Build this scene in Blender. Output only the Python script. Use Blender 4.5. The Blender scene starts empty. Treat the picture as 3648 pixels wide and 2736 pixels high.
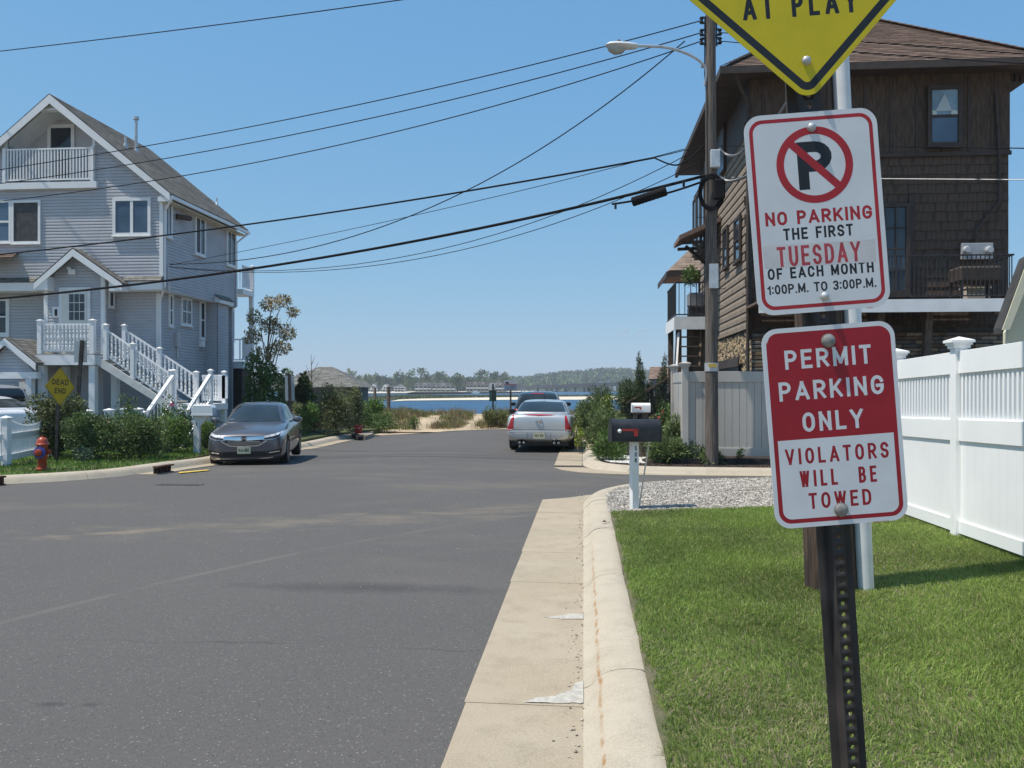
import bpy, bmesh, math, random
import numpy as np
from mathutils import Vector, Matrix
from mathutils.bvhtree import BVHTree

RD = math.radians
rnd = random.Random(7)
npr = np.random.default_rng(7)
SC = bpy.context.scene
COL = SC.collection

# ------------------------------------------------------------------ camera, sky, sun, exposure
EYE = 1.75
FOC, CU, HV = 3050.0, 1824.0, 1387.0            # focal length, centre column and horizon row in photo pixels
YAW = math.atan(254 / FOC)                      # street axis (+Y) vanishes right of centre
CA, SA = math.cos(YAW), math.sin(YAW)
cam_data = bpy.data.cameras.new('camera')
cam = bpy.data.objects.new('camera', cam_data)
COL.objects.link(cam)
cam.location = (0, 0, EYE)
cam.rotation_euler = (RD(90), 0, YAW)
cam_data.sensor_width = 36.0
cam_data.lens = 36.0 * FOC / 3648.0
cam_data.shift_y = (HV - 1368.0) / 3648.0
cam_data.clip_start = 0.05
cam_data.clip_end = 20000
SC.camera = cam

SUN = Vector((-0.43, -0.14, 1.0)).normalized()   # towards the sun
world = bpy.data.worlds.new('World')
SC.world = world
world.use_nodes = True
wn = world.node_tree
wn.nodes.clear()
wo = wn.nodes.new('ShaderNodeOutputWorld')
wb = wn.nodes.new('ShaderNodeBackground')
sky = wn.nodes.new('ShaderNodeTexSky')
sky.sky_type = 'NISHITA'
sky.sun_disc = False
sky.sun_elevation = math.asin(SUN.z)
sky.sun_rotation = math.atan2(SUN.x, SUN.y)
sky.altitude = 0.0
sky.air_density = 1.0
sky.dust_density = 0.2
sky.ozone_density = 6.0
SKY_S = 0.13
wb.inputs['Strength'].default_value = SKY_S
# film-like response of the three channels, the same over the whole sky
sp_ = wn.nodes.new('ShaderNodeSeparateColor'); cb_ = wn.nodes.new('ShaderNodeCombineColor')
wn.links.new(sky.outputs[0], sp_.inputs[0])
for i_, (p_, k_) in enumerate(((0.64, 0.50), (0.40, 0.595), (0.18, 0.715))):
    m1 = wn.nodes.new('ShaderNodeMath'); m1.operation = 'MULTIPLY'; m1.inputs[1].default_value = SKY_S
    m2 = wn.nodes.new('ShaderNodeMath'); m2.operation = 'POWER'; m2.inputs[1].default_value = p_
    m3 = wn.nodes.new('ShaderNodeMath'); m3.operation = 'MULTIPLY'; m3.inputs[1].default_value = k_ / SKY_S
    wn.links.new(sp_.outputs[i_], m1.inputs[0]); wn.links.new(m1.outputs[0], m2.inputs[0]); wn.links.new(m2.outputs[0], m3.inputs[0]); wn.links.new(m3.outputs[0], cb_.inputs[i_])
wn.links.new(cb_.outputs[0], wb.inputs['Color'])
wn.links.new(wb.outputs[0], wo.inputs['Surface'])

sun_data = bpy.data.lights.new('sun', 'SUN')
sun_data.energy = 4.9
sun_data.angle = RD(0.53)
sun_data.color = (1.0, 0.93, 0.82)
sun = bpy.data.objects.new('sun', sun_data)
COL.objects.link(sun)
sun.rotation_euler = SUN.to_track_quat('Z', 'Y').to_euler()
sun.location = (-20, -10, 60)

SC.view_settings.view_transform = 'Standard'
SC.view_settings.look = 'None'
SC.view_settings.exposure = 0.12
SC.view_settings.gamma = 1.0
SC.view_settings.use_curve_mapping = False
SC.cycles.use_denoising = True
SC.cycles.max_bounces = 8
SC.cycles.transparent_max_bounces = 12
SC.cycles.caustics_reflective = False
SC.cycles.caustics_refractive = False

# ------------------------------------------------------------------ measuring helpers: photo pixel -> point of the place
def ray(u, v):
    dx, dz = (u - CU) / FOC, (HV - v) / FOC
    return Vector((dx * CA - SA, dx * SA + CA, dz))
def onY(u, v, Y):
    d = ray(u, v); t = Y / d.y
    return Vector((d.x * t, Y, EYE + d.z * t))
def onX(u, v, X):
    d = ray(u, v); t = X / d.x
    return Vector((X, d.y * t, EYE + d.z * t))
def onZ(u, v, z):
    d = ray(u, v); t = (z - EYE) / d.z
    return Vector((d.x * t, d.y * t, z))
def at(u, v, D):
    d = ray(u, v)
    return Vector((d.x * D, d.y * D, EYE + d.z * D))

# ------------------------------------------------------------------ object helpers
def WM(o):
    if o.parent is None:
        return o.matrix_basis.copy()
    return WM(o.parent) @ o.matrix_parent_inverse @ o.matrix_basis
def link(name, me, parent=None, local=False):
    o = bpy.data.objects.new(name, me)
    COL.objects.link(o)
    if parent is not None:
        o.parent = parent
        if not local:
            o.matrix_parent_inverse = WM(parent).inverted()
    return o
def tag(o, label=None, cat=None, group=None, kind=None):
    if label: o['label'] = label
    if cat: o['category'] = cat
    if group: o['group'] = group
    if kind: o['kind'] = kind
    return o
def thing(name, label, cat, loc=(0, 0, 0), rz=0.0, group=None, rot=None):
    o = bpy.data.objects.new(name, None)
    o.empty_display_size = 0.2
    COL.objects.link(o)
    o.location = loc
    o.rotation_euler = rot if rot else (0, 0, rz)
    return tag(o, label, cat, group)
def copy_tree(o, parent=None):
    c = o.copy(); COL.objects.link(c)
    if parent is not None:
        c.parent = parent
        c.matrix_parent_inverse = o.matrix_parent_inverse.copy()
    for ch in list(o.children):
        copy_tree(ch, c)
    return c
def npmesh(name, V, F, mat, parent=None, local=False, smooth=False):
    """mesh from numpy arrays, all faces with the same corner count"""
    V = np.asarray(V, dtype=np.float32); F = np.asarray(F, dtype=np.int32)
    me = bpy.data.meshes.new(name)
    k = F.shape[1]
    me.vertices.add(len(V)); me.vertices.foreach_set('co', V.ravel())
    me.loops.add(F.size); me.loops.foreach_set('vertex_index', F.ravel())
    me.polygons.add(len(F))
    me.polygons.foreach_set('loop_start', np.arange(0, F.size, k, dtype=np.int32))
    if smooth: me.polygons.foreach_set('use_smooth', np.ones(len(F), dtype=bool))
    me.update(calc_edges=True)
    if mat: me.materials.append(mat)
    return link(name, me, parent, local)

class MB:
    """collects boxes, beams, tubes and prisms and links them as one mesh object"""
    def __init__(s, T=None):
        s.v = []; s.f = []; s.T = T
    def add(s, vs, fs):
        n = len(s.v)
        for p in vs:
            p = Vector(p)
            s.v.append(tuple(s.T @ p) if s.T else tuple(p))
        for f in fs: s.f.append(tuple(i + n for i in f))
        return s
    def box(s, x0, x1, y0, y1, z0, z1):
        return s.add([(x0, y0, z0), (x1, y0, z0), (x1, y1, z0), (x0, y1, z0), (x0, y0, z1), (x1, y0, z1), (x1, y1, z1), (x0, y1, z1)],
                     [(0, 3, 2, 1), (4, 5, 6, 7), (0, 1, 5, 4), (1, 2, 6, 5), (2, 3, 7, 6), (3, 0, 4, 7)])
    def beam(s, p, q, w, h, up=(0, 0, 1)):
        p, q = Vector(p), Vector(q); d = (q - p).normalized(); up = Vector(up)
        a = d.cross(up)
        if a.length < 1e-4: a = d.cross(Vector((0, 1, 0)))
        a.normalize(); b = a.cross(d).normalized()
        a *= w / 2; b *= h / 2
        vs = [p - a - b, p + a - b, p + a + b, p - a + b, q - a - b, q + a - b, q + a + b, q - a + b]
        return s.add(vs, [(3, 2, 1, 0), (4, 5, 6, 7), (0, 1, 5, 4), (1, 2, 6, 5), (2, 3, 7, 6), (3, 0, 4, 7)])
    def tube(s, pts, r, n=8, cap=True):
        pts = [Vector(p) for p in pts]; m = len(pts)
        rs = r if isinstance(r, (list, tuple)) else [r] * m
        vs, fs = [], []
        ref = None
        for i, p in enumerate(pts):
            d = (pts[min(i + 1, m - 1)] - pts[max(i - 1, 0)]).normalized()
            if ref is None:
                ref = d.cross(Vector((0, 0, 1)))
                if ref.length < 1e-3: ref = Vector((1, 0, 0))
            a = (ref - d * ref.dot(d)).normalized(); ref = a; b = d.cross(a)
            for k in range(n):
                t = 2 * math.pi * k / n
                vs.append(p + (a * math.cos(t) + b * math.sin(t)) * rs[i])
        for i in range(m - 1):
            for k in range(n):
                fs.append((i * n + k, i * n + (k + 1) % n, (i + 1) * n + (k + 1) % n, (i + 1) * n + k))
        if cap:
            fs.append(tuple(range(n - 1, -1, -1))); fs.append(tuple((m - 1) * n + k for k in range(n)))
        return s.add(vs, fs)
    def lathe(s, prof, c=(0, 0, 0), n=16, axis='z'):
        vs, fs = [], []; m = len(prof); c = Vector(c)
        for r, z in prof:
            for k in range(n):
                t = 2 * math.pi * k / n; x, y = r * math.cos(t), r * math.sin(t)
                p = (x, y, z) if axis == 'z' else ((x, z, y) if axis == 'y' else (z, x, y))
                vs.append(c + Vector(p))
        for i in range(m - 1):
            for k in range(n):
                fs.append((i * n + k, i * n + (k + 1) % n, (i + 1) * n + (k + 1) % n, (i + 1) * n + k))
        fs.append(tuple(range(n - 1, -1, -1))); fs.append(tuple((m - 1) * n + k for k in range(n)))
        return s.add(vs, fs)
    def prism(s, poly, ext):
        e = Vector(ext); n = len(poly); P = [Vector(p) for p in poly]
        return s.add(P + [p + e for p in P], [tuple(range(n - 1, -1, -1)), tuple(range(n, 2 * n))] + [(i, (i + 1) % n, n + (i + 1) % n, n + i) for i in range(n)])
    def mesh(s, name, mat, smooth=False, bevel=0.0, fix=True):
        me = bpy.data.meshes.new(name)
        me.from_pydata(s.v, [], s.f)
        bm = bmesh.new(); bm.from_mesh(me)
        if fix: bmesh.ops.recalc_face_normals(bm, faces=bm.faces)
        if bevel > 0:
            bmesh.ops.bevel(bm, geom=[e for e in bm.edges if len(e.link_faces) == 2 and e.calc_face_angle(0) > 0.5], offset=bevel, segments=1, affect='EDGES', clamp_overlap=True)
        bm.to_mesh(me); bm.free()
        if smooth:
            me.polygons.foreach_set('use_smooth', [True] * len(me.polygons))
            try: me.set_sharp_from_angle(angle=RD(38))
            except Exception: pass
        me.materials.append(mat)
        return me
    def build(s, name, mat, parent=None, smooth=False, bevel=0.0, local=False):
        return link(name, s.mesh(name, mat, smooth, bevel), parent, local)

# ------------------------------------------------------------------ procedural materials
MATS = {}
def M(name, col=None, rough=0.6, metal=0.0, var=0.12, scale=4.0, bump=0.0, bscale=60.0, col2=None, spec=0.4, coat=0.0, island=0.0,
      trans=0.0, stretch=None, fine=0.0, fscale=300.0, ramp=(0.35, 0.65), alpha=1.0):
    if name in MATS: return MATS[name]
    m = bpy.data.materials.new(name); m.use_nodes = True; MATS[name] = m
    nt = m.node_tree; N, L = nt.nodes, nt.links
    b = N['Principled BSDF']; out = N['Material Output']
    b.inputs['Roughness'].default_value = rough
    b.inputs['Metallic'].default_value = metal
    b.inputs['Specular IOR Level'].default_value = spec
    b.inputs['Coat Weight'].default_value = coat
    b.inputs['Coat Roughness'].default_value = 0.05
    tc = N.new('ShaderNodeTexCoord'); src = tc.outputs['Object']
    if stretch:
        mp = N.new('ShaderNodeMapping'); mp.inputs['Scale'].default_value = stretch
        L.new(src, mp.inputs['Vector']); src = mp.outputs['Vector']
    nz = N.new('ShaderNodeTexNoise'); nz.inputs['Scale'].default_value = scale; nz.inputs['Detail'].default_value = 5
    L.new(src, nz.inputs['Vector'])
    cr = N.new('ShaderNodeValToRGB')
    c1 = tuple(max(0, c * (1 - var)) for c in col) + (1,)
    c2 = tuple(min(1, c * (1 + var)) for c in col) + (1,) if col2 is None else tuple(col2) + (1,)
    cr.color_ramp.elements[0].position = ramp[0]; cr.color_ramp.elements[1].position = ramp[1]
    cr.color_ramp.elements[0].color = c1; cr.color_ramp.elements[1].color = c2
    L.new(nz.outputs['Fac'], cr.inputs['Fac'])
    colour = cr.outputs['Color']
    if fine > 0:
        nf = N.new('ShaderNodeTexNoise'); nf.inputs['Scale'].default_value = fscale; nf.inputs['Detail'].default_value = 2
        L.new(src, nf.inputs['Vector'])
        mr = N.new('ShaderNodeMapRange'); mr.inputs[1].default_value = 0.3; mr.inputs[2].default_value = 0.7
        mr.inputs[3].default_value = 1 - fine; mr.inputs[4].default_value = 1 + fine
        L.new(nf.outputs['Fac'], mr.inputs[0])
        vm = N.new('ShaderNodeVectorMath'); vm.operation = 'SCALE'
        L.new(colour, vm.inputs[0]); L.new(mr.outputs[0], vm.inputs['Scale']); colour = vm.outputs[0]
    if island > 0:
        ge = N.new('ShaderNodeNewGeometry')
        hs = N.new('ShaderNodeHueSaturation')
        mr = N.new('ShaderNodeMapRange'); mr.inputs[3].default_value = 1 - island; mr.inputs[4].default_value = 1 + island
        L.new(ge.outputs['Random Per Island'], mr.inputs[0]); L.new(mr.outputs[0], hs.inputs['Value'])
        mh = N.new('ShaderNodeMath'); mh.operation = 'MULTIPLY_ADD'; mh.inputs[1].default_value = -0.06 * island; mh.inputs[2].default_value = 0.5 + 0.03 * island
        L.new(ge.outputs['Random Per Island'], mh.inputs[0]); L.new(mh.outputs[0], hs.inputs['Hue'])
        L.new(colour, hs.inputs['Color']); colour = hs.outputs['Color']
    L.new(colour, b.inputs['Base Color'])
    if bump > 0:
        nb = N.new('ShaderNodeTexNoise'); nb.inputs['Scale'].default_value = bscale; nb.inputs['Detail'].default_value = 4
        L.new(src, nb.inputs['Vector'])
        bp = N.new('ShaderNodeBump'); bp.inputs['Strength'].default_value = bump; bp.inputs['Distance'].default_value = 0.02
        L.new(nb.outputs['Fac'], bp.inputs['Height']); L.new(bp.outputs['Normal'], b.inputs['Normal'])
    if trans > 0:
        tl = N.new('ShaderNodeBsdfTranslucent'); mx = N.new('ShaderNodeMixShader'); mx.inputs[0].default_value = trans
        L.new(colour, tl.inputs['Color']); L.new(b.outputs[0], mx.inputs[1]); L.new(tl.outputs[0], mx.inputs[2]); L.new(mx.outputs[0], out.inputs['Surface'])
    if alpha < 1:
        b.inputs['Alpha'].default_value = alpha
    return m

WHITE = M('white_vinyl', (0.80, 0.80, 0.80), 0.35, var=0.03, scale=2, bump=0.02, bscale=40)
WHITEP = M('white_paint', (0.80, 0.80, 0.79), 0.5, var=0.05, scale=3)
FENCEW = M('fence_vinyl', (0.92, 0.915, 0.90), 0.3, var=0.03, scale=1.5)
FENCEG = M('fence_vinyl_grey', (0.50, 0.465, 0.42), 0.45, var=0.05, scale=1.5)
SIDING = M('blue_grey_siding', (0.475, 0.475, 0.50), 0.5, var=0.06, scale=1.5, fine=0.06, fscale=25)
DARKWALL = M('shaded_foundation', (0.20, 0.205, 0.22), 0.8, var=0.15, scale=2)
SHINGLE_G = M('grey_roof_shingle', (0.17, 0.165, 0.15), 0.95, var=0.2, scale=6, island=0.3, bump=0.4, bscale=90, fine=0.25, fscale=70)
SHINGLE_B = M('brown_roof_shingle', (0.21, 0.145, 0.115), 0.95, var=0.15, scale=6, island=0.25, bump=0.4, bscale=90, fine=0.2, fscale=70)
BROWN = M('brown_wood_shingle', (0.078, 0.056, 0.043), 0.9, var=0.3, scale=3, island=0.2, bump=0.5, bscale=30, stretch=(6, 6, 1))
BROWNL = M('sunlit_tan_shingle', (0.255, 0.205, 0.16), 0.9, var=0.25, scale=3, bump=0.4, bscale=30, stretch=(4, 4, 1))  # paler copy of the brown shingle, sunlight put into the colour
BROWNT = M('dark_brown_trim', (0.055, 0.042, 0.036), 0.7, var=0.2, scale=5)
GLASSD = M('dark_window_glass', (0.035, 0.045, 0.06), 0.06, var=0.3, scale=1.2, spec=0.6)
GLASSB = M('blue_window_glass', (0.07, 0.11, 0.17), 0.07, var=0.3, scale=1.0, spec=0.8)
SCREEN = M('insect_screen', (0.06, 0.062, 0.065), 0.6, var=0.25, scale=5)
WOODP = M('weathered_pole_wood', (0.095, 0.078, 0.066), 0.9, col2=(0.20, 0.17, 0.148), var=0.35, scale=3, stretch=(14, 14, 0.6), bump=0.9, bscale=4, ramp=(0.3, 0.75))
WOODR = M('creosote_pole_wood', (0.055, 0.040, 0.033), 0.9, col2=(0.125, 0.082, 0.058), var=0.35, scale=3, stretch=(14, 14, 0.8), bump=0.9, bscale=4, ramp=(0.35, 0.75))
WOODB = M('brown_weathered_wood', (0.14, 0.10, 0.075), 0.9, var=0.3, scale=5, stretch=(6, 6, 1), bump=0.5, bscale=8)
GALV = M('galvanised_steel', (0.55, 0.56, 0.57), 0.45, metal=0.5, var=0.12, scale=8)
RAILB = M('black_iron', (0.03, 0.03, 0.032), 0.5, var=0.2, scale=8)
BLACKM = M('black_painted_steel', (0.022, 0.021, 0.021), 0.5, var=0.4, scale=12, col2=(0.05, 0.042, 0.038))
CABLE = M('black_cable', (0.016, 0.016, 0.018), 0.85, var=0.2, spec=0.08)
CABLEG = M('grey_cable', (0.17, 0.175, 0.185), 0.45, var=0.15, metal=0.3)
ASPH = None
def concrete(name, base, alt, rust=False):
    m = bpy.data.materials.new(name); m.use_nodes = True; MATS[name] = m
    N, L = m.node_tree.nodes, m.node_tree.links; b = N['Principled BSDF']; b.inputs['Roughness'].default_value = 0.9; b.inputs['Specular IOR Level'].default_value = 0.25
    tc = N.new('ShaderNodeTexCoord'); P = tc.outputs['Object']
    def nz(sc, det=5, vec=None):
        n = N.new('ShaderNodeTexNoise'); n.inputs['Scale'].default_value = sc; n.inputs['Detail'].default_value = det; n.inputs['Roughness'].default_value = 0.62; L.new(vec or P, n.inputs['Vector']); return n.outputs['Fac']
    def rg(x, a, b_, c, d):
        r = N.new('ShaderNodeMapRange'); r.inputs[1].default_value = a; r.inputs[2].default_value = b_; r.inputs[3].default_value = c; r.inputs[4].default_value = d; L.new(x, r.inputs[0]); return r.outputs[0]
    def mx(f, a, b_):
        n = N.new('ShaderNodeMix'); n.data_type = 'RGBA'; L.new(f, n.inputs[0])
        for i, k in ((6, a), (7, b_)):
            if isinstance(k, tuple): n.inputs[i].default_value = k + (1,)
            else: L.new(k, n.inputs[i])
        return n.outputs[2]
    c = mx(rg(nz(1.1), 0.3, 0.7, 0, 1), base, alt)
    c = mx(rg(nz(4.5), 0.48, 0.72, 0, 0.6), c, tuple(k * 0.70 for k in base))
    c = mx(rg(nz(0.45, 6), 0.5, 0.7, 0, 0.5), c, tuple(k * 0.8 for k in (base[1] * 1.08, base[1], base[2] * 1.1)))
    c = mx(rg(nz(90, 2), 0.35, 0.65, 0, 0.5), c, tuple(min(1, k * 1.22) for k in alt))
    mp = N.new('ShaderNodeMapping'); mp.inputs['Scale'].default_value = (1.0, 2.6, 1.0); L.new(P, mp.inputs['Vector'])
    v = N.new('ShaderNodeTexVoronoi'); v.inputs['Scale'].default_value = 26; L.new(mp.outputs[0], v.inputs['Vector'])
    pit = N.new('ShaderNodeMath'); pit.operation = 'MULTIPLY'; L.new(rg(v.outputs['Distance'], 0.07, 0.17, 0.75, 0), pit.inputs[0]); L.new(rg(nz(1.7), 0.44, 0.6, 0, 1), pit.inputs[1])
    c = mx(pit.outputs[0], c, tuple(k * 0.40 for k in base))
    if rust:
        sx = N.new('ShaderNodeSeparateXYZ'); L.new(P, sx.inputs[0])
        a1 = N.new('ShaderNodeMath'); a1.operation = 'MULTIPLY_ADD'; L.new(nz(3.0), a1.inputs[0]); a1.inputs[1].default_value = 0.05; a1.inputs[2].default_value = -0.118
        a2 = N.new('ShaderNodeMath'); a2.operation = 'ADD'; L.new(sx.outputs['X'], a2.inputs[0]); L.new(a1.outputs[0], a2.inputs[1])
        a3 = N.new('ShaderNodeMath'); a3.operation = 'ABSOLUTE'; L.new(a2.outputs[0], a3.inputs[0])
        a4 = N.new('ShaderNodeMath'); a4.operation = 'MULTIPLY'; L.new(rg(a3.outputs[0], 0.003, 0.013, 1, 0), a4.inputs[0]); L.new(rg(nz(9), 0.42, 0.62, 0, 0.85), a4.inputs[1])
        a5 = N.new('ShaderNodeMath'); a5.operation = 'MULTIPLY'; L.new(a4.outputs[0], a5.inputs[0]); L.new(rg(sx.outputs['Y'], 9.5, 8.0, 0, 1), a5.inputs[1])
        c = mx(a5.outputs[0], c, (0.30, 0.15, 0.045))
    L.new(c, b.inputs['Base Color'])
    bp = N.new('ShaderNodeBump'); bp.inputs['Strength'].default_value = 0.5; bp.inputs['Distance'].default_value = 0.008; L.new(nz(70, 4), bp.inputs['Height']); L.new(bp.outputs['Normal'], b.inputs['Normal'])
    return m
CONC = concrete('tan_gutter_concrete', (0.335, 0.272, 0.192), (0.385, 0.325, 0.245))
CONCK = concrete('pale_kerb_concrete', (0.385, 0.33, 0.25), (0.44, 0.385, 0.305), True)
MULCH = M('dark_mulch', (0.05, 0.036, 0.028), 0.95, var=0.5, scale=25, bump=1.0, bscale=60)
SAND = M('dune_sand', (0.43, 0.335, 0.225), 0.95, var=0.18, scale=0.9, bump=0.5, bscale=9, fine=0.12, fscale=30)
SANDP = M('pale_beach_sand', (0.62, 0.55, 0.43), 0.95, var=0.12, scale=0.05)
BLACKP = M('black_plastic', (0.018, 0.018, 0.02), 0.42, var=0.2)
RUBBER = M('tyre_rubber', (0.018, 0.018, 0.018), 0.8, var=0.2)
CHROME = M('chrome', (0.75, 0.76, 0.78), 0.12, metal=1.0, var=0.03)
ALLOY = M('alloy_wheel', (0.42, 0.43, 0.45), 0.3, metal=0.9, var=0.08)
REDL = M('red_lamp_lens', (0.42, 0.012, 0.02), 0.15, var=0.15, scale=20, coat=0.6)
PLATE = M('pale_yellow_plate', (0.62, 0.58, 0.40), 0.5, var=0.06)
INK = M('black_ink', (0.015, 0.015, 0.016), 0.5, var=0.1)
CARGLASS = M('car_glass', (0.022, 0.03, 0.034), 0.04, var=0.3, scale=1.5, spec=0.7)
def leafmat(name, col, var=0.35, island=0.45, trans=0.25, rough=0.5, scale=3):
    return M(name, col, rough, var=var, island=island, trans=trans, scale=scale, spec=0.35)
LEAF = leafmat('green_leaves', (0.115, 0.185, 0.052))
LEAFD = leafmat('dark_leaves', (0.105, 0.155, 0.050))
LEAFO = leafmat('olive_leaves', (0.135, 0.155, 0.062))
LEAFB = leafmat('bright_leaves', (0.135, 0.22, 0.05))
LEAFY = leafmat('golden_leaves', (0.20, 0.26, 0.035))
LEAFR = leafmat('bronze_leaves', (0.36, 0.29, 0.14))
JUNI = leafmat('juniper_needles', (0.145, 0.20, 0.075))
JUNID = leafmat('dark_juniper_needles', (0.085, 0.122, 0.05))
GRASS = leafmat('lawn_blades', (0.225, 0.315, 0.072), var=0.25, island=0.42, trans=0.42, scale=1.1)
GRASSL = leafmat('verge_blades', (0.125, 0.225, 0.035), var=0.45, island=0.4, trans=0.3, scale=1.0)
DUNEG = leafmat('dune_grass_blades', (0.19, 0.20, 0.075), var=0.35, island=0.45, trans=0.25)
DUNEB = leafmat('dry_grass_blades', (0.27, 0.20, 0.115), var=0.3, island=0.4, trans=0.2)
MARSH = leafmat('marsh_blades', (0.13, 0.14, 0.065), scale=0.05)
FARL = leafmat('far_leaves', (0.105, 0.150, 0.062), scale=0.05, trans=0.2)
FARL2 = leafmat('far_pale_leaves', (0.145, 0.175, 0.075), scale=0.05, trans=0.2)
FARL3 = leafmat('far_dark_leaves', (0.075, 0.108, 0.055), scale=0.05, trans=0.2)
BARK = M('bark', (0.13, 0.10, 0.08), 0.9, var=0.3, scale=8)
PINK = M('pink_petals', (0.62, 0.10, 0.25), 0.6, var=0.2, island=0.2, trans=0.2)
REDP = M('red_petals', (0.62, 0.05, 0.08), 0.6, var=0.2, island=0.2, trans=0.2)

# ------------------------------------------------------------------ the setting: road, kerbs, lawns, beach, water
def sstep(a, b, x):
    t = np.clip((np.asarray(x, dtype=float) - a) / (b - a), 0, 1)
    return t * t * (3 - 2 * t)
def road_z(x, y):
    return -0.2 * sstep(17, 25, y) * (1 - sstep(-8, -3.5, x))

def asphalt_material():
    m = bpy.data.materials.new('worn_asphalt'); m.use_nodes = True
    N, L = m.node_tree.nodes, m.node_tree.links
    b = N['Principled BSDF']; b.inputs['Roughness'].default_value = 0.85; b.inputs['Specular IOR Level'].default_value = 0.3
    tc = N.new('ShaderNodeTexCoord'); P = tc.outputs['Object']
    def noise(scale, det=4, vec=P, rough=0.55):
        n = N.new('ShaderNodeTexNoise'); n.inputs['Scale'].default_value = scale; n.inputs['Detail'].default_value = det; n.inputs['Roughness'].default_value = rough
        L.new(vec, n.inputs['Vector']); return n.outputs['Fac']
    def rng(x, a, b_, c, d):
        r = N.new('ShaderNodeMapRange'); r.inputs[1].default_value = a; r.inputs[2].default_value = b_; r.inputs[3].default_value = c; r.inputs[4].default_value = d
        L.new(x, r.inputs[0]); return r.outputs[0]
    def mth(op, x, y):
        n = N.new('ShaderNodeMath'); n.operation = op
        for i, k in enumerate((x, y)):
            if isinstance(k, (int, float)): n.inputs[i].default_value = k
            else: L.new(k, n.inputs[i])
        return n.outputs[0]
    def mix(f, a, b_):
        n = N.new('ShaderNodeMix'); n.data_type = 'RGBA'
        L.new(f, n.inputs[0])
        for i, k in ((6, a), (7, b_)):
            if isinstance(k, tuple): n.inputs[i].default_value = k + (1,)
            else: L.new(k, n.inputs[i])
        return n.outputs[2]
    big = rng(noise(0.35, 3), 0.3, 0.7, 0, 1)
    c = mix(big, (0.083, 0.0765, 0.0715), (0.097, 0.089, 0.082))
    # aggregate: dark pits, pale chips
    vor = N.new('ShaderNodeTexVoronoi'); vor.inputs['Scale'].default_value = 120; L.new(P, vor.inputs['Vector'])
    sep = N.new('ShaderNodeSeparateColor'); L.new(vor.outputs['Color'], sep.inputs[0])
    chip = rng(sep.outputs[0], 0.965, 0.998, 0, 0.6)
    pit = rng(sep.outputs[1], 0.75, 0.99, 0, 0.5)
    fine = rng(noise(160, 2), 0.3, 0.7, 0, 1)
    c = mix(mth('MULTIPLY', fine, 0.5), c, (0.135, 0.130, 0.128))
    c = mix(pit, c, (0.040, 0.039, 0.040))
    c = mix(chip, c, (0.30, 0.285, 0.255))
    # sandy wash lying along the road in long bands
    mp = N.new('ShaderNodeMapping'); mp.inputs['Scale'].default_value = (0.42, 0.8, 1.0); mp.inputs['Rotation'].default_value = (0, 0, RD(-28)); L.new(P, mp.inputs['Vector'])
    band = rng(noise(0.55, 6, mp.outputs[0], 0.62), 0.54, 0.76, 0, 0.38)
    sx = N.new('ShaderNodeSeparateXYZ'); L.new(P, sx.inputs[0])
    zone = mth('MULTIPLY', rng(sx.outputs['Y'], 6.5, 9.5, 0, 1), rng(sx.outputs['Y'], 30, 20, 0.5, 1))
    c = mix(mth('MULTIPLY', band, zone), c, (0.21, 0.18, 0.14))
    # old wheel scuffs sweeping round the bend: rings about a far centre
    for cx, cy, r, wd, st in ((10.81, 0.79, 16.056, 0.07, 0.55), (-6.5, 5.5, 11.2, 0.35, 0.28), (-7.5, 6.5, 13.4, 0.3, 0.25), (4.5, 24.0, 10.2, 0.16, 0.22)):
        dx = mth('SUBTRACT', sx.outputs['X'], cx); dy = mth('SUBTRACT', sx.outputs['Y'], cy)
        d = mth('SQRT', mth('ADD', mth('MULTIPLY', dx, dx), mth('MULTIPLY', dy, dy)), 0)
        dd = mth('ABSOLUTE', mth('SUBTRACT', d, r), 0)
        ring = mth('MULTIPLY', rng(dd, 0, wd, st, 0), rng(noise(0.8, 4), 0.38, 0.62, 0, 1))
        c = mix(ring, c, (0.17, 0.155, 0.135))
    # dark oil bloom near the gutter and two small ones
    for cx, cy, rx, ry, st in ((-1.85, 7.42, 1.5, 0.24, 0.6), (-2.95, 4.53, 0.11, 0.045, 0.7), (-2.72, 4.54, 0.07, 0.04, 0.65), (-4.6, 5.5, 0.25, 0.05, 0.5)):
        ex = mth('DIVIDE', mth('SUBTRACT', sx.outputs['X'], cx), rx); ey = mth('DIVIDE', mth('SUBTRACT', sx.outputs['Y'], cy), ry)
        d = mth('SQRT', mth('ADD', mth('MULTIPLY', ex, ex), mth('MULTIPLY', ey, ey)), 0)
        d = mth('ADD', d, mth('MULTIPLY', mth('SUBTRACT', noise(2.6, 4), 0.5), 1.3))
        c = mix(rng(d, 0.2, 1.0, st, 0), c, (0.045, 0.044, 0.046))
    # sand washed out of the side lane, and one hairline crack across the lane
    for cx, cy, rx, ry, st in ((-3.5, 11.1, 3.6, 0.6, 0.55), (-5.8, 9.95, 0.8, 0.14, 0.75), (-7.8, 8.9, 1.2, 0.16, 0.65), (-6.9, 9.0, 0.7, 0.08, 0.6), (-1.2, 12.6, 1.6, 0.5, 0.4), (-1.6, 15.5, 2.4, 1.0, 0.25), (-6.5, 18.5, 3.2, 0.9, 0.22)):
        ex = mth('DIVIDE', mth('SUBTRACT', sx.outputs['X'], cx), rx); ey = mth('DIVIDE', mth('SUBTRACT', mth('ADD', sx.outputs['Y'], mth('MULTIPLY', sx.outputs['X'], -0.42)), cy - cx * 0.42), ry)
        d = mth('SQRT', mth('ADD', mth('MULTIPLY', ex, ex), mth('MULTIPLY', ey, ey)), 0)
        d = mth('ADD', d, mth('MULTIPLY', mth('SUBTRACT', noise(3.2, 7, mp.outputs[0], 0.7), 0.5), 5.0))
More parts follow.
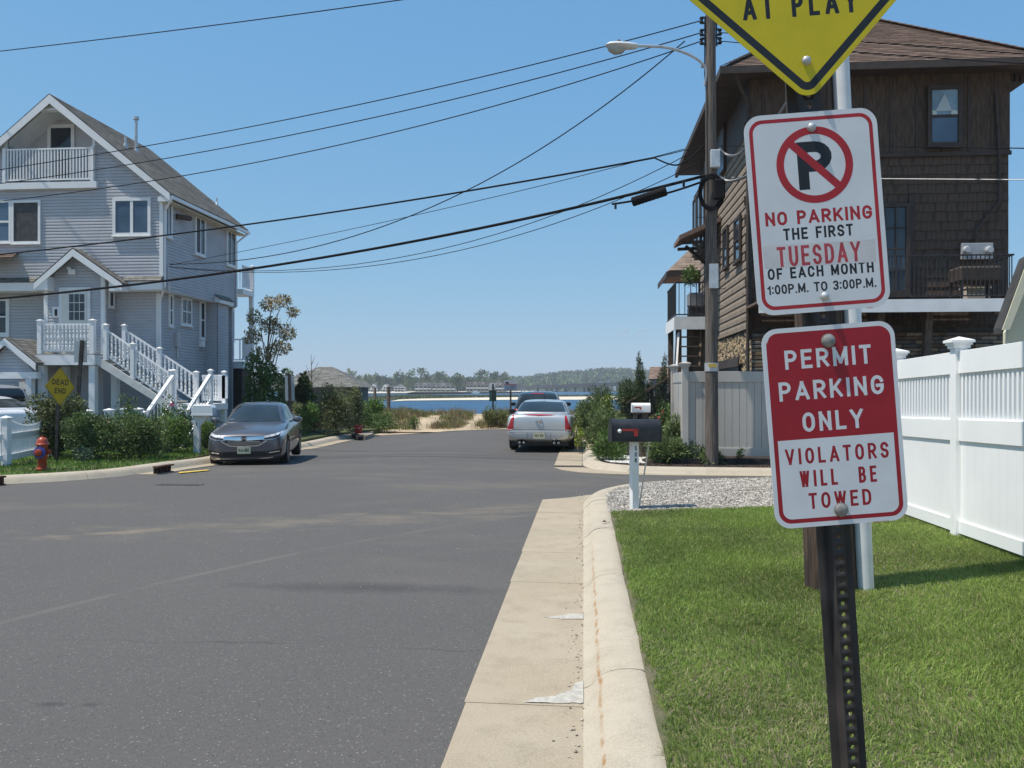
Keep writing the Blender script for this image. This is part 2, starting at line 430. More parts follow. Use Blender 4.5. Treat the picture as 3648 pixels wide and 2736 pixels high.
        c = mix(rng(d, -0.2, 1.0, st, 0), c, (0.20, 0.168, 0.128))
    cy_ = mth('ADD', mth('SUBTRACT', sx.outputs['Y'], 5.72), mth('MULTIPLY', mth('SUBTRACT', noise(0.9, 6), 0.5), 0.5))
    c = mix(mth('MULTIPLY', rng(mth('ABSOLUTE', cy_, 0), 0.003, 0.014, 0.5, 0), rng(noise(0.7, 3), 0.46, 0.56, 0, 1)), c, (0.035, 0.034, 0.033))
    L.new(c, b.inputs['Base Color'])
    bp = N.new('ShaderNodeBump'); bp.inputs['Strength'].default_value = 0.5; bp.inputs['Distance'].default_value = 0.006
    L.new(noise(110, 3), bp.inputs['Height']); L.new(bp.outputs['Normal'], b.inputs['Normal'])
    return m
ASPH = asphalt_material()

def grid_mesh(name, xs, ys, zf, mat, kind='structure', smooth=True, parent=None):
    X, Y = np.meshgrid(xs, ys)
    Z = zf(X, Y) * np.ones_like(X)
    V = np.stack([X.ravel(), Y.ravel(), Z.ravel()], 1)
    nx, ny = len(xs), len(ys)
    i = (np.arange(ny - 1)[:, None] * nx + np.arange(nx - 1)[None, :]).ravel()
    F = np.stack([i, i + 1, i + nx + 1, i + nx], 1)
    o = npmesh(name, V, F, mat, parent, smooth=smooth)
    if kind: o['kind'] = kind
    return o
def fill_mesh(name, poly, zf, mat, skirt=0.25, kind='structure', parent=None, sub=0):
    """flat polygon sheet with a skirt down its edge; zf gives heights"""
    bm = bmesh.new()
    vs = [bm.verts.new((x, y, float(zf(x, y)))) for x, y in poly]
    f = bm.faces.new(vs)
    if f.normal.z < 0: f.normal_flip()
    low = [bm.verts.new((x, y, float(zf(x, y)) - skirt)) for x, y in poly]
    n = len(poly)
    for i in range(n): bm.faces.new((vs[i], vs[(i + 1) % n], low[(i + 1) % n], low[i]))
    bmesh.ops.triangulate(bm, faces=[f])
    bmesh.ops.recalc_face_normals(bm, faces=bm.faces)
    me = bpy.data.meshes.new(name); bm.to_mesh(me); bm.free(); me.materials.append(mat)
    o = link(name, me, parent)
    if kind: o['kind'] = kind
    return o
def smooth_path(pts, n=6):
    out = []
    P = [np.array(p, float) for p in pts]
    for i in range(len(P) - 1):
        p0 = P[max(i - 1, 0)]; p1 = P[i]; p2 = P[i + 1]; p3 = P[min(i + 2, len(P) - 1)]
        for k in range(n):
            t = k / n
            out.append(0.5 * ((2 * p1) + (-p0 + p2) * t + (2 * p0 - 5 * p1 + 4 * p2 - p3) * t * t + (-p0 + 3 * p1 - 3 * p2 + p3) * t ** 3))
    out.append(P[-1])
    return out
def sweep_pieces(base_name, root, path, prof, zf, mat, piece_len=2.6, gap=0.012):
    """cuts a kerb swept along a path into cast lengths, each a mesh of its own"""
    P = [np.array(p, float) for p in path]
    d = [0.0]
    for a_, b_ in zip(P[:-1], P[1:]): d.append(d[-1] + float(np.linalg.norm(b_ - a_)))
    total = d[-1]
    def point(s):
        s = min(max(s, 0), total)
        for i in range(len(d) - 1):
            if s <= d[i + 1] + 1e-9: break
        t = (s - d[i]) / max(d[i + 1] - d[i], 1e-9)
        p = P[i] * (1 - t) + P[i + 1] * t
        e = 0.25
        def raw(q):
            q = min(max(q, 0), total)
            for j in range(len(d) - 1):
                if q <= d[j + 1] + 1e-9: break
            tt = (q - d[j]) / max(d[j + 1] - d[j], 1e-9)
            return P[j] * (1 - tt) + P[j + 1] * tt
        g = raw(s + e) - raw(s - e); g = g / (np.linalg.norm(g) + 1e-9)
        return p, np.array([g[1], -g[0]])
    s = 0.0
    while s < total - 0.05:
        e = min(s + piece_len * (0.9 + 0.2 * rnd.random()), total)
        if total - e < 0.6: e = total
        m = max(2, int((e - s) / 0.14) + 1)
        vs, fs = [], []; k = len(prof); dz = rnd.uniform(-0.004, 0.004); wob = [rnd.uniform(0.5, 1.5) for _ in range(3)]
        for i in range(m):
            p, nrm = point(s + gap / 2 + (e - s - gap) * i / (m - 1))
            ss = s + (e - s) * i / (m - 1); wv = 0.006 * math.sin(ss * 2.3 * wob[0] + 1) + 0.004 * math.sin(ss * 6.1 * wob[1]) + rnd.uniform(-0.003, 0.003)
            for off, z in prof:
                q = p + nrm * (off * (1 + wv * 3.0) if abs(off) > 0.02 else off)
                vs.append((q[0], q[1], float(zf(q[0], q[1])) + z + (dz if z > 0.01 else 0)))
        for i in range(m - 1):
            for j in range(k):
                fs.append((i * k + j, i * k + (j + 1) % k, (i + 1) * k + (j + 1) % k, (i + 1) * k + j))
        fs.append(tuple(range(k))); fs.append(tuple((m - 1) * k + j for j in range(k)))
        mb = MB(); mb.add(vs, fs); mb.build(base_name, mat, root, smooth=True)
        s = e

# base sheet under everything, then the road on it
def base_z(X, Y):
    return -0.45 - 2.6 * sstep(43, 60, Y)
gxs = np.concatenate([np.linspace(-3000, -90, 6), np.linspace(-80, 80, 33), np.linspace(90, 3000, 6)])
grid_mesh('ground', gxs, np.concatenate([np.linspace(-2500, -40, 5), np.linspace(-30, 62, 40), [200, 3500]]), base_z, SAND)
grid_mesh('road', np.linspace(-46, 26, 73), np.linspace(-12, 39.5, 52), lambda X, Y: road_z(X, Y), ASPH)

# ---- near right kerb with its gutter
zero = lambda x, y: 0.0
gut = thing('gutter', 'pale concrete gutter running beside the lawn', 'gutter'); gut['kind'] = 'structure'; del gut['category']
ys = [-6, -2.6, 1.7, 4.72, 7.72, 9.15, 12.1]
for a_, b_ in zip(ys[:-1], ys[1:]):
    fill_mesh('gutter_slab', [(-0.66, a_ + 0.004), (0.005, a_ + 0.004), (0.005, b_ - 0.004), (-0.65, b_ - 0.004)], lambda x, y: 0.012 - 0.012 * (x + 0.66), CONC, 0.06, kind=None, parent=gut)
fill_mesh('gutter_slab', [(-0.65, 12.106), (0.005, 12.106), (0.02, 13.4), (0.12, 13.9), (0.34, 14.45), (0.05, 14.18), (-0.2, 13.85), (-0.64, 13.5)], lambda x, y: 0.012 - 0.01 * (x + 0.66), CONC, 0.06, kind=None, parent=gut)
kerb = thing('kerb', 'rolled concrete kerb along the right-hand lawn', 'kerb'); kerb['kind'] = 'structure'; del kerb['category']
KP = [(0.0, -0.12), (0.0, 0.004), (0.04, 0.024), (0.075, 0.058), (0.105, 0.090), (0.15, 0.113), (0.21, 0.126), (0.28, 0.130), (0.34, 0.126), (0.365, 0.112), (0.365, -0.12)]
near_path = [(0, -6), (0, 13.0)] + [tuple(p) for p in smooth_path([(0.0, 13.1), (0.08, 13.8), (0.35, 14.5), (0.85, 15.2), (1.7, 15.55), (4, 15.68)], 5)] + [(18, 15.75)]
sweep_pieces('kerb_length', kerb, near_path, KP, zero, CONCK, 2.75)

# ---- left kerb round the corner
kl = thing('kerb', 'rolled concrete kerb curving round the hydrant lawn', 'kerb'); kl['kind'] = 'structure'; del kl['category']
KL = [(0.0, -0.12), (0.0, 0.004), (-0.05, 0.06), (-0.09, 0.11), (-0.14, 0.135), (-0.26, 0.15), (-0.36, 0.142), (-0.40, 0.12), (-0.40, -0.12)]
left_path = smooth_path([(-24, 12.9), (-16, 13.5), (-12, 14.3), (-10.55, 14.95), (-9.5, 16.0), (-9.08, 17.4), (-9.1, 20.3), (-9.55, 22.6), (-9.7, 24.5), (-9.5, 26.5), (-9.22, 28.3), (-9.25, 33), (-8.8, 34.6)], 5)
sweep_pieces('kerb_length', kl, left_path, KL, lambda x, y: road_z(x, y), CONCK, 3.0)
gl = thing('gutter', 'pale concrete gutter beside the left kerb', 'gutter'); gl['kind'] = 'structure'; del gl['category']
sweep_pieces('gutter_slab', gl, smooth_path([(-9.15, 16.9), (-9.08, 17.6), (-9.1, 20.3), (-9.55, 22.6), (-9.7, 24.5), (-9.5, 26.5), (-9.22, 28.3), (-9.25, 33), (-8.8, 34.6)], 4),
             [(0.0, -0.05), (0.0, 0.008), (0.45, 0.012), (0.45, -0.05)], lambda x, y: road_z(x, y), CONC, 3.0)

# ---- kerb of the planted island beyond the side lane
ki = thing('kerb', 'concrete kerb round the juniper bed', 'kerb'); ki['kind'] = 'structure'; del ki['category']
isl_path = [(-0.02, 37.5), (-0.02, 21.0)] + [tuple(p) for p in smooth_path([(-0.02, 20.6), (0.02, 19.6), (0.28, 18.75), (0.95, 18.1), (1.7, 17.85), (4, 17.75)], 5)] + [(18, 17.9)]
sweep_pieces('kerb_length', ki, isl_path, [(-x, z) for x, z in KP], zero, CONCK, 2.9)
gi = thing('gutter', 'pale concrete gutter and apron at the juniper bed corner', 'gutter'); gi['kind'] = 'structure'; del gi['category']
for a_, b_ in ((19.52, 22.6), (22.6, 26), (26, 30), (30, 34), (34, 37.5)):
    fill_mesh('gutter_slab', [(-0.66, a_ + 0.004), (-0.03, a_ + 0.004), (-0.03, b_ - 0.004), (-0.66, b_ - 0.004)], lambda x, y: 0.016, CONC, 0.06, kind=None, parent=gi)
fill_mesh('gutter_slab', [(-0.66, 19.15), (-0.45, 18.5), (-0.05, 18.0), (0.6, 17.7), (1.5, 17.55), (4, 17.5), (4, 17.72), (1.7, 17.83), (0.93, 18.07), (0.25, 18.72), (-0.01, 19.15)], lambda x, y: 0.012, CONC, 0.06, kind=None, parent=gi)
g = thing('drain_grate', 'slotted iron drain grate at the juniper bed corner', 'grate', (-0.34, 19.33, 0.012))
mb = MB(); mb.box(-0.66, -0.03, 19.16, 19.51, -0.05, 0.008); mb.build('tray', RAILB, g)
for k in range(10):
    x = -0.63 + k * 0.064; mb = MB(); mb.box(x, x + 0.03, 19.18, 19.49, 0.0085, 0.024); mb.build('bar', M('rusty_iron', (0.10, 0.055, 0.035), 0.85, var=0.4, scale=20), g)

# ---- lawns and beds
def lawn_z(x, y):
    return 0.118 + 0.036 * np.clip(np.asarray(x) - 0.35, 0, 4.5) * (1.0 - 0.012 * np.clip(np.asarray(y) - 4, 0, 12))
SOIL = M('lawn_soil', (0.135, 0.145, 0.068), 0.95, var=0.35, scale=3, col2=(0.17, 0.14, 0.09), bump=0.8, bscale=40)
grid_mesh('lawn', np.concatenate([[0.355], np.linspace(0.45, 5, 20), np.linspace(6, 22, 6)]), np.linspace(-6, 11.55, 36), lawn_z, SOIL)
def grav_z(x, y):
    return 0.118 + 0.03 * np.clip(np.asarray(x) - 0.35, 0, 4.5)
GRAVB = M('gravel_bed', (0.36, 0.34, 0.31), 0.95, var=0.35, scale=22, bump=1.0, bscale=45)
back_edge = [(p[0] + 0.0, p[1]) for p in near_path]
gp = [(0.36, 11.5), (0.36, 13.0), (0.42, 13.65), (0.66, 14.28), (1.08, 14.9), (1.8, 15.2), (4, 15.32), (18, 15.4), (18, 11.5)]
fill_mesh('gravel_strip', gp, grav_z, GRAVB, 0.2)
VERGE = M('verge_soil', (0.070, 0.085, 0.028), 0.95, var=0.4, scale=2, bump=0.5, bscale=30)
kb = []
for i, p in enumerate(left_path):
    q = left_path[min(i + 1, len(left_path) - 1)] - left_path[max(i - 1, 0)]; q = q / np.linalg.norm(q)
    kb.append((p[0] - q[1] * 0.395, p[1] + q[0] * 0.395))
def verge_z(x, y): return 0.125 + float(road_z(x, y)) * 0.5
fill_mesh('verge', kb + [(-8.9, 37), (-60, 37), (-60, 12.6)], verge_z, VERGE, 0.3)
isl = [(0.37, 37.0), (0.37, 20.6), (0.40, 19.75), (0.6, 19.05), (1.1, 18.45), (1.8, 18.2), (4, 18.12), (18, 18.27), (18, 37.0)]
fill_mesh('planting_bed', isl, lambda x, y: 0.13, MULCH, 0.3)
# white pebbles spread by the corner of the bed
PEB = M('white_pebble', (0.62, 0.60, 0.56), 0.85, var=0.2, scale=9, island=0.3)
def stones(name, n, sampler, zf, smin, smax, mat, flat=0.55, kind='stuff', parent=None):
    octa = np.array([(1, 0, 0), (0, 1, 0), (-1, 0, 0), (0, -1, 0), (0, 0, 1), (0, 0, -0.5)], float)
    of = np.array([(0, 1, 4), (1, 2, 4), (2, 3, 4), (3, 0, 4), (1, 0, 5), (2, 1, 5), (3, 2, 5), (0, 3, 5)])
    xy = sampler(n); n = len(xy)
    s = npr.uniform(smin, smax, n); a = npr.uniform(0, 6.28, n)
    V = np.repeat(octa[None], n, 0) * npr.uniform(0.65, 1.25, (n, 6, 1))
    V[:, :, 2] *= flat; V[:, :, 0] *= npr.uniform(0.7, 1.5, (n, 1))
    V *= s[:, None, None]
    ti = npr.uniform(-0.5, 0.5, n)
    x, y, z = V[..., 0].copy(), V[..., 1].copy(), V[..., 2].copy()
    x2 = x * np.cos(ti)[:, None] - z * np.sin(ti)[:, None]; z2 = x * np.sin(ti)[:, None] + z * np.cos(ti)[:, None]
    X = x2 * np.cos(a)[:, None] - y * np.sin(a)[:, None] + xy[:, 0:1]
    Y = x2 * np.sin(a)[:, None] + y * np.cos(a)[:, None] + xy[:, 1:2]
    Z = z2 + zf(xy[:, 0], xy[:, 1])[:, None] + (s * 0.2)[:, None]
    V = np.stack([X, Y, Z], -1).reshape(-1, 3)
    F = (of[None] + (np.arange(n) * 6)[:, None, None]).reshape(-1, 3)
    o = npmesh(name, V, F, mat, parent)
    o['kind'] = kind
    return o
def in_poly(xy, poly):
    x, y = xy[:, 0], xy[:, 1]; ins = np.zeros(len(x), bool); n = len(poly)
    for i in range(n):
        x0, y0 = poly[i]; x1, y1 = poly[(i + 1) % n]
        c = ((y0 > y) != (y1 > y)) & (x < (x1 - x0) * (y - y0) / (y1 - y0 + 1e-12) + x0)
        ins ^= c
    return ins
def poly_sampler(poly):
    A = np.array(poly); lo, hi = A.min(0), A.max(0)
    def f(n):
        xy = npr.uniform(lo, hi, (n, 2)); return xy[in_poly(xy, poly)]
    return f
GR = M('crushed_stone', (0.34, 0.315, 0.28), 0.9, var=0.3, scale=6, island=0.6)
gs = [(0.34, 11.45), (0.33, 13.0), (0.40, 13.6), (0.62, 14.22), (1.05, 14.86), (1.8, 15.2), (4, 15.3), (6.2, 15.35), (6.2, 11.55)]
def edge_soft(poly, n):
    xy = poly_sampler(poly)(n)
    return xy + npr.normal(0, 0.02, xy.shape)
tag(stones('gravel', 52000, lambda n: edge_soft(gs, n), lambda x, y: grav_z(x, y), 0.010, 0.026, GR), 'pale crushed stone strip between lawn and side lane')
wp = [(0.40, 20.6), (0.42, 19.8), (0.62, 19.1), (1.0, 18.75), (1.35, 18.9), (1.3, 19.7), (1.5, 20.4), (1.0, 21.0)]
tag(stones('white_pebbles', 5200, poly_sampler(wp), lambda x, y: 0.13 + 0 * x, 0.016, 0.032, PEB), 'white pebbles spread at the corner of the juniper bed')
mp_ = [(0.5, 18.9), (1.1, 18.5), (1.8, 18.25), (4, 18.15), (9, 18.2), (9, 19.0), (4, 19.2), (1.6, 19.6), (0.9, 21.4), (0.5, 21.4)]
MULC = M('mulch_chip', (0.065, 0.045, 0.035), 0.95, var=0.4, scale=9, island=0.5)
tag(stones('mulch_chips', 6000, poly_sampler(mp_), lambda x, y: 0.13 + 0 * x, 0.012, 0.035, MULC, 0.4), 'dark bark mulch covering the juniper bed')
# stray grit on the road
GRIT = M('road_grit', (0.33, 0.30, 0.25), 0.9, var=0.3, scale=20, island=0.6)
def grit_s(n):
    xy = npr.uniform((-7, 2.6), (-0.6, 16), (n, 2)); return xy
tag(stones('road_grit', 700, grit_s, lambda x, y: 0.0 * x, 0.003, 0.008, GRIT), 'loose grit scattered over the asphalt')
def spill(n):
    s = npr.uniform(-5.5, 14.5, n); return np.stack([0.0 - np.abs(npr.normal(0, 0.05, n)), s], 1)
tag(stones('gutter_grit', 500, spill, lambda x, y: 0.006 + 0 * x, 0.003, 0.010, GRIT), 'sand and grit lying along the gutter joint')

# ---- paint, patches and stains lying on the gutters (flat, a few mm thick)
def patch(name, poly, z, mat, label, cat):
    o = fill_mesh(name, poly, lambda x, y: z, mat, 0.003, kind=None); return tag(o, label, cat)
CPATCH = M('white_cement', (0.43, 0.405, 0.355), 0.9, var=0.15, scale=30)
def blob(cx, cy, pts):
    out = []
    for i, (a_, b_) in enumerate(pts):
        c_, d_ = pts[(i + 1) % len(pts)]; n = max(2, int(math.hypot(c_ - a_, d_ - b_) / 0.02)); e = 0.0 if a_ > 0.09 and c_ > 0.09 else 0.008
        for k in range(n): out.append((cx + a_ + (c_ - a_) * k / n + rnd.uniform(-e, e), cy + b_ + (d_ - b_) * k / n + rnd.uniform(-e, e)))
    return out
patch('cement_smear', blob(-0.1, 4.78, [(-0.24, -0.03), (0.1, -0.01), (0.1, 0.36), (0.07, 0.33), (0.02, 0.18), (-0.06, 0.09), (-0.16, 0.04)]), 0.0105, CPATCH, 'white cement smear on the near gutter joint', 'smear')
patch('cement_smear', blob(-0.1, 6.55, [(-0.2, -0.01), (-0.06, -0.05), (0.1, -0.03), (0.1, 0.1), (0.02, 0.12), (-0.06, 0.05)]), 0.0105, CPATCH, 'small white cement smear farther along the gutter', 'smear')
yp = [onZ(*p, -0.02) for p in ((636, 1688), (690, 1683), (745, 1677), (742, 1681), (690, 1687), (640, 1692))]
fill_mesh('yellow_paint_line', [(p.x, p.y) for p in yp], lambda x, y: float(road_z(x, y)) + 0.02, M('worn_yellow_paint', (0.62, 0.42, 0.07), 0.7, var=0.3, scale=12), 0.003)
# curb inlets on the left corner
RUST = M('rusty_cast_iron', (0.10, 0.045, 0.03), 0.85, var=0.45, scale=14)
def inlet(u0, v0, u1, v1, label):
    p, q = onZ(u0, v0, 0.0), onZ(u1, v1, 0.0)
    t = thing('kerb_inlet', label, 'drain inlet', tuple((p + q) / 2), group='cast iron kerb inlets')
    d = (q - p).normalized(); nrm = Vector((d.y, -d.x, 0))
    if nrm.y > 0: nrm = -nrm
    p2, q2 = p + nrm * 0.035, q + nrm * 0.035
    up = Vector((0, 0, 1))
    mb = MB(); mb.beam(p2 + up * 0.155, q2 + up * 0.155, 0.12, 0.03); mb.build('hood', RUST, t)
    mb = MB(); mb.beam(p2 + up * 0.012, q2 + up * 0.012, 0.1, 0.022); mb.build('lip', RUST, t)
    mb = MB(); mb.beam(p2 - nrm * 0.03 + up * 0.08, q2 - nrm * 0.03 + up * 0.08, 0.03, 0.118); mb.build('throat', INK, t)
    for k in range(5):
        c = p2.lerp(q2, (k + 0.5) / 5); mb = MB(); mb.beam(c + up * 0.024, c + up * 0.139, 0.02, 0.05); mb.build('bar', RUST, t)
inlet(548, 1691, 606, 1681, 'rusty cast iron inlet in the kerb near the parked grey sedan')
inlet(-45, 1733, 10, 1727, 'rusty cast iron inlet in the kerb at the left edge')
mh = thing('drain_grate', 'dark slotted grate set flush in the asphalt before the grey sedan', 'grate', tuple(onZ(640, 1727, 0.0)))
c = onZ(640, 1727, 0.0)
mb = MB(); mb.box(c.x - 0.42, c.x + 0.42, c.y - 0.12, c.y + 0.12, -0.03, 0.004); mb.build('frame', RAILB, mh)
for k in range(9):
    x = c.x - 0.4 + k * 0.095; mb = MB(); mb.box(x, x + 0.05, c.y - 0.11, c.y + 0.11, 0.0045, 0.010); mb.build('bar', M('worn_iron', (0.12, 0.11, 0.105), 0.7, var=0.3, scale=20), mh)

# ------------------------------------------------------------------ dune, water and far shore
WZ = -1.2
def dune_z(X, Y):
    X = np.asarray(X, float); Y = np.asarray(Y, float)
    rise = sstep(38.0, 44.0, Y); fall = sstep(46, 58, Y)
    lump = 0.10 * np.sin(X * 0.9 + 0.4) * np.sin(Y * 0.7) + 0.06 * np.sin(X * 2.3 + Y * 1.1)
    path = np.exp(-((X + 5.3) / 0.8) ** 2) * 0.14
    left = 0.28 * sstep(-8, -16, X)
    return -0.12 + rise * (0.52 + lump + left - path) - fall * 2.2 + 0.02 * np.sin(X * 5) * np.sin(Y * 4)
grid_mesh('dune', np.linspace(-60, 50, 160), np.linspace(37.0, 60, 70), dune_z, SAND)
# sand washed onto the end of the road
ep = [(-9.2, 34.4), (-8.6, 35.4), (-7.8, 36.5), (-6.9, 37.1), (-5.5, 37.3), (-4.2, 37.1), (-2.6, 37.3), (-1.2, 36.6), (-0.7, 37.2), (-0.7, 39.5), (-12, 39.5)]
fill_mesh('sand_drift', ep, lambda x, y: float(road_z(x, y)) + 0.012 + max(0, (y - 36.8)) * 0.03, SAND, 0.02)

wm = bpy.data.materials.new('bay_water'); wm.use_nodes = True
N, L = wm.node_tree.nodes, wm.node_tree.links
b = N['Principled BSDF']; b.inputs['Base Color'].default_value = (0.030, 0.085, 0.165, 1); b.inputs['Roughness'].default_value = 0.4; b.inputs['Specular IOR Level'].default_value = 0.2
tc = N.new('ShaderNodeTexCoord')
mp = N.new('ShaderNodeMapping'); mp.inputs['Scale'].default_value = (0.05, 0.22, 1); L.new(tc.outputs['Object'], mp.inputs['Vector'])
n1 = N.new('ShaderNodeTexNoise'); n1.inputs['Scale'].default_value = 1.0; n1.inputs['Detail'].default_value = 7; L.new(mp.outputs[0], n1.inputs['Vector'])
cr = N.new('ShaderNodeValToRGB'); cr.color_ramp.elements[0].position = 0.35; cr.color_ramp.elements[1].position = 0.66
cr.color_ramp.elements[0].color = (0.020, 0.062, 0.130, 1); cr.color_ramp.elements[1].color = (0.045, 0.115, 0.205, 1)
L.new(n1.outputs['Fac'], cr.inputs[0]); L.new(cr.outputs[0], b.inputs['Base Color'])
n2 = N.new('ShaderNodeTexNoise'); n2.inputs['Scale'].default_value = 1.6; n2.inputs['Detail'].default_value = 5; L.new(tc.outputs['Object'], n2.inputs['Vector'])
bp = N.new('ShaderNodeBump'); bp.inputs['Strength'].default_value = 1.0; bp.inputs['Distance'].default_value = 0.5; L.new(n2.outputs['Fac'], bp.inputs['Height']); L.new(bp.outputs['Normal'], b.inputs['Normal'])
wp_ = np.array([-3500, -1500, -600, -200, 0, 200, 600, 1500, 3500], float)
grid_mesh('water', wp_, np.array([54, 100, 200, 400, 800, 1600, 3500], float), lambda X, Y: WZ + 0 * X, wm)

def px_poly(pts, z):
    return [(onZ(u, v, z).x, onZ(u, v, z).y) for u, v in pts]
# sandbar with marsh grass
sb = [(1388, 1431), (1450, 1427.5), (1600, 1426), (1800, 1425), (2000, 1424.5), (2200, 1424), (2500, 1423), (2500, 1412.5), (2150, 1412.5), (1900, 1414.5), (1700, 1417), (1500, 1420.5), (1420, 1424)]
fill_mesh('sandbar', px_poly(sb, WZ + 0.1), lambda x, y: WZ + 0.16, SANDP, 0.5)
MUD = M('marsh_mud', (0.10, 0.10, 0.05), 0.95, var=0.3, scale=0.05)
ms = [(1278, 1424), (1340, 1427), (1400, 1424.3), (1500, 1420.2), (1700, 1416.6), (1900, 1414.2), (2150, 1412.2), (2500, 1412.2), (2500, 1409.6), (2150, 1409.6), (1800, 1410.0), (1670, 1409.5), (1500, 1408.5), (1400, 1410), (1280, 1415)]
msp = px_poly(ms, WZ + 0.1)
fill_mesh('marsh', msp, lambda x, y: WZ + 0.2, MUD, 0.5)

def blades(name, xy, z0, h, w, mat, lean=0.35, bend=0.3, parent=None, kind='stuff', la=None):
    """grass: one tapering bent blade for every point"""
    n = len(xy); h = h if np.ndim(h) else np.full(n, h); h = h * npr.uniform(0.65, 1.2, n)
    a = npr.uniform(0, 2 * np.pi, n); la = npr.uniform(0, 2 * np.pi, n) if la is None else la; ln = np.abs(npr.normal(0, lean, n))
    side = np.stack([np.cos(a), np.sin(a), np.zeros(n)], 1); ld = np.stack([np.cos(la), np.sin(la), np.zeros(n)], 1)
    base = np.stack([xy[:, 0], xy[:, 1], z0], 1)
    up = np.array([0, 0, 1.0])
    mid = base + ld * (ln * h * 0.4)[:, None] + up * (h * 0.55)[:, None]
    tip = base + ld * (ln * h * (1 + bend))[:, None] + up * (h * np.cos(np.clip(ln, 0, 1.2)))[:, None]
    ww = (w if np.ndim(w) else np.full(n, w)) * npr.uniform(0.7, 1.3, n)
    V = np.stack([base - side * ww[:, None] / 2, base + side * ww[:, None] / 2, mid + side * ww[:, None] * 0.4, mid - side * ww[:, None] * 0.4, tip], 1).reshape(-1, 3)
    i = np.arange(n)[:, None] * 5
    F = np.concatenate([i + np.array([[0, 1, 2]]), i + np.array([[0, 2, 3]]), i + np.array([[3, 2, 4]])], 1).reshape(-1, 3)
    o = npmesh(name, V, F, mat, parent)
    if kind: o['kind'] = kind
    return o
xy = poly_sampler(msp)(14000)
tag(blades('marsh_grass', xy, np.full(len(xy), WZ + 0.15), 0.55, 0.28, MARSH, 0.3), 'green marsh grass on the low bar across the water')

# far land: beach strip, bulkhead, wooded banks
farland = [(1120, 1406), (1290, 1406.5), (1450, 1404), (1470, 1400.4), (1800, 1399.6), (1900, 1399), (1905, 1394), (1905, 1391.5), (1000, 1391.5)]
fill_mesh('far_shore', px_poly(farland, WZ + 0.2), lambda x, y: WZ + 1.0, SANDP, 1.5)
hill_pts = [(-700, 1750), (-700, 1180), (-250, 1180), (-60, 1150), (120, 1120), (420, 1120), (900, 1150), (900, 2100), (-700, 2100)]
def hill_z(X, Y):
    # crest profile taken from the photograph's skyline, seen at about 1.5 km
    U = CU + FOC * (X * CA + Y * SA) / (-X * SA + Y * CA)
    prof = np.interp(U, [900, 1200, 1500, 1750, 1850, 1900, 1960, 2040, 2100, 2160, 2230, 2300, 2450, 2700, 3200], [20, 19, 20, 21, 22, 24, 29, 33, 36, 38, 36, 35, 38, 41, 38])
    crest = prof - 14
    return WZ + 0.6 + crest * sstep(1120, 1500, Y) * (1 + 0.05 * np.sin(X * 0.02) * np.sin(Y * 0.017))
grid_mesh('hill', np.linspace(-900, 1000, 70), np.linspace(1090, 2100, 40), hill_z, M('hill_earth', (0.05, 0.065, 0.03), 0.95, var=0.3, scale=0.02))

# ------------------------------------------------------------------ plants
def leaf_cloud(name, parent, clumps, n, size, mat, shell=0.5, aspect=0.5, out=0.5, up=0.25, kind=None, smooth=False):
    """many small folded leaves spread through a set of ellipsoid clumps"""
    C = np.array(clumps, float); w = (C[:, 3] * C[:, 4] * C[:, 5]) ** (2 / 3); idx = npr.choice(len(C), n, p=w / w.sum())
    d = npr.normal(size=(n, 3)); d /= np.linalg.norm(d, axis=1)[:, None]
    r = npr.uniform(0, 1, n) ** (1 / 3); r = shell + (1 - shell) * r if shell > 0 else r
    r = np.where(npr.uniform(size=n) < 0.25, r * npr.uniform(0.3, 1, n), r) * npr.uniform(0.85, 1.12, n)
    P = C[idx, :3] + d * r[:, None] * C[idx, 3:6]
    ax = d * out + npr.normal(size=(n, 3)) * 0.6 + np.array([0, 0, up])
    ax /= np.linalg.norm(ax, axis=1)[:, None]
    t = npr.normal(size=(n, 3)); sd = np.cross(ax, t); sd /= np.linalg.norm(sd, axis=1)[:, None] + 1e-9
    nm = np.cross(ax, sd)
    s = (size * npr.uniform(0.6, 1.35, n))[:, None]
    V = np.stack([P, P + ax * s * 0.5 + sd * s * aspect * 0.5 + nm * s * 0.08, P + ax * s, P + ax * s * 0.5 - sd * s * aspect * 0.5 + nm * s * 0.08], 1).reshape(-1, 3)
    F = np.arange(n * 4).reshape(n, 4)
    o = npmesh(name, V, F, mat, parent)
    if kind: o['kind'] = kind
    return o
def dome_clumps(c, w, d, h, k=14, lump=0.34):
    out = []
    for i in range(k):
        a = rnd.uniform(0, 6.283); rr = math.sqrt(rnd.random()) * 0.72; zz = rnd.uniform(0.18, 0.80)
        rr *= math.sqrt(max(0.05, 1 - (zz - 0.25) ** 2 * 1.6))
        s = lump * rnd.uniform(0.7, 1.25)
        out.append((c[0] + math.cos(a) * rr * w / 2, c[1] + math.sin(a) * rr * d / 2, c[2] + zz * h, s * w / 2, s * d / 2, s * h * 0.62))
    out.append((c[0], c[1], c[2] + h * 0.4, w * 0.30, d * 0.30, h * 0.36))
    return out
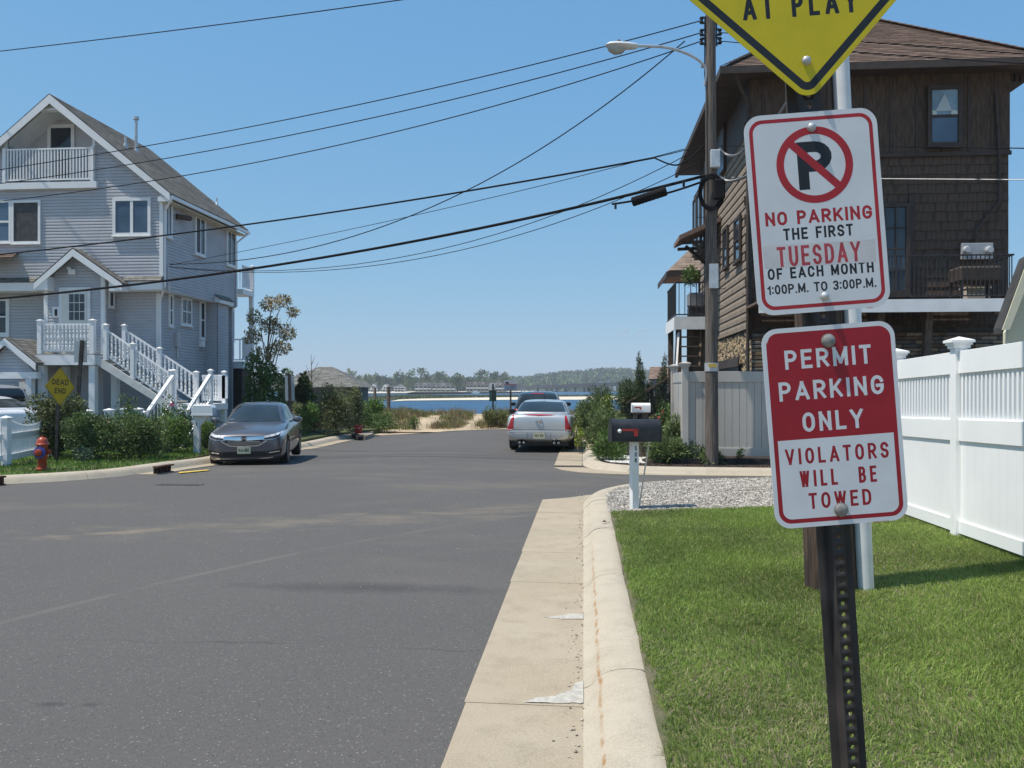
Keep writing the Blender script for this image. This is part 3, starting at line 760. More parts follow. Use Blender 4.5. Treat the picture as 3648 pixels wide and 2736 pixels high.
def shrub(name, label, u0, u1, vtop, D, mat, z0=0.13, dep=None, n=2600, size=0.07, aspect=0.5, k=14, lump=0.34, out=0.5, up=0.25, group=None, cat='shrub', flowers=None, nfl=0, stems=5):
    um = (u0 + u1) / 2; p = at(um, HV, D); w = (u1 - u0) / FOC * D; h = (EYE + (HV - vtop) / FOC * D - z0) * 1.06
    dep = dep or w * 0.8
    t = thing(name, label, cat, (p.x, p.y, z0), group=group)
    cl = dome_clumps((p.x, p.y, z0), w, dep, h, k, lump)
    leaf_cloud('foliage', t, cl, n, size, mat, aspect=aspect, out=out, up=up)
    for i in range(stems):
        c = rnd.choice(cl); b0 = Vector((p.x + rnd.uniform(-.1, .1) * w, p.y + rnd.uniform(-.1, .1) * dep, z0 - 0.03))
        mb = MB(); q = Vector(c[:3]); m = b0.lerp(q, 0.5) + Vector((0, 0, -0.05 * h))
        mb.tube([b0, m, q], [0.018, 0.013, 0.006], 5); mb.build('stem', BARK, t)
    if flowers:
        for i in range(nfl):
            c = rnd.choice(cl); a = rnd.uniform(3.6, 5.8); q = Vector((c[0] + math.cos(a) * c[3], c[1] + math.sin(a) * c[4], c[2] + rnd.uniform(-0.1, 0.8) * c[5]))
            leaf_cloud('flower', t, [(q.x, q.y, q.z, 0.035, 0.035, 0.03)], 26, 0.05, flowers, aspect=0.8)
    return t
def tree(name, label, u, vtop, D, crown, mat, z0, trunk_r=0.12, n=3000, size=0.12, lean=0.0, limbs=7, group=None, aspect=0.55, shell=0.45, cat='tree'):
    """crown: list of (u, v, ru, rv) ellipses in photo pixels at depth D"""
    s = D / FOC; b0 = at(u, HV, D); b0.z = z0
    t = thing(name, label, cat, tuple(b0), group=group)
    cl = []
    for cu_, cv_, ru, rv in crown:
        q = at(cu_, cv_, D); q.y += rnd.uniform(-0.4, 0.4) * ru * s
        cl.append((q.x, q.y, q.z, ru * s, ru * s * 0.9, rv * s))
    leaf_cloud('crown', t, cl, n, size, mat, shell=shell, aspect=aspect)
    top = EYE + (HV - vtop) * s
    mb = MB(); m1 = Vector((b0.x + lean * 0.3, b0.y, z0 + (top - z0) * 0.45)); m2 = Vector((b0.x + lean, b0.y, z0 + (top - z0) * 0.85))
    mb.tube([b0 - Vector((0, 0, 0.1)), m1, m2], [trunk_r, trunk_r * 0.7, trunk_r * 0.2], 7)
    tr = mb.build('trunk', BARK, t, smooth=True)
    for i in range(min(limbs, 14)):
        c = cl[i % len(cl)]; f = rnd.uniform(0.25, 0.9); s0 = b0.lerp(m1, f) if f < 0.6 else m1.lerp(m2, (f - 0.6) / 0.4)
        e = Vector((c[0] + rnd.uniform(-.5, .5) * c[3], c[1] + rnd.uniform(-.5, .5) * c[4], c[2] + rnd.uniform(-.3, .6) * c[5])); m = s0.lerp(e, 0.5) + Vector((0, 0, 0.08 * (top - z0)))
        mb = MB(); mb.tube([s0, m, e], [trunk_r * 0.45, trunk_r * 0.3, trunk_r * 0.1], 5); mb.build('limb', BARK, tr)
    return t

# ---- grass: near lawn, verge, dune
def lawn_pts(n):
    xy = npr.uniform((0.36, 2.2), (4.3, 11.55), (n, 2))
    # keep more blades close to the camera, where they show singly
    keep = npr.uniform(size=n) < np.clip(1.25 - xy[:, 1] * 0.04, 0.8, 1)
    ragged = 0.395 + 0.016 * np.sin(xy[:, 1] * 3.1) + 0.014 * np.sin(xy[:, 1] * 7.7 + 1) + 0.012 * np.sin(xy[:, 1] * 19.3) + np.abs(npr.normal(0, 0.03, n)) - 0.03
    return xy[keep & (xy[:, 0] > ragged) & (xy[:, 1] < 11.5 + 0.04 * np.sin(xy[:, 0] * 6))]
xy = lawn_pts(300000)
patchy = 0.5 + 0.5 * np.sin(xy[:, 0] * 1.9 + 0.6 * np.sin(xy[:, 1] * 1.3)) * np.sin(xy[:, 1] * 0.9 + 1.0)
hh = 0.035 + 0.022 * patchy
# the mower laid neighbouring strips over in opposite directions
strip = np.sign(np.sin((xy[:, 0] * 0.86 + xy[:, 1] * 0.5 + 0.15 * np.sin(xy[:, 1] * 1.1)) * 2 * np.pi / 1.25))
mow = np.where(strip > 0, -0.6, 2.5) + npr.normal(0, 1.0, len(xy))
tag(blades('lawn_grass', xy, lawn_z(xy[:, 0], xy[:, 1]) - 0.004, hh, 0.0052, GRASS, 0.6, 0.5, la=mow), 'mown green grass of the right-hand lawn')
DRYB = leafmat('dry_lawn_blades', (0.34, 0.30, 0.17), var=0.3, island=0.4, trans=0.25)
xy = lawn_pts(48000)
tag(blades('dry_lawn_grass', xy, lawn_z(xy[:, 0], xy[:, 1]) - 0.002, 0.036, 0.0045, DRYB, 0.9, 0.6), 'dry clippings and straw among the right-hand lawn')
vp = [(q[0], q[1]) for q in kb if q[1] < 27.5] + [(-14, 27.5), (-20, 22), (-22, 14)]
xy = poly_sampler(vp)(70000)
tag(blades('verge_grass', xy, np.array([verge_z(x, y) for x, y in xy]), 0.06, 0.016, GRASSL, 0.45), 'short green grass round the hydrant')
# grass tufts on the dune, path left bare
def tuft_field(name, label, n_tuft, per, region, hmin, hmax, mat, w=0.012, avoid=None):
    c = np.array([(rnd.uniform(region[0], region[1]), rnd.uniform(region[2], region[3])) for _ in range(n_tuft)])
    if avoid is not None: c = c[~avoid(c[:, 0], c[:, 1])]
    xy = np.repeat(c, per, 0) + npr.normal(0, 0.16, (len(c) * per, 2))
    h = np.repeat(npr.uniform(hmin, hmax, len(c)), per)
    return tag(blades(name, xy, dune_z(xy[:, 0], xy[:, 1]) - 0.02, h, w, mat, 0.32, 0.25), label)
def bare(x, y):
    p1 = np.abs(x - (-5.25 - 0.03 * (y - 38))) < 0.42
    p2 = (np.abs(x - (-7.25 - 0.05 * (y - 38))) < 0.42) & (y < 44)
    return p1 | p2
tuft_field('dune_grass', 'green and tan beach grass on the dune at the road end', 760, 44, (-16, 2, 38.0, 46), 0.15, 0.42, DUNEG, 0.02, bare)
tuft_field('dry_dune_grass', 'straw coloured beach grass on the dune at the road end', 330, 38, (-14, 1, 38.2, 47), 0.16, 0.46, DUNEB, 0.016, bare)
tuft_field('low_dune_grass', 'short dry grass between the two sand paths', 160, 26, (-7, 0.5, 38.0, 41), 0.12, 0.3, DUNEB, 0.014, bare)

# ---- left yard
G = 'shrubs along the left verge'
shrub('holly_shrub', 'loose tall shrub behind the yellow dead end sign', 62, 330, 1398, 20.6, LEAFO, dep=1.5, n=6500, size=0.075, k=26, lump=0.27, group=G)
shrub('holly_shrub', 'dense low dark shrub to the right of the dead end sign post', 200, 450, 1474, 20.0, LEAFD, dep=1.5, n=7500, size=0.06, k=30, lump=0.3, group=G)
shrub('holly_shrub', 'rounded dark shrub nearest the kerb inlet', 320, 640, 1474, 20.3, LEAFD, dep=1.6, n=9500, size=0.06, k=34, lump=0.3, group=G)
shrub('low_plant', 'pale silvery plant on the grass under the dark shrubs', 250, 350, 1590, 19.2, M('silver_leaves', (0.13, 0.18, 0.11), 0.6, var=0.2, island=0.4, trans=0.2), dep=0.5, n=500, size=0.06, k=6, stems=2, cat='plant')
GR_ = 'flowering rose bushes in the left yard'
shrub('rose_bush', 'rose bush with pink flowers before the stair flight', 395, 520, 1418, 23.6, LEAF, dep=0.9, n=1700, size=0.07, flowers=PINK, nfl=6, group=GR_)
shrub('rose_bush', 'rose bush with pink flowers at the foot of the stairs', 545, 640, 1428, 23.4, LEAF, dep=0.8, n=1300, size=0.07, flowers=PINK, nfl=4, group=GR_)
shrub('rose_bush', 'rose bush close to the left of the white mailbox numbered one', 612, 700, 1432, 24.2, LEAF, dep=0.8, n=1200, size=0.07, flowers=PINK, nfl=2, group=GR_)
shrub('green_shrub', 'bright leafy shrub between roses and white mailbox', 500, 700, 1484, 22.6, LEAFB, dep=1.3, n=5500, size=0.06, k=24, group=G)
shrub('green_shrub', 'bright leafy shrub behind the white mailbox post', 690, 775, 1496, 24.0, LEAFB, dep=1.0, n=1700, size=0.06, k=10, group=G)

# ---- trees and shrubs beside and behind the grey sedan
tree('young_tree', 'sparse bronze-leaved tree beside the blue-grey house', 935, 1050, 33.0,
     [(905, 1130, 25, 28), (960, 1085, 30, 26), (1010, 1075, 32, 20), (1040, 1110, 22, 18), (960, 1160, 40, 30), (1020, 1185, 32, 28), (900, 1200, 30, 30), (1000, 1240, 40, 25), (935, 1270, 40, 30)], LEAFR, 0.0, 0.055, 3200, 0.10, 0.35, 14)
tree('leafy_tree', 'dense green tree at the corner of the blue-grey house', 915, 1250, 32.0,
     [(905, 1300, 32, 38), (950, 1330, 40, 38), (985, 1375, 42, 40), (905, 1370, 36, 42), (930, 1430, 60, 45), (1000, 1440, 40, 35), (1020, 1335, 22, 20)], LEAF, 0.0, 0.10, 4200, 0.11, 0.2, 8)
tree('small_pine', 'little pine rising behind the back of the grey road sign', 1083, 1330, 36.0,
     [(1083, 1338, 8, 10), (1082, 1355, 16, 10), (1086, 1372, 24, 10), (1080, 1392, 30, 14), (1090, 1415, 38, 18)], JUNID, 0.0, 0.05, 1600, 0.14, 0, 4)
bt = thing('bare_sapling', 'thin leafless sapling beside the low hip-roofed building', 'tree', (at(1113, 1387, 38.0).x, at(1113, 1387, 38.0).y, 0.0))
mb = MB(); p0 = at(1113, 1420, 38); p1 = at(1108, 1262, 38); mb.tube([(p0.x, p0.y, 0), p0, p1], [0.04, 0.03, 0.008], 6); mb.build('trunk', BARK, bt)
for (a_, b_, c_, d_) in ((1110, 1330, 1135, 1290), (1111, 1350, 1090, 1300), (1109, 1300, 1122, 1268), (1112, 1370, 1150, 1310)):
    mb = MB(); mb.tube([at(a_, b_, 38), at((a_ + c_) / 2, (b_ + d_) / 2 + 3, 38), at(c_, d_, 38)], [0.018, 0.012, 0.005], 5); mb.build('limb', BARK, bt)
G2 = 'shrubs at the end of the road'
shrub('bayberry_shrub', 'large dark bushy shrub behind the grey sedan', 1112, 1285, 1368, 33.5, LEAFO, z0=-0.05, dep=1.8, n=8500, size=0.075, k=34, lump=0.3, group=G2)
shrub('bayberry_shrub', 'bushy olive shrub right below the hip-roofed building', 1195, 1305, 1383, 35.5, LEAFO, z0=-0.05, dep=1.8, n=5000, size=0.08, k=22, lump=0.32, group=G2)
shrub('bayberry_shrub', 'dark spreading shrub at the left end of the brick edging', 1060, 1180, 1420, 34.5, LEAFD, z0=-0.05, dep=1.5, n=2600, size=0.075, group=G2)
shrub('leafy_shrub', 'light green leafy plants behind the grey sedan roof', 1030, 1140, 1425, 32.5, LEAFB, z0=-0.05, dep=1.2, n=2200, size=0.08, group=G2)
shrub('leafy_shrub', 'bright green bush by the two wooden pilings', 1290, 1382, 1425, 41.0, LEAFB, z0=0.2, dep=1.6, n=2400, size=0.10, group=G2)
shrub('leafy_shrub', 'green bush spreading below the wooden pilings', 1240, 1345, 1438, 38.5, LEAF, z0=0.0, dep=1.6, n=2600, size=0.09, group=G2)
shrub('leafy_shrub', 'green weeds in the dune grass right of the red bucket', 1300, 1420, 1462, 37.8, LEAF, z0=-0.1, dep=1.4, n=1500, size=0.09, group=G2)
shrub('leafy_shrub', 'small dark weed clump beside the left sand path', 1455, 1495, 1480, 38.6, LEAF, z0=0.0, dep=0.6, n=500, size=0.07, k=6, group=G2)
shrub('beach_shrub', 'rounded tufty shrub left of the black litter bin', 1712, 1775, 1460, 38.2, DUNEG, z0=0.05, dep=0.9, n=3000, size=0.13, aspect=0.14, out=0.3, up=0.9, group=G2)
shrub('beach_shrub', 'low dry shrub between the litter bin and the parked cars', 1765, 1812, 1468, 38.6, DUNEG, z0=0.1, dep=0.9, n=1500, size=0.13, aspect=0.14, out=0.3, up=0.9, group=G2)
shrub('yellow_weed', 'thin yellow-flowered weed by the green post sign', 1712, 1785, 1424, 40.0, LEAFY, z0=0.25, dep=0.5, n=170, size=0.07, k=9, lump=0.2, group=G2, cat='plant')

# ---- juniper bed on the right
G3 = 'evergreens in the planted bed'
JK = dict(size=0.13, aspect=0.16, out=0.9, up=0.35)
shrub('juniper', 'spreading blue-green juniper beside the silver sedan', 2035, 2180, 1420, 26.0, JUNI, dep=2.0, n=6000, k=20, group=G3, **JK)
shrub('juniper', 'layered juniper spreading right of the silver sedan mirror', 2055, 2255, 1468, 24.0, JUNI, dep=2.0, n=6500, k=20, group=G3, **JK)
shrub('juniper', 'feathery dark juniper standing above the golden shrub', 2075, 2200, 1378, 28.5, JUNID, dep=1.8, n=4500, k=18, lump=0.28, group=G3, **JK)
shrub('juniper', 'tall dark juniper mass behind the small white mailbox', 2180, 2330, 1368, 27.5, JUNID, dep=1.8, n=6500, k=22, group=G3, **JK)
shrub('golden_shrub', 'golden green shrub amid the dark junipers', 2108, 2195, 1402, 26.6, LEAFY, dep=1.0, n=2200, size=0.07, group=G3)
shrub('golden_shrub', 'small yellow flowering plant at the silver sedan bumper', 2040, 2085, 1515, 23.2, LEAFY, dep=0.6, n=600, size=0.05, k=7, group=G3, cat='plant')
shrub('lily_plants', 'clump of strappy green leaves left of the black mailbox', 2085, 2245, 1575, 19.6, LEAF, dep=0.7, n=2300, size=0.15, aspect=0.12, out=0.4, up=0.9, k=10, group=G3, cat='plant')
shrub('lily_plants', 'bright strappy plants beyond the black mailbox', 2130, 2240, 1540, 21.5, LEAFB, dep=0.7, n=1400, size=0.15, aspect=0.12, out=0.4, up=0.9, k=10, group=G3, cat='plant')
shrub('juniper', 'low juniper overhanging the kerb right of the black mailbox', 2265, 2520, 1565, 18.95, JUNI, dep=1.5, n=9000, k=24, lump=0.26, group=G3, **JK)
shrub('juniper', 'juniper arching up against the corner fence post', 2330, 2485, 1490, 19.6, JUNI, dep=1.0, n=4500, k=18, group=G3, **JK)
shrub('juniper', 'small juniper tuft hugging the utility pole foot', 2480, 2570, 1605, 18.5, JUNI, dep=0.6, n=1200, k=8, group=G3, **JK)
shrub('rose_bush', 'leggy rose bush with red blooms by the corner fence', 2330, 2445, 1432, 21.2, LEAF, dep=0.9, n=2600, size=0.07, k=18, flowers=REDP, nfl=5, group=G3)
shrub('rose_bush', 'rose bush with one red bloom behind the black mailbox', 2270, 2400, 1488, 20.4, LEAFO, dep=0.9, n=2400, size=0.07, k=16, flowers=REDP, nfl=2, group=G3)
shrub('seedling', 'small leafy seedling at the foot of the grey fence', 2618, 2652, 1600, 18.45, LEAFB, dep=0.25, n=130, size=0.06, k=5, stems=2, group=G3, cat='plant')
for (u, vt, le, lab) in ((2277, 1264, 0.0, 'straight pointed spire juniper left of the stair rail'), (2352, 1272, 0.10, 'leaning pointed spire juniper right of the handrail')):
    D = 27.0; s = D / FOC; cl = []
    b0 = at(u, HV, D); b0.z = 0.13; top = EYE + (HV - vt) * s
    t = thing('spire_juniper', lab, 'shrub', tuple(b0), group='spire junipers')
    for i in range(16):
        f = i / 15; z = 0.5 + (top - 0.55) * f; rr = (0.40 * (1 - f) ** 0.9 + 0.05) * rnd.uniform(0.8, 1.15)
        cl.append((b0.x + le * (f - 0.3) * 2 + rnd.uniform(-.5, .5) * rr * 0.5, b0.y + rnd.uniform(-.3, .3) * rr, z, rr * 0.75, rr * 0.75, 0.16))
    for i in range(4):
        f = rnd.uniform(0.35, 0.6); cl.append((b0.x + rnd.choice((-1, 1)) * 0.33, b0.y, 0.5 + top * f * 0.8, 0.1, 0.1, 0.2))
    leaf_cloud('foliage', t, cl, 6000, 0.09, JUNID, aspect=0.22, out=0.6, up=0.9)
    mb = MB(); mb.tube([b0 - Vector((0, 0, .1)), (b0.x + le, b0.y, top * 0.7)], [0.05, 0.015], 6); mb.build('trunk', BARK, t)

# ---- wooded far shore
def far_tree(u, vtop, w, D, mat, vbase, label, n=420):
    vt, rv = vtop, (vbase - vtop)
    cr = []
    for i in range(9):
        f = rnd.uniform(0.12, 0.66); cr.append((u + rnd.uniform(-0.36, 0.36) * w * (1.15 - f * 0.3), vt + rv * f, w * rnd.uniform(0.17, 0.28), rv * rnd.uniform(0.12, 0.19)))
    cr.append((u, vt + rv * 0.14, w * 0.2, rv * 0.13))
    tree('far_tree', label, u, vtop, D, cr, mat, WZ + 0.8, 0.5, n, D / FOC * 8, 0, 4, group='trees on the far shore')
FT = [(1262, 1320, 52, FARL2, 'rounded tree left above the arched far houses'), (1310, 1337, 60, FARL2, 'wide pale tree above the arched far houses'), (1345, 1332, 34, FARL, 'small round tree right of the arched far houses'),
      (1382, 1346, 40, FARL3, 'dark low tree behind the two pilings'), (1424, 1320, 40, FARL, 'tall clumpy tree above the pale far house'), (1458, 1317, 32, FARL, 'tall slim tree right of the pale far house'),
      (1510, 1312, 52, FARL2, 'tallest airy tree behind the far terrace'), (1478, 1345, 50, FARL3, 'dark tree between the two tall far trees'), (1562, 1327, 54, FARL, 'domed tree behind the far terrace left half'),
      (1630, 1331, 50, FARL, 'leafy tree standing before the gap in the far terrace'), (1600, 1348, 40, FARL3, 'dark tree beyond the gap in the far terrace'), (1718, 1317, 48, FARL, 'tall leafy tree behind the far terrace right half'),
      (1762, 1328, 30, FARL3, 'pointed bluish tree left of the white post sign'), (1800, 1327, 60, FARL2, 'pale spreading tree behind the striped board sign'), (1675, 1345, 46, FARL3, 'dark low tree over the far terrace roofs'),
      (1740, 1352, 60, FARL, 'green low tree at the right end of the far terrace'), (1440, 1374, 34, FARL2, 'light bush beside the pale far house')]
for i, (u, vt, w, m, lab) in enumerate(FT):
    far_tree(u, vt, w, 760 + 12 * (i % 5) if i != 9 else 655, m, 1398, lab)
# the wood on the hill and along the bank reads as one mass
n_t = 2600
X = npr.uniform(-620, 820, n_t); Y = npr.uniform(1125, 1640, n_t)
Z = hill_z(X, Y)
cl = np.stack([X, Y, Z + 7.5, npr.uniform(5, 9, n_t), npr.uniform(5, 9, n_t), npr.uniform(5, 8.5, n_t)], 1)
def forest(name, label, cl, per, size, mats):
    n = len(cl) * per
    half = len(cl) // len(mats)
    t = thing(name, label, 'wood'); t['kind'] = 'stuff'; del t['category']
    for j, m in enumerate(mats):
        sub = cl[j * half:(j + 1) * half]
        leaf_cloud('wood_canopy', t, sub, len(sub) * per, size, m, shell=0.75, aspect=0.8, out=0.3, up=0.1, kind='stuff')
forest('hill_wood', 'wooded hill rising beyond the bridge', cl, 44, 4.2, (FARL, FARL3, FARL))
n_t = 420
X = npr.uniform(-480, -84, n_t); Y = npr.uniform(860, 1000, n_t)
cl = np.stack([X, Y, np.full(n_t, WZ + 6.0) + npr.uniform(-1, 4, n_t), npr.uniform(4, 7, n_t), npr.uniform(4, 7, n_t), npr.uniform(5, 8, n_t)], 1)
forest('bank_wood', 'dark band of trees behind the far houses', cl, 50, 3.2, (FARL3, FARL))
fill_mesh('far_bank', [(-520, 850), (-76, 850), (-76, 1010), (-520, 1010)], lambda x, y: WZ + 1.0, M('bank_earth', (0.06, 0.075, 0.035), 0.95, var=0.3, scale=0.02), 1.5)

# ------------------------------------------------------------------ houses, bridge and boats across the water
FD = 700.0
FS = FD / FOC
FWALL = M('far_white_wall', (0.62, 0.62, 0.60), 0.7, var=0.06, scale=0.2)
FGREY = M('far_grey_shingle', (0.30, 0.29, 0.275), 0.8, var=0.12, scale=0.2)
FROOF = M('far_grey_roof', (0.21, 0.20, 0.195), 0.9, var=0.15, scale=0.3)
FBRN = M('far_brown_roof', (0.19, 0.14, 0.115), 0.9, var=0.15, scale=0.3)
FWIN = M('far_window_glass', (0.03, 0.04, 0.05), 0.2, var=0.2)
def F(u, v, d=0.0):
    p = at(u, v, FD); n = Vector((SA, -CA, 0)); return p - n * d
def fbox(name, mat, parent, u0, u1, v0, v1, d0, d1):
    mb = MB(); a_, b_ = F(u0, v1), F(u1, v1); back = Vector((-SA, CA, 0)); r = Vector((CA, SA, 0))
    h = (v1 - v0) * FS; w = (u1 - u0) * FS
    o = F(u0, v1) + back * d0
    vs = [o, o + r * w, o + r * w + back * (d1 - d0), o + back * (d1 - d0)]
    mb.prism(vs, (0, 0, h)); return mb.build(name, mat, parent)
def fprism(name, mat, parent, poly, d0, d1):
    back = Vector((-SA, CA, 0)); mb = MB(); mb.prism([F(u, v) + back * d0 for u, v in poly], back * (d1 - d0)); return mb.build(name, mat, parent)
def arch(u0, u1, v0, v1, k=8):
    pts = []
    for i in range(k + 1):
        t = i / k; pts.append((u0 + (u1 - u0) / 2 * (1 - math.cos(t * math.pi / 2)), v1 + (v0 - v1) * math.sin(t * math.pi / 2)))
    right = [(u0 + u1 - u, v) for u, v in pts[:-1]][::-1]
    return pts + right
def far_base(u): p = at(u, HV, FD); return (p.x, p.y, WZ + 1.0)
for (u0, u1, vt, lab) in ((1316, 1346, 1366, 'white arch-roofed far house nearest the left piling'), (1358, 1390, 1367, 'white arch-roofed far house behind the right piling')):
    t = thing('far_house', lab, 'house', far_base((u0 + u1) / 2), group='houses across the water')
    fprism('roof', FROOF, t, arch(u0, u1, vt, 1398), 0.3, 9)
    fprism('wall', FWALL, t, arch(u0 + 2, u1 - 2, vt + 3, 1398.5), -0.2, 0.25)
    for (a_, b_, c_, d_) in ((0.3, 0.45, 1379, 1385), (0.55, 0.7, 1379, 1385), (0.2, 0.42, 1389, 1396), (0.55, 0.8, 1389, 1396)):
        fbox('window', FWIN, t, u0 + (u1 - u0) * a_, u0 + (u1 - u0) * b_, c_, d_, -0.35, -0.22)
    fbox('deck', FWALL, t, u0 - 2, u1 + 2, 1386.3, 1388, -1.6, -0.25)
t = thing('far_house', 'pale gabled far house with wide white balconies', 'house', far_base(1422), group='houses across the water')
fbox('wall', FWALL, t, 1404, 1442, 1380, 1398.5, 0, 9)
fprism('roof', FROOF, t, [(1401, 1381), (1423, 1368), (1444, 1381)], -1.2, 9.5)
fbox('deck', FWALL, t, 1402, 1442, 1386.5, 1388.5, -2, -0.05)
for (a_, b_) in ((1407, 1414), (1418, 1426), (1430, 1437)):
    fbox('window', FWIN, t, a_, b_, 1382, 1386, -0.2, -0.06); fbox('window', FWIN, t, a_, b_, 1390, 1397, -0.2, -0.06)
fbox('deck_canopy', FWALL, t, 1402, 1440, 1378.5, 1380.5, -2.5, -1.3)
def terrace(u0, u1, vt, bays, lab, roof, seed):
    t = thing('far_house', lab, 'house', far_base((u0 + u1) / 2), group='houses across the water')
    q = random.Random(seed)
    fbox('wall', FGREY, t, u0, u1, vt + 10, 1398.5, 0, 10)
    fprism('roof', roof, t, [(u0 - 1, vt + 10.5), (u0 + 3, vt), (u1 - 3, vt), (u1 + 1, vt + 10.5)], -0.8, 10.5)
    w = (u1 - u0) / bays
    for i in range(bays):
        a_ = u0 + w * (i + 0.12)
        if q.random() < 0.7: fbox('dormer', FWALL if q.random() < 0.5 else FGREY, t, a_, a_ + w * 0.55, vt + 2.5, vt + 9, -1.3, 3)
        fbox('window', FWIN, t, a_ + w * 0.12, a_ + w * 0.42, vt + 4, vt + 8, -1.6, -1.35)
        fbox('window', FWIN, t, a_, a_ + w * 0.6, vt + 13.5, vt + 19, -0.3, -0.05)
        fbox('balcony', FWALL, t, a_ - w * 0.05, a_ + w * 0.78, vt + 20, vt + 24, -2.2, -0.05)
        fbox('window', FWIN, t, a_, a_ + w * 0.55, vt + 26, vt + 31, -0.3, -0.05)
    return t
terrace(1478, 1538, 1363, 4, 'long grey far terrace with white balconies, left block', FROOF, 1)
terrace(1540, 1622, 1364, 5, 'long grey far terrace half hidden by trees, middle block', FROOF, 2)
terrace(1660, 1742, 1360, 6, 'brown-roofed far terrace with white balconies, right block', FBRN, 3)
terrace(1746, 1806, 1362, 4, 'brown-roofed far terrace behind the white post sign', FBRN, 4)
bk = thing('bulkhead', 'dark timber bulkhead along the far waterline', 'wall', far_base(1640))
for i in range(12):
    u = 1455 + i * 38; fbox('timber_panel', M('dark_timber', (0.045, 0.04, 0.035), 0.9, var=0.3), bk, u + 0.3, u + 37.7, 1396.6, 1400.6, -4, -3)
for (u, v, w, lab) in ((1832, 1372, 9, 'tiny white house on the bank left of the bridge'), (2140, 1363, 16, 'white house among trees beyond the bridge'), (2168, 1360, 12, 'pale house with porch among trees beyond the bridge'), (2190, 1362, 9, 'small white gabled house right beyond the bridge')):
    t = thing('far_house', lab, 'house', (at(u, HV, 1090).x, at(u, HV, 1090).y, WZ), group='houses across the water')
    s = 1090 / FOC; p = at(u, v, 1090); hw = w * s / 2
    mb = MB(); mb.box(p.x - hw, p.x + hw, p.y, p.y + 8, WZ, p.z + 1.0); mb.build('wall', FWALL, t)
    mb = MB(); mb.prism([(p.x - hw - .5, p.y - .4, p.z + 1.05), (p.x + hw + .5, p.y - .4, p.z + 1.05), (p.x, p.y - .4, p.z + 1.05 + hw * 0.8)], (0, 8.8, 0)); mb.build('roof', FROOF, t)
    for k in (-0.5, 0.15):
        mb = MB(); mb.box(p.x + hw * k, p.x + hw * (k + 0.35), p.y - 0.2, p.y - 0.02, p.z - 2.4, p.z - 0.6); mb.build('window', FWIN, t)
# road bridge
STEEL = M('bridge_steel', (0.025, 0.028, 0.032), 0.8, var=0.15, scale=0.1)
br = thing('road_bridge', 'long low dark girder bridge over the bay', 'bridge', (at(2030, 1387, 900).x, at(2030, 1387, 900).y, WZ))
def BP(u, v, D): return at(u, v, D)
span = [(1822, 1384.0, 1060), (1900, 1381.5, 1010), (2000, 1377.5, 950), (2100, 1373.5, 900), (2230, 1369, 850), (2420, 1364, 800)]
for p, q in zip(span[:-1], span[1:]):
    a_, b_ = BP(*p), BP(*q); mb = MB(); mb.beam(a_, b_, 9, 3.0); mb.build('girder', STEEL, br)
    up = Vector((0, 0, 2.1)); off = Vector((0.4, -4.2, 0)); mb = MB(); mb.beam(a_ + up + off, b_ + up + off, 0.4, 0.9); mb.build('parapet', STEEL, br)
    for k in range(3):
        c = a_.lerp(b_, (k + 0.5) / 3); mb = MB(); mb.beam((c.x, c.y, WZ - 0.5), (c.x, c.y, c.z - 0.9), 2.4, 2.0); mb.build('pier', STEEL, br)
for (u, v, lab) in ((2013, 1388.5, 'small white boat moored under the bridge'), (1886, 1391, 'white boat moored left under the bridge'), (1693, 1402.5, 'small white buoy boat off the far bulkhead')):
    p = onZ(u, max(v, 1391.5), WZ); t = thing('boat', lab, 'boat', tuple(p), group='moored boats')
    L_ = 3.4
    mb = MB(); mb.prism([(p.x - L_, p.y, WZ + 1.0), (p.x - L_ * .8, p.y, WZ + 0.05), (p.x + L_ * .7, p.y, WZ + 0.05), (p.x + L_ * 1.15, p.y, WZ + 1.3)], (0, 2.2, 0)); mb.build('hull', FWALL, t)
    mb = MB(); mb.box(p.x - L_ * .4, p.x + L_ * .3, p.y + 0.3, p.y + 1.9, WZ + 1.05, WZ + 2.2); mb.build('cabin', FWALL, t)
# two thin fair-weather clouds low over the hill
CLM = bpy.data.materials.new('cloud_vapour'); CLM.use_nodes = True
N, L = CLM.node_tree.nodes, CLM.node_tree.links
N.remove(N['Principled BSDF']); vol = N.new('ShaderNodeVolumePrincipled'); vol.inputs['Color'].default_value = (0.98, 0.98, 0.98, 1); vol.inputs['Density'].default_value = 0.008; vol.inputs['Anisotropy'].default_value = 0.2
L.new(vol.outputs[0], N['Material Output'].inputs['Volume'])
for (cu_, cv_, blobs, lab) in ((2218, 1181, [(-14, 8, 13, 5), (0, 4, 14, 6), (14, -2, 13, 6), (4, -12, 16, 5)], 'thin faint cloud left of the pair above the hill'), (2285, 1178, [(-8, 6, 11, 7), (0, -4, 8, 9), (10, 0, 10, 8)], 'thin faint cloud right of the pair above the hill')):
    D = 9000; s = D / FOC; o = at(cu_, cv_, D); t = thing('cloud', lab, 'cloud', tuple(o), group='faint low clouds')
    bm = bmesh.new()
    for du, dv, ru, rv in blobs:
        m4 = Matrix.Translation(at(cu_ + du, cv_ + dv, D)) @ Matrix.Diagonal((ru * s, ru * s, rv * s, 1))
        bmesh.ops.create_icosphere(bm, subdivisions=2, radius=1, matrix=m4)
    me = bpy.data.meshes.new('vapour'); bm.to_mesh(me); bm.free(); me.materials.append(CLM); link('vapour', me, t)

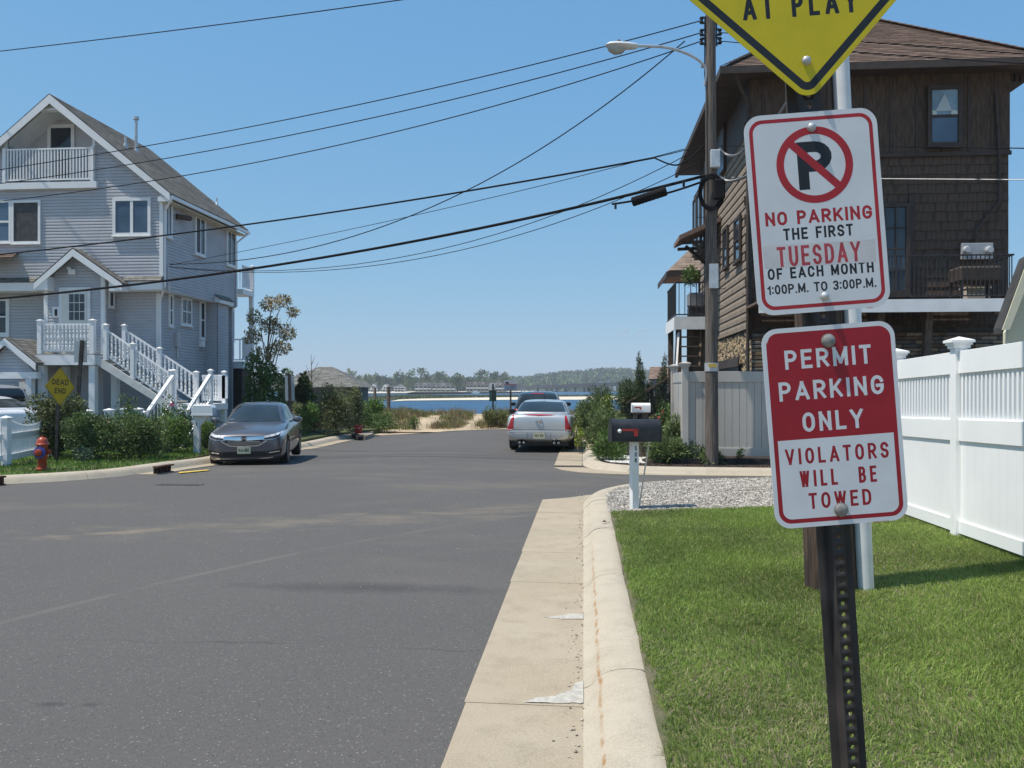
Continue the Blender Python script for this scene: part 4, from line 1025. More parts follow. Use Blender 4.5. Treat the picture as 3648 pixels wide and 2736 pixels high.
# ------------------------------------------------------------------ building helpers
def siding(part, P, D, Nn, spans, z0, z1, ch, mat, name='siding_board', out=0.028):
    """one lapped board for every course; spans(z) gives the runs along the wall"""
    P, D, Nn = Vector(P), Vector(D).normalized(), Vector(Nn).normalized()
    z = z0
    while z < z1 - 0.01:
        t = min(z + ch, z1); A, B = spans(z + 0.004), spans(t - 0.002)
        if len(A) != len(B): A = B = spans((z + t) / 2)
        for (a0, a1), (b0, b1) in zip(A, B):
            if a1 - a0 < 0.03: continue
            if b1 - b0 < 0.02: b0 = b1 = (a0 + a1) / 2; b1 += 0.004
            m0, m1 = a0 + (b0 - a0) * 0.5, a1 + (b1 - a1) * 0.5; zm = z + (t - z) * 0.5
            Q = lambda s, zz, o: P + D * s + Nn * o + Vector((0, 0, zz - P.z))
            vs = [Q(a0, z, 0.002), Q(a1, z, 0.002), Q(a0, z, out), Q(a1, z, out), Q(m0, zm, out * 0.95), Q(m1, zm, out * 0.95), Q(b0, t, 0.004), Q(b1, t, 0.004)]
            me = bpy.data.meshes.new(name); me.from_pydata([tuple(v) for v in vs], [], [(0, 1, 3, 2), (2, 3, 5, 4), (4, 5, 7, 6)]); me.materials.append(mat); link(name, me, part)
        z = t
def window(parent, P, D, Nn, w, h, glass, frame=None, cols=1, rows=1, fw=0.07, mullion=0.04, depth=0.06, panes=None, name='window'):
    """P lower-left corner of the outer frame; a frame, one pane for each light and a sill"""
    frame = frame or WHITEP
    P, D, Nn = Vector(P), Vector(D).normalized(), Vector(Nn).normalized(); up = Vector((0, 0, 1))
    fr = MB()
    def slab(mb, s0, s1, z0, z1, o0, o1):
        q = lambda s, z, o: P + D * s + up * z + Nn * o
        mb.add([q(s0, z0, o0), q(s1, z0, o0), q(s1, z1, o0), q(s0, z1, o0), q(s0, z0, o1), q(s1, z0, o1), q(s1, z1, o1), q(s0, z1, o1)],
               [(0, 3, 2, 1), (4, 5, 6, 7), (0, 1, 5, 4), (1, 2, 6, 5), (2, 3, 7, 6), (3, 0, 4, 7)])
    slab(fr, 0, fw, 0, h, 0, depth); slab(fr, w - fw, w, 0, h, 0, depth); slab(fr, fw, w - fw, 0, fw, 0, depth * 0.98); slab(fr, fw, w - fw, h - fw, h, 0, depth * 0.98)
    f = fr.build(name, frame, parent)
    cw = (w - 2 * fw - mullion * (cols - 1)) / cols; rh = (h - 2 * fw - mullion * (rows - 1)) / rows
    for i in range(cols):
        for j in range(rows):
            s0, z0 = fw + i * (cw + mullion), fw + j * (rh + mullion)
            mb = MB(); slab(mb, s0, s0 + cw, z0, z0 + rh, 0.012, depth * 0.5); mb.build('pane', (panes or {}).get((i, j), glass), f)
    mu = MB(); any_ = False
    for i in range(1, cols): s0 = fw + i * (cw + mullion) - mullion; slab(mu, s0, s0 + mullion, fw, h - fw, 0, depth * 0.85); any_ = True
    for j in range(1, rows): z0 = fw + j * (rh + mullion) - mullion; slab(mu, fw, w - fw, z0, z0 + mullion, 0, depth * 0.8); any_ = True
    if any_: mu.build('mullion', frame, f)
    sl = MB(); slab(sl, -0.02, w + 0.02, -0.035, -0.002, 0, depth + 0.03); sl.build('sill', frame, f)
    return f
def win_px(parent, plane, val, u0, v0, u1, v1, Nn, glass, **k):
    fn = onY if plane == 'y' else onX
    a_, b_ = fn(u0, v1, val), fn(u1, v0, val)
    if plane == 'y': D = Vector((1, 0, 0)); w = b_.x - a_.x
    else: D = Vector((0, 1, 0)); w = b_.y - a_.y
    h = b_.z - a_.z if plane == 'y' else (fn(u0, v0, val).z - a_.z)
    o = 0.02
    return window(parent, a_ + Vector(Nn) * o, D, Nn, w, h, glass, **k)
def turned(mb, p, h, r=0.022):
    """a baluster with a square top and bottom and a turned middle"""
    prof = [(r, 0), (r, 0.16 * h), (r * 0.55, 0.2 * h), (r * 1.0, 0.27 * h), (r * 0.62, 0.34 * h), (r * 0.95, 0.5 * h), (r * 0.62, 0.66 * h), (r, 0.74 * h), (r * 0.55, 0.8 * h), (r, 0.84 * h), (r, h)]
    mb.lathe(prof, p, 6)
def railing(parent, p, q, h=0.92, n=12, style='square', mat=None, bot=0.10, rw=0.06, rh=0.05, bw=0.03, name='railing'):
    """top and bottom rail with single balusters between p and q (feet of the run)"""
    mat = mat or WHITE
    p, q = Vector(p), Vector(q); up = Vector((0, 0, 1))
    mb = MB(); mb.beam(p + up * h, q + up * h, rw, rh); r = mb.build(name, mat, parent)
    mb = MB(); mb.beam(p + up * bot, q + up * bot, rw * 0.8, rh); mb.build('bottom_rail', mat, r)
    for i in range(n):
        c = p.lerp(q, (i + 0.5) / n); mb = MB(); hh = h - bot - rh
        if style == 'turned': turned(mb, c + up * (bot + rh / 2), hh, bw * 0.7)
        else: mb.beam(c + up * (bot + rh / 2), c + up * (h - rh / 2), bw, bw, (1, 0, 0))
        mb.build('baluster', mat, r)
    return r
def newel(parent, p, h, w=0.115, mat=None, name='post', cap=True):
    mat = mat or WHITE
    p = Vector(p); mb = MB(); mb.box(p.x - w / 2, p.x + w / 2, p.y - w / 2, p.y + w / 2, p.z, p.z + h); o = mb.build(name, mat, parent, bevel=0.004)
    if cap:
        mb = MB(); e = w / 2 + 0.022; z = p.z + h
        mb.box(p.x - e, p.x + e, p.y - e, p.y + e, z, z + 0.028)
        mb.add([(p.x - e, p.y - e, z + 0.03), (p.x + e, p.y - e, z + 0.03), (p.x + e, p.y + e, z + 0.03), (p.x - e, p.y + e, z + 0.03), (p.x, p.y, z + 0.075)], [(0, 1, 4), (1, 2, 4), (2, 3, 4), (3, 0, 4), (3, 2, 1, 0)])
        mb.build('cap', mat, o)
    return o
def roof_tabs(parent, A, B, C, Dd, mat, course=0.14, tab=0.3, name='roof_shingles', lift=0.012):
    """single shingle tabs in staggered courses on the roof plane A-B (eave) to D-C (ridge)"""
    A, B, C, Dd = (Vector(p) for p in (A, B, C, Dd))
    nrm = (B - A).cross(Dd - A).normalized()
    if nrm.z < 0: nrm = -nrm
    L_ = ((Dd - A).length + (C - B).length) / 2; n = max(2, int(L_ / course)); V, Fc = [], []
    for i in range(n):
        t0, t1 = i / n, (i + 1.12) / n
        a0, b0 = A.lerp(Dd, t0), B.lerp(C, t0); a1, b1 = A.lerp(Dd, min(t1, 1)), B.lerp(C, min(t1, 1))
        w = (b0 - a0).length
        if w < 0.05: continue
        s = -(i % 2) * 0.5 * tab - rnd.uniform(0, 0.08)
        while s < w:
            e = s + tab * rnd.choice((1, 1, 1, 1.5)); f0, f1 = max(s, 0) / w, min(e - 0.006, w) / w; s = e
            if f1 - f0 < 0.002: continue
            o0 = nrm * (lift + rnd.uniform(0, 0.006)); o1 = nrm * 0.003; k = len(V)
            V += [a0.lerp(b0, f0) + o0, a0.lerp(b0, f1) + o0, a1.lerp(b1, f1) + o1, a1.lerp(b1, f0) + o1]; Fc.append((k, k + 1, k + 2, k + 3))
    o = npmesh(name, np.array([tuple(v) for v in V]), np.array(Fc), mat, parent); o['kind'] = 'stuff'
    return o
UP = Vector((0, 0, 1))

# ------------------------------------------------------------------ the blue-grey house on the left
YF, XR = 27.45, -13.96                       # upper front wall, right side wall
XA = -17.77                                  # ridge line
XL = 2 * XA - XR
YB = 33.5
Z_EAVE, Z_MID, Z_APEX = 8.22, 5.08, 11.52
SL = (11.62 - 8.26) / (XA - (-13.63)) * -1   # roof pitch as rise over run
LH = thing('blue_grey_house', 'blue-grey clapboard house with white trim and steep gabled front', 'house', (XA, YF + 3, 0.1))
# solid core set just behind the boards
XLW, YLW = -14.35, 28.0                      # lower walls stand back under the upper floor
# front upper wall with the opening of the gable balcony cut out
OPL, OPR = onY(22, 500, YF).x, onY(338, 500, YF).x
ZO0 = onY(180, 652, YF).z; ZO1 = onY(338, 486, YF).z; ZO2 = onY(180, 394, YF).z
oal, oar = onY(132, 394, YF).x, onY(214, 394, YF).x
def gable_hw(z): return (Z_APEX - z) / SL
def open_span(z):
    if z < ZO0 or z > ZO2: return None
    if z < ZO1: return (OPL, OPR)
    t = (z - ZO1) / (ZO2 - ZO1); return (OPL + (oal - OPL) * t, OPR + (oar - OPR) * t)
def front_spans(z):
    l, r = (XL, XR) if z < Z_EAVE else (XA - gable_hw(z), XA + gable_hw(z))
    l, r = max(l, XL), min(r, XR)
    o = open_span(z)
    return [(l, r)] if o is None else [(l, max(l, o[0])), (min(r, o[1]), r)]
fw = MB()
# wall core as pieces round the opening
fw.prism([(XL, YF, Z_MID), (XR, YF, Z_MID), (XR, YF, Z_EAVE), (XA + gable_hw(ZO0), YF, ZO0), (XA - gable_hw(ZO0), YF, ZO0), (XL, YF, Z_EAVE)], (0, 0.12, 0))
fw.prism([(OPR, YF, ZO0), (XA + gable_hw(ZO0), YF, ZO0), (XA + gable_hw(ZO1), YF, ZO1), (OPR, YF, ZO1)], (0, 0.12, 0))
fw.prism([(OPR, YF, ZO1), (XA + gable_hw(ZO1), YF, ZO1), (XA + gable_hw(ZO2), YF, ZO2), (oar, YF, ZO2)], (0, 0.12, 0))
fw.prism([(OPL, YF, ZO0), (OPL, YF, ZO1), (XA - gable_hw(ZO1), YF, ZO1), (XA - gable_hw(ZO0), YF, ZO0)], (0, 0.12, 0))
fw.prism([(OPL, YF, ZO1), (oal, YF, ZO2), (XA - gable_hw(ZO2), YF, ZO2), (XA - gable_hw(ZO1), YF, ZO1)], (0, 0.12, 0))
fw.prism([(XA - gable_hw(ZO2), YF, ZO2), (XA + gable_hw(ZO2), YF, ZO2), (XA, YF, Z_APEX)], (0, 0.12, 0))
FW = fw.build('front_wall', SIDING, LH)
siding(FW, (0, YF, 0), (1, 0, 0), (0, -1, 0), front_spans, Z_MID + 0.42, Z_APEX - 0.25, 0.105, SIDING)
mb = MB(); mb.box(XR - 0.12, XR, YF + 0.12, YB, Z_MID, Z_EAVE); SW = mb.build('side_wall', SIDING, LH)
siding(SW, (XR, YF, 0), (0, 1, 0), (1, 0, 0), lambda z: [(0, YB - YF)], Z_MID, Z_EAVE, 0.105, SIDING)
mb = MB(); mb.box(XL, XL + 0.12, YF + 0.12, YB, 0.1, Z_EAVE); mb.box(XL + 0.12, XR - 0.12, YB - 0.12, YB, 0.1, Z_EAVE)
mb.prism([(XL, YB - 0.12, Z_EAVE), (XR, YB - 0.12, Z_EAVE), (XA, YB - 0.12, Z_APEX)], (0, 0.12, 0)); mb.build('rear_wall', SIDING, LH)
mb = MB(); mb.box(XL, XR - 0.002, YF + 0.003, YB, Z_MID - 0.03, Z_MID - 0.002); mb.build('overhang_soffit', WHITEP, LH)
# lower walls
mb = MB(); mb.box(XL, XLW, YLW, YLW + 0.12, 0.1, Z_MID - 0.04); LW = mb.build('lower_front_wall', SIDING, LH)
siding(LW, (0, YLW, 0), (1, 0, 0), (0, -1, 0), lambda z: [(XL, XLW)], 0.1, Z_MID - 0.05, 0.105, SIDING)
mb = MB(); mb.box(XLW - 0.12, XLW, YLW + 0.12, YB, 2.05, Z_MID - 0.04); LS = mb.build('lower_side_wall', SIDING, LH)
siding(LS, (XLW, YLW, 0), (0, 1, 0), (1, 0, 0), lambda z: [(0, YB - YLW)], 2.05, Z_MID - 0.05, 0.105, SIDING)
mb = MB(); mb.box(XLW - 0.2, XLW - 0.03, YLW + 0.12, YB, 0.0, 2.04); mb.build('foundation', M('painted_block', (0.30, 0.32, 0.35), 0.8, var=0.1, scale=3), LH)
# corner boards
for (x, y, z0, z1) in ((XR - 0.03, YF - 0.035, Z_MID + 0.42, Z_EAVE), (XLW - 0.03, YLW - 0.035, 2.0, Z_MID - 0.05)):
    mb = MB(); mb.box(x - 0.07, x + 0.055, y, y + 0.10, z0, z1); mb.build('corner_board', WHITE, LH)
# roof: two planes with an overhang, shingles, rake boards
YR0, YR1 = YF - 0.22, YB + 0.35
XT = -13.60; ZT = 11.62 - SL * (XT - XA)
XTL = 2 * XA - XT
roof = MB()
roof.prism([(XA, YR0, 11.62), (XT, YR0, ZT), (XT, YR0, ZT - 0.10), (XA, YR0, 11.50), (XTL, YR0, ZT - 0.10), (XTL, YR0, ZT)], (0, YR1 - YR0, 0))
RF = roof.build('roof', SHINGLE_G, LH)
roof_tabs(RF, (XT + 0.03, YR0 - 0.02, ZT - 0.02), (XT + 0.03, YR1, ZT - 0.02), (XA, YR1, 11.63), (XA, YR0 - 0.02, 11.63), SHINGLE_G, 0.14, 0.3)
roof_tabs(RF, (XTL - 0.03, YR1, ZT - 0.02), (XTL - 0.03, YR0 - 0.02, ZT - 0.02), (XA, YR0 - 0.02, 11.63), (XA, YR1, 11.63), SHINGLE_G, 0.14, 0.3)
for sgn in (1, -1):
    xt = XA + sgn * (XT - XA)
    mb = MB(); mb.prism([(XA, YR0 - 0.025, 11.60), (xt, YR0 - 0.025, ZT - 0.02), (xt, YR0 - 0.025, ZT - 0.26), (XA, YR0 - 0.025, 11.60 - 0.30)], (0, 0.024, 0)); mb.build('rake_board', WHITE, LH)
    mb = MB(); mb.prism([(XA, YR0, 11.49), (xt, YR0, ZT - 0.11), (xt, YR0, ZT - 0.14), (XA, YR0, 11.46)], (0, 0.2, 0)); mb.build('rake_soffit', WHITEP, LH)
mb = MB(); mb.prism([(XT - 0.42, YR0 + 0.0, ZT - 0.27), (XT, YR0, ZT - 0.27), (XT, YR0, ZT - 0.12), (XT - 0.42, YR0, ZT - 0.12)], (0, 0.19, 0)); mb.build('eave_return', WHITE, LH)
mb = MB(); mb.box(XR + 0.02, XT - 0.01, YF + 0.03, YR1 - 0.1, ZT - 0.27, ZT - 0.24); mb.build('eave_soffit', M('cream_soffit', (0.62, 0.56, 0.44), 0.6, var=0.05), LH)
mb = MB(); mb.box(XT - 0.01, XT + 0.09, YR0 + 0.02, YR1, ZT - 0.19, ZT - 0.08); mb.build('rain_gutter', WHITE, LH)
# downpipes
def pipe(pts, r, mat, parent, name='downpipe', n=8): mb = MB(); mb.tube(pts, r, n); return mb.build(name, mat, parent, smooth=True)
pipe([(XT + 0.04, YF - 0.2, ZT - 0.2), (XR + 0.05, YF + 0.05, ZT - 0.55), (XR + 0.05, YF + 0.05, Z_MID + 0.1), (XLW + 0.06, YLW - 0.08, Z_MID - 0.3), (XLW + 0.06, YLW - 0.08, 0.2)], 0.04, WHITE, LH)
pipe([(XT + 0.06, YR1 - 0.2, ZT - 0.2), (XR + 0.06, YB - 0.1, ZT - 0.6), (XR + 0.06, YB - 0.1, Z_MID), (XLW + 0.05, YB - 0.05, Z_MID - 0.2), (XLW + 0.05, YB - 0.05, 0.1)], 0.04, WHITE, LH)
# roof vents
def on_roof(u, v):
    """point of the right roof plane under a photo pixel"""
    d = ray(u, v); o = Vector((0, 0, EYE)); n = Vector((SL, 0, 1)); c = n.dot(Vector((XA, 0, 11.62)))
    return o + d * ((c - n.dot(o)) / n.dot(d))
for (u, v, vt, r, lab) in ((485, 538, 440, 0.055, 'tall'), (447, 524, 492, 0.045, 'short'), (772, 732, 708, 0.03, 'thin')):
    p = on_roof(u, v); h = (v - vt) / FOC * p.length
    mb = MB(); mb.lathe([(r * 2.2, -0.1), (r * 1.3, 0.12), (r, 0.13), (r, h)] + ([(r * 1.9, h), (r * 1.9, h + 0.1)] if lab == 'tall' else []), p, 10); mb.build('roof_vent', GALV, RF, smooth=True)
# gable balcony: floor, side walls, sloped ceiling, back wall with door
YBK = YF + 0.85
gb = MB(); gb.box(OPL - 0.05, OPR + 0.05, YF + 0.13, YBK, ZO0 - 0.12, ZO0 - 0.01); GB = gb.build('gable_balcony', WHITEP, LH)
mb = MB(); cz_ = lambda x: 11.45 - SL * max(abs(x - XA), 0.4); mb.prism([(OPL - 0.02, YBK, ZO0), (OPR + 0.02, YBK, ZO0), (OPR + 0.02, YBK, cz_(OPR)), (XA + 0.4, YBK, cz_(XA)), (XA - 0.4, YBK, cz_(XA)), (OPL - 0.02, YBK, cz_(OPL))], (0, 0.1, 0)); mb.box(OPL - 0.12, OPL - 0.02, YF + 0.13, YBK, ZO0, ZO1 + 0.1); mb.box(OPR + 0.02, OPR + 0.12, YF + 0.13, YBK, ZO0, ZO1 + 0.1); mb.build('recess_wall', SIDING, GB)
mb = MB()
cs_ = [OPL - 0.1, XA - 0.4, XA + 0.4, OPR + 0.1]; mb.prism([(x, YF + 0.005, cz_(x) - 0.03) for x in cs_] + [(x, YF + 0.005, cz_(x)) for x in cs_[::-1]], (0, YBK - YF, 0)); mb.build('recess_ceiling', WHITEP, GB)
a_, b_ = onY(172, 900, YBK).x, onY(268, 900, YBK).x
window(GB, (a_, YBK - 0.002, ZO0 + 0.02), (1, 0, 0), (0, -1, 0), b_ - a_, onY(200, 447, YBK).z - ZO0, GLASSD, fw=0.12, name='balcony_door')
for pl, pr in (((OPL, ZO1), (oal, ZO2)), ((oal, ZO2), (oar, ZO2)), ((oar, ZO2), (OPR, ZO1))):
    mb = MB(); mb.beam((pl[0], YF - 0.02, pl[1]), (pr[0], YF - 0.02, pr[1]), 0.05, 0.22, (0, 1, 0)); mb.build('opening_trim', WHITE, GB)
mb = MB(); mb.prism([(oal - 0.1, YF - 0.05, ZO2 + 0.02), (oar + 0.1, YF - 0.05, ZO2 + 0.02), (XA, YF - 0.05, Z_APEX - 0.2)], (0, 0.022, 0)); mb.build('gable_panel', WHITEP, GB)
for x in (OPL + 0.02, OPR - 0.02):
    mb = MB(); mb.box(x - 0.05, x + 0.05, YF - 0.04, YF + 0.0, ZO0, ZO1); mb.build('opening_trim', WHITE, GB)
    newel(GB, (x, YF - 0.10, ZO0), onY(180, 528, YF).z - ZO0, 0.11, cap=False)
railing(GB, (OPL + 0.08, YF - 0.10, ZO0), (OPR - 0.08, YF - 0.10, ZO0), onY(180, 534, YF).z - ZO0, 27, bw=0.045, bot=0.09)
mb = MB(); mb.box(OPL - 0.18, OPR + 0.14, YF - 0.16, YF - 0.02, ZO0 - 0.22, ZO0 - 0.005); mb.build('balcony_sill', WHITE, GB)
# front windows
win_px(LH, 'y', YF, 405, 705, 540, 842, (0, -1, 0), GLASSB, cols=2, fw=0.10, mullion=0.10)
win_px(LH, 'y', YF, -150, 714, 44, 870, (0, -1, 0), GLASSB, rows=2, fw=0.08, mullion=0.07)
win_px(LH, 'y', YF, 45, 714, 148, 870, (0, -1, 0), SCREEN, fw=0.08)
win_px(LH, 'y', YLW, -60, 1060, 37, 1198, (0, -1, 0), GLASSD, cols=2, rows=2, fw=0.12, mullion=0.05)
# side windows
for (X_, u0, v0, u1, v1, gl, kw) in ((XR, 582, 712, 608, 842, GLASSB, dict(cols=2)), (XR, 690, 764, 727, 905, GLASSD, dict(cols=2, panes={(0, 0): SCREEN})), (XR, 803, 815, 836, 945, GLASSD, dict(cols=2)),
                             (XLW, 596, 1045, 612, 1163, GLASSD, dict(rows=2)), (XLW, 640, 1056, 678, 1158, GLASSD, dict(cols=2, rows=2)), (XLW, 707, 1070, 727, 1208, GLASSD, dict(rows=2)), (XLW, 812, 1098, 829, 1212, GLASSD, {})):
    win_px(LH, 'x', X_, u0, v0, u1, v1, (1, 0, 0), gl, fw=0.09, mullion=0.05, **kw)
p = onX(660, 776, XR + 0.25); mb = MB(); mb.tube([p - Vector((0.2, 0.25, 0)), p + Vector((0.05, 0.28, 0.03))], 0.09, 8); mb.build('wall_lamp', M('bronze_metal', (0.08, 0.055, 0.04), 0.6, var=0.2), LH)
# chimney-like bump-out with its own shed roof
yb0, yb1 = onX(733, 1200, XLW).y, onX(812, 1200, -13.9).y
zb0, zb1 = onX(760, 1346, XLW).z, onX(733, 1068, XLW).z
mb = MB(); mb.box(XLW + 0.02, -13.9, yb0, yb1, zb0 - 1.9, zb1); BO = mb.build('side_bay', SIDING, LH)
siding(BO, (XLW, yb0, 0), (1, 0, 0), (0, -1, 0), lambda z: [(0.02, 0.45)], zb0, zb1, 0.105, SIDING)
siding(BO, (-13.9, yb0, 0), (0, 1, 0), (1, 0, 0), lambda z: [(0, yb1 - yb0)], zb0, zb1, 0.105, SIDING)
mb = MB(); mb.prism([(XLW + 0.02, yb0 - 0.12, zb1 + 0.42), (-13.72, yb0 - 0.12, zb1 + 0.0), (-13.72, yb0 - 0.12, zb1 - 0.14), (XLW + 0.02, yb0 - 0.12, zb1 - 0.02)], (0, yb1 - yb0 + 0.24, 0)); mb.build('bay_fascia', WHITE, BO)
mb = MB(); mb.prism([(XLW, yb0 - 0.16, zb1 + 0.47), (-13.68, yb0 - 0.16, zb1 + 0.035), (-13.68, yb0 - 0.16, zb1 + 0.005), (XLW, yb0 - 0.16, zb1 + 0.43)], (0, yb1 - yb0 + 0.32, 0)); mb.build('bay_roof', SHINGLE_G, BO)
# pent roof strip and white band between floors
zp0, zp1, zp2 = 5.06, 5.34, 5.52
for x0, x1 in ((XL, onY(140, 1000, 27).x), (onY(418, 1000, 27).x, XR + 0.02)):
    mb = MB(); mb.box(x0, x1, YF - 0.14, YF - 0.003, zp0, zp1); mb.build('band_board', WHITE, LH)
    mb = MB(); mb.prism([(x0, YF - 0.18, zp1 + 0.005), (x0, YF - 0.02, zp2), (x0, YF - 0.02, zp1 + 0.005)], (x1 - x0, 0, 0)); o = mb.build('pent_roof', SHINGLE_G, LH)
    roof_tabs(o, (x0, YF - 0.19, zp1 + 0.01), (x1, YF - 0.19, zp1 + 0.01), (x1, YF - 0.02, zp2 + 0.01), (x0, YF - 0.02, zp2 + 0.01), SHINGLE_G, 0.12, 0.3)
# entry porch: boxed entry, gable roof, door
YE = 27.30
ex0, ex1 = onY(165, 1100, YE).x, onY(368, 1100, YE).x
ZD = 2.88
gap = onY(260, 884, 26.9)
gl_, gr_ = onY(122, 1006, 26.9), onY(435, 1008, 26.9)
ez = gap.z + (gr_.z - gap.z) * (ex1 - gap.x) / (gr_.x - gap.x) - 0.16
mb = MB(); mb.box(ex0, ex1, YE, YLW - 0.02, ZD - 2.6, ez); mb.prism([(ex0, YE, ez), (ex1, YE, ez), ((ex0 + ex1) / 2, YE, gap.z - 0.14)], (0, 0.5, 0)); EN = mb.build('entry', SIDING, LH)
exc = (ex0 + ex1) / 2; ehw = (ex1 - ex0) / 2
def entry_sp(z):
    if z < ez: return [(ex0, ex1)]
    h = ehw * (1 - (z - ez) / (gap.z - 0.14 - ez)); return [(exc - h, exc + h)]
siding(EN, (0, YE, 0), (1, 0, 0), (0, -1, 0), entry_sp, ZD, gap.z - 0.2, 0.105, SIDING)
siding(EN, (ex1, YE, 0), (0, 1, 0), (1, 0, 0), lambda z: [(0, YLW - YE - 0.03)], ZD, ez, 0.105, SIDING)
for sgn, e in ((1, gr_), (-1, gl_)):
    run = abs(e.x - gap.x)
    mb = MB(); mb.prism([(gap.x, 26.9, gap.z), (e.x, 26.9, e.z), (e.x, 26.9, e.z - 0.06), (gap.x, 26.9, gap.z - 0.08)], (0, YLW - 26.95, 0)); o = mb.build('entry_roof', SHINGLE_G, EN)
    A_, B_ = Vector((e.x + sgn * 0.02, 26.88, e.z)), Vector((e.x + sgn * 0.02, YF - 0.03, e.z)); C_, D_ = Vector((gap.x, YF - 0.03, gap.z + 0.01)), Vector((gap.x, 26.88, gap.z + 0.01))
    if sgn > 0: roof_tabs(o, A_, B_, C_, D_, SHINGLE_G, 0.13, 0.3)
    else: roof_tabs(o, B_, A_, D_, C_, SHINGLE_G, 0.13, 0.3)
    mb = MB(); mb.prism([(gap.x, 26.87, gap.z - 0.03), (e.x, 26.87, e.z - 0.03), (e.x, 26.87, e.z - 0.24), (gap.x, 26.87, gap.z - 0.27)], (0, 0.028, 0)); mb.build('entry_rake', WHITE, EN)
    mb = MB(); mb.prism([(e.x, 26.9, e.z - 0.07), (e.x, 26.9, e.z - 0.25), (e.x - sgn * 0.45, 26.9, e.z - 0.25), (e.x - sgn * 0.45, 26.9, e.z + 0.2)], (0, 0.38, 0)); mb.build('entry_eave', WHITE, EN)
for x in (ex0, ex1):
    mb = MB(); mb.box(x - 0.07, x + 0.07, YE - 0.035, YE + 0.06, ZD, ez); mb.build('corner_board', WHITE, EN)
da, db_ = onY(214, 1200, YE), onY(325, 1024, YE)
mb = MB(); mb.box(da.x, db_.x, YE - 0.07, YE - 0.02, ZD, db_.z); mb.build('door_frame', WHITEP, EN)
mb = MB(); mb.box(da.x + 0.12, db_.x - 0.12, YE - 0.10, YE - 0.072, ZD + 0.02, db_.z - 0.12); DR = mb.build('front_door', M('ivory_door', (0.72, 0.70, 0.64), 0.45, var=0.04), EN)
ga, gb_ = onY(245, 1142, YE - 0.1), onY(302, 1046, YE - 0.1)
for i in range(3):
    for j in range(3):
        w_, h_ = (gb_.x - ga.x) / 3, (gb_.z - ga.z) / 3
        mb = MB(); mb.box(ga.x + i * w_ + 0.015, ga.x + (i + 1) * w_ - 0.015, YE - 0.108, YE - 0.101, ga.z + j * h_ + 0.015, ga.z + (j + 1) * h_ - 0.015); mb.build('pane', GLASSD, DR)
mb = MB(); mb.lathe([(0.02, 0), (0.02, 0.05), (0.035, 0.06), (0.03, 0.1)], (da.x + 0.2, YE - 0.2, ZD + 0.95), 8, 'y'); mb.build('door_knob', CHROME, DR)
p = onY(203, 1113, YE); mb = MB(); mb.box(p.x - 0.11, p.x + 0.13, YE - 0.09, YE - 0.02, p.z - 0.18, p.z + 0.18); mb.build('meter_box', WHITEP, EN)
mb = MB(); mb.box(p.x - 0.02, p.x + 0.07, YE - 0.10, YE - 0.091, p.z - 0.12, p.z + 0.1); mb.build('box_lid', INK, EN)
p = onY(264, 968, YE); mb = MB(); mb.box(p.x - 0.14, p.x + 0.1, YE - 0.12, YE - 0.02, p.z - 0.1, p.z + 0.06); mb.lathe([(0.03, 0), (0.07, 0.12)], (p.x - 0.1, YE - 0.22, p.z + 0.1), 8, 'y'); mb.build('flood_lamp', WHITEP, EN)
win_px(LH, 'x', ex1, 382, 1034, 402, 1094, (1, 0, 0), GLASSD, fw=0.06)
# porch deck, its posts and rails
YD = 25.9
dx0, dx1 = onY(129, 1275, YD).x, onY(336, 1275, YD).x
PD = MB(); PD.box(dx0, dx1, YD, YE - 0.02, ZD - 0.05, ZD - 0.002); PD = PD.build('porch_deck', M('grey_deck', (0.30, 0.30, 0.30), 0.8, var=0.1), LH)
mb = MB(); mb.box(dx0 - 0.02, dx1 + 0.02, YD - 0.03, YD - 0.002, ZD - 0.36, ZD - 0.05); mb.box(dx1 - 0.0, dx1 + 0.028, YD, YE - 0.1, ZD - 0.36, ZD - 0.055); mb.build('deck_fascia', WHITE, PD)
for x, y in ((dx0 + 0.12, YD + 0.15), (dx1 - 0.12, YD + 0.15), (dx0 + 0.35, YE - 0.4), (dx1 + 0.1, YE - 0.35)):
    mb = MB(); mb.box(x - 0.10, x + 0.10, y - 0.1, y + 0.1, 0.05, ZD - 0.37); mb.build('deck_post', WHITE, PD)
ph = onY(230, 1155, YD).z - ZD
nw = [newel(PD, (x, YD + 0.07, ZD), ph + 0.1, 0.14) for x in (dx0 + 0.09, dx1 - 0.09)]
railing(PD, (dx0 + 0.17, YD + 0.07, ZD), (dx1 - 0.17, YD + 0.07, ZD), ph, 13, 'turned', bw=0.07)
railing(PD, (dx0 + 0.09, YD + 0.2, ZD), (dx0 + 0.09, YE - 0.2, ZD), ph, 8, 'turned', bw=0.07)
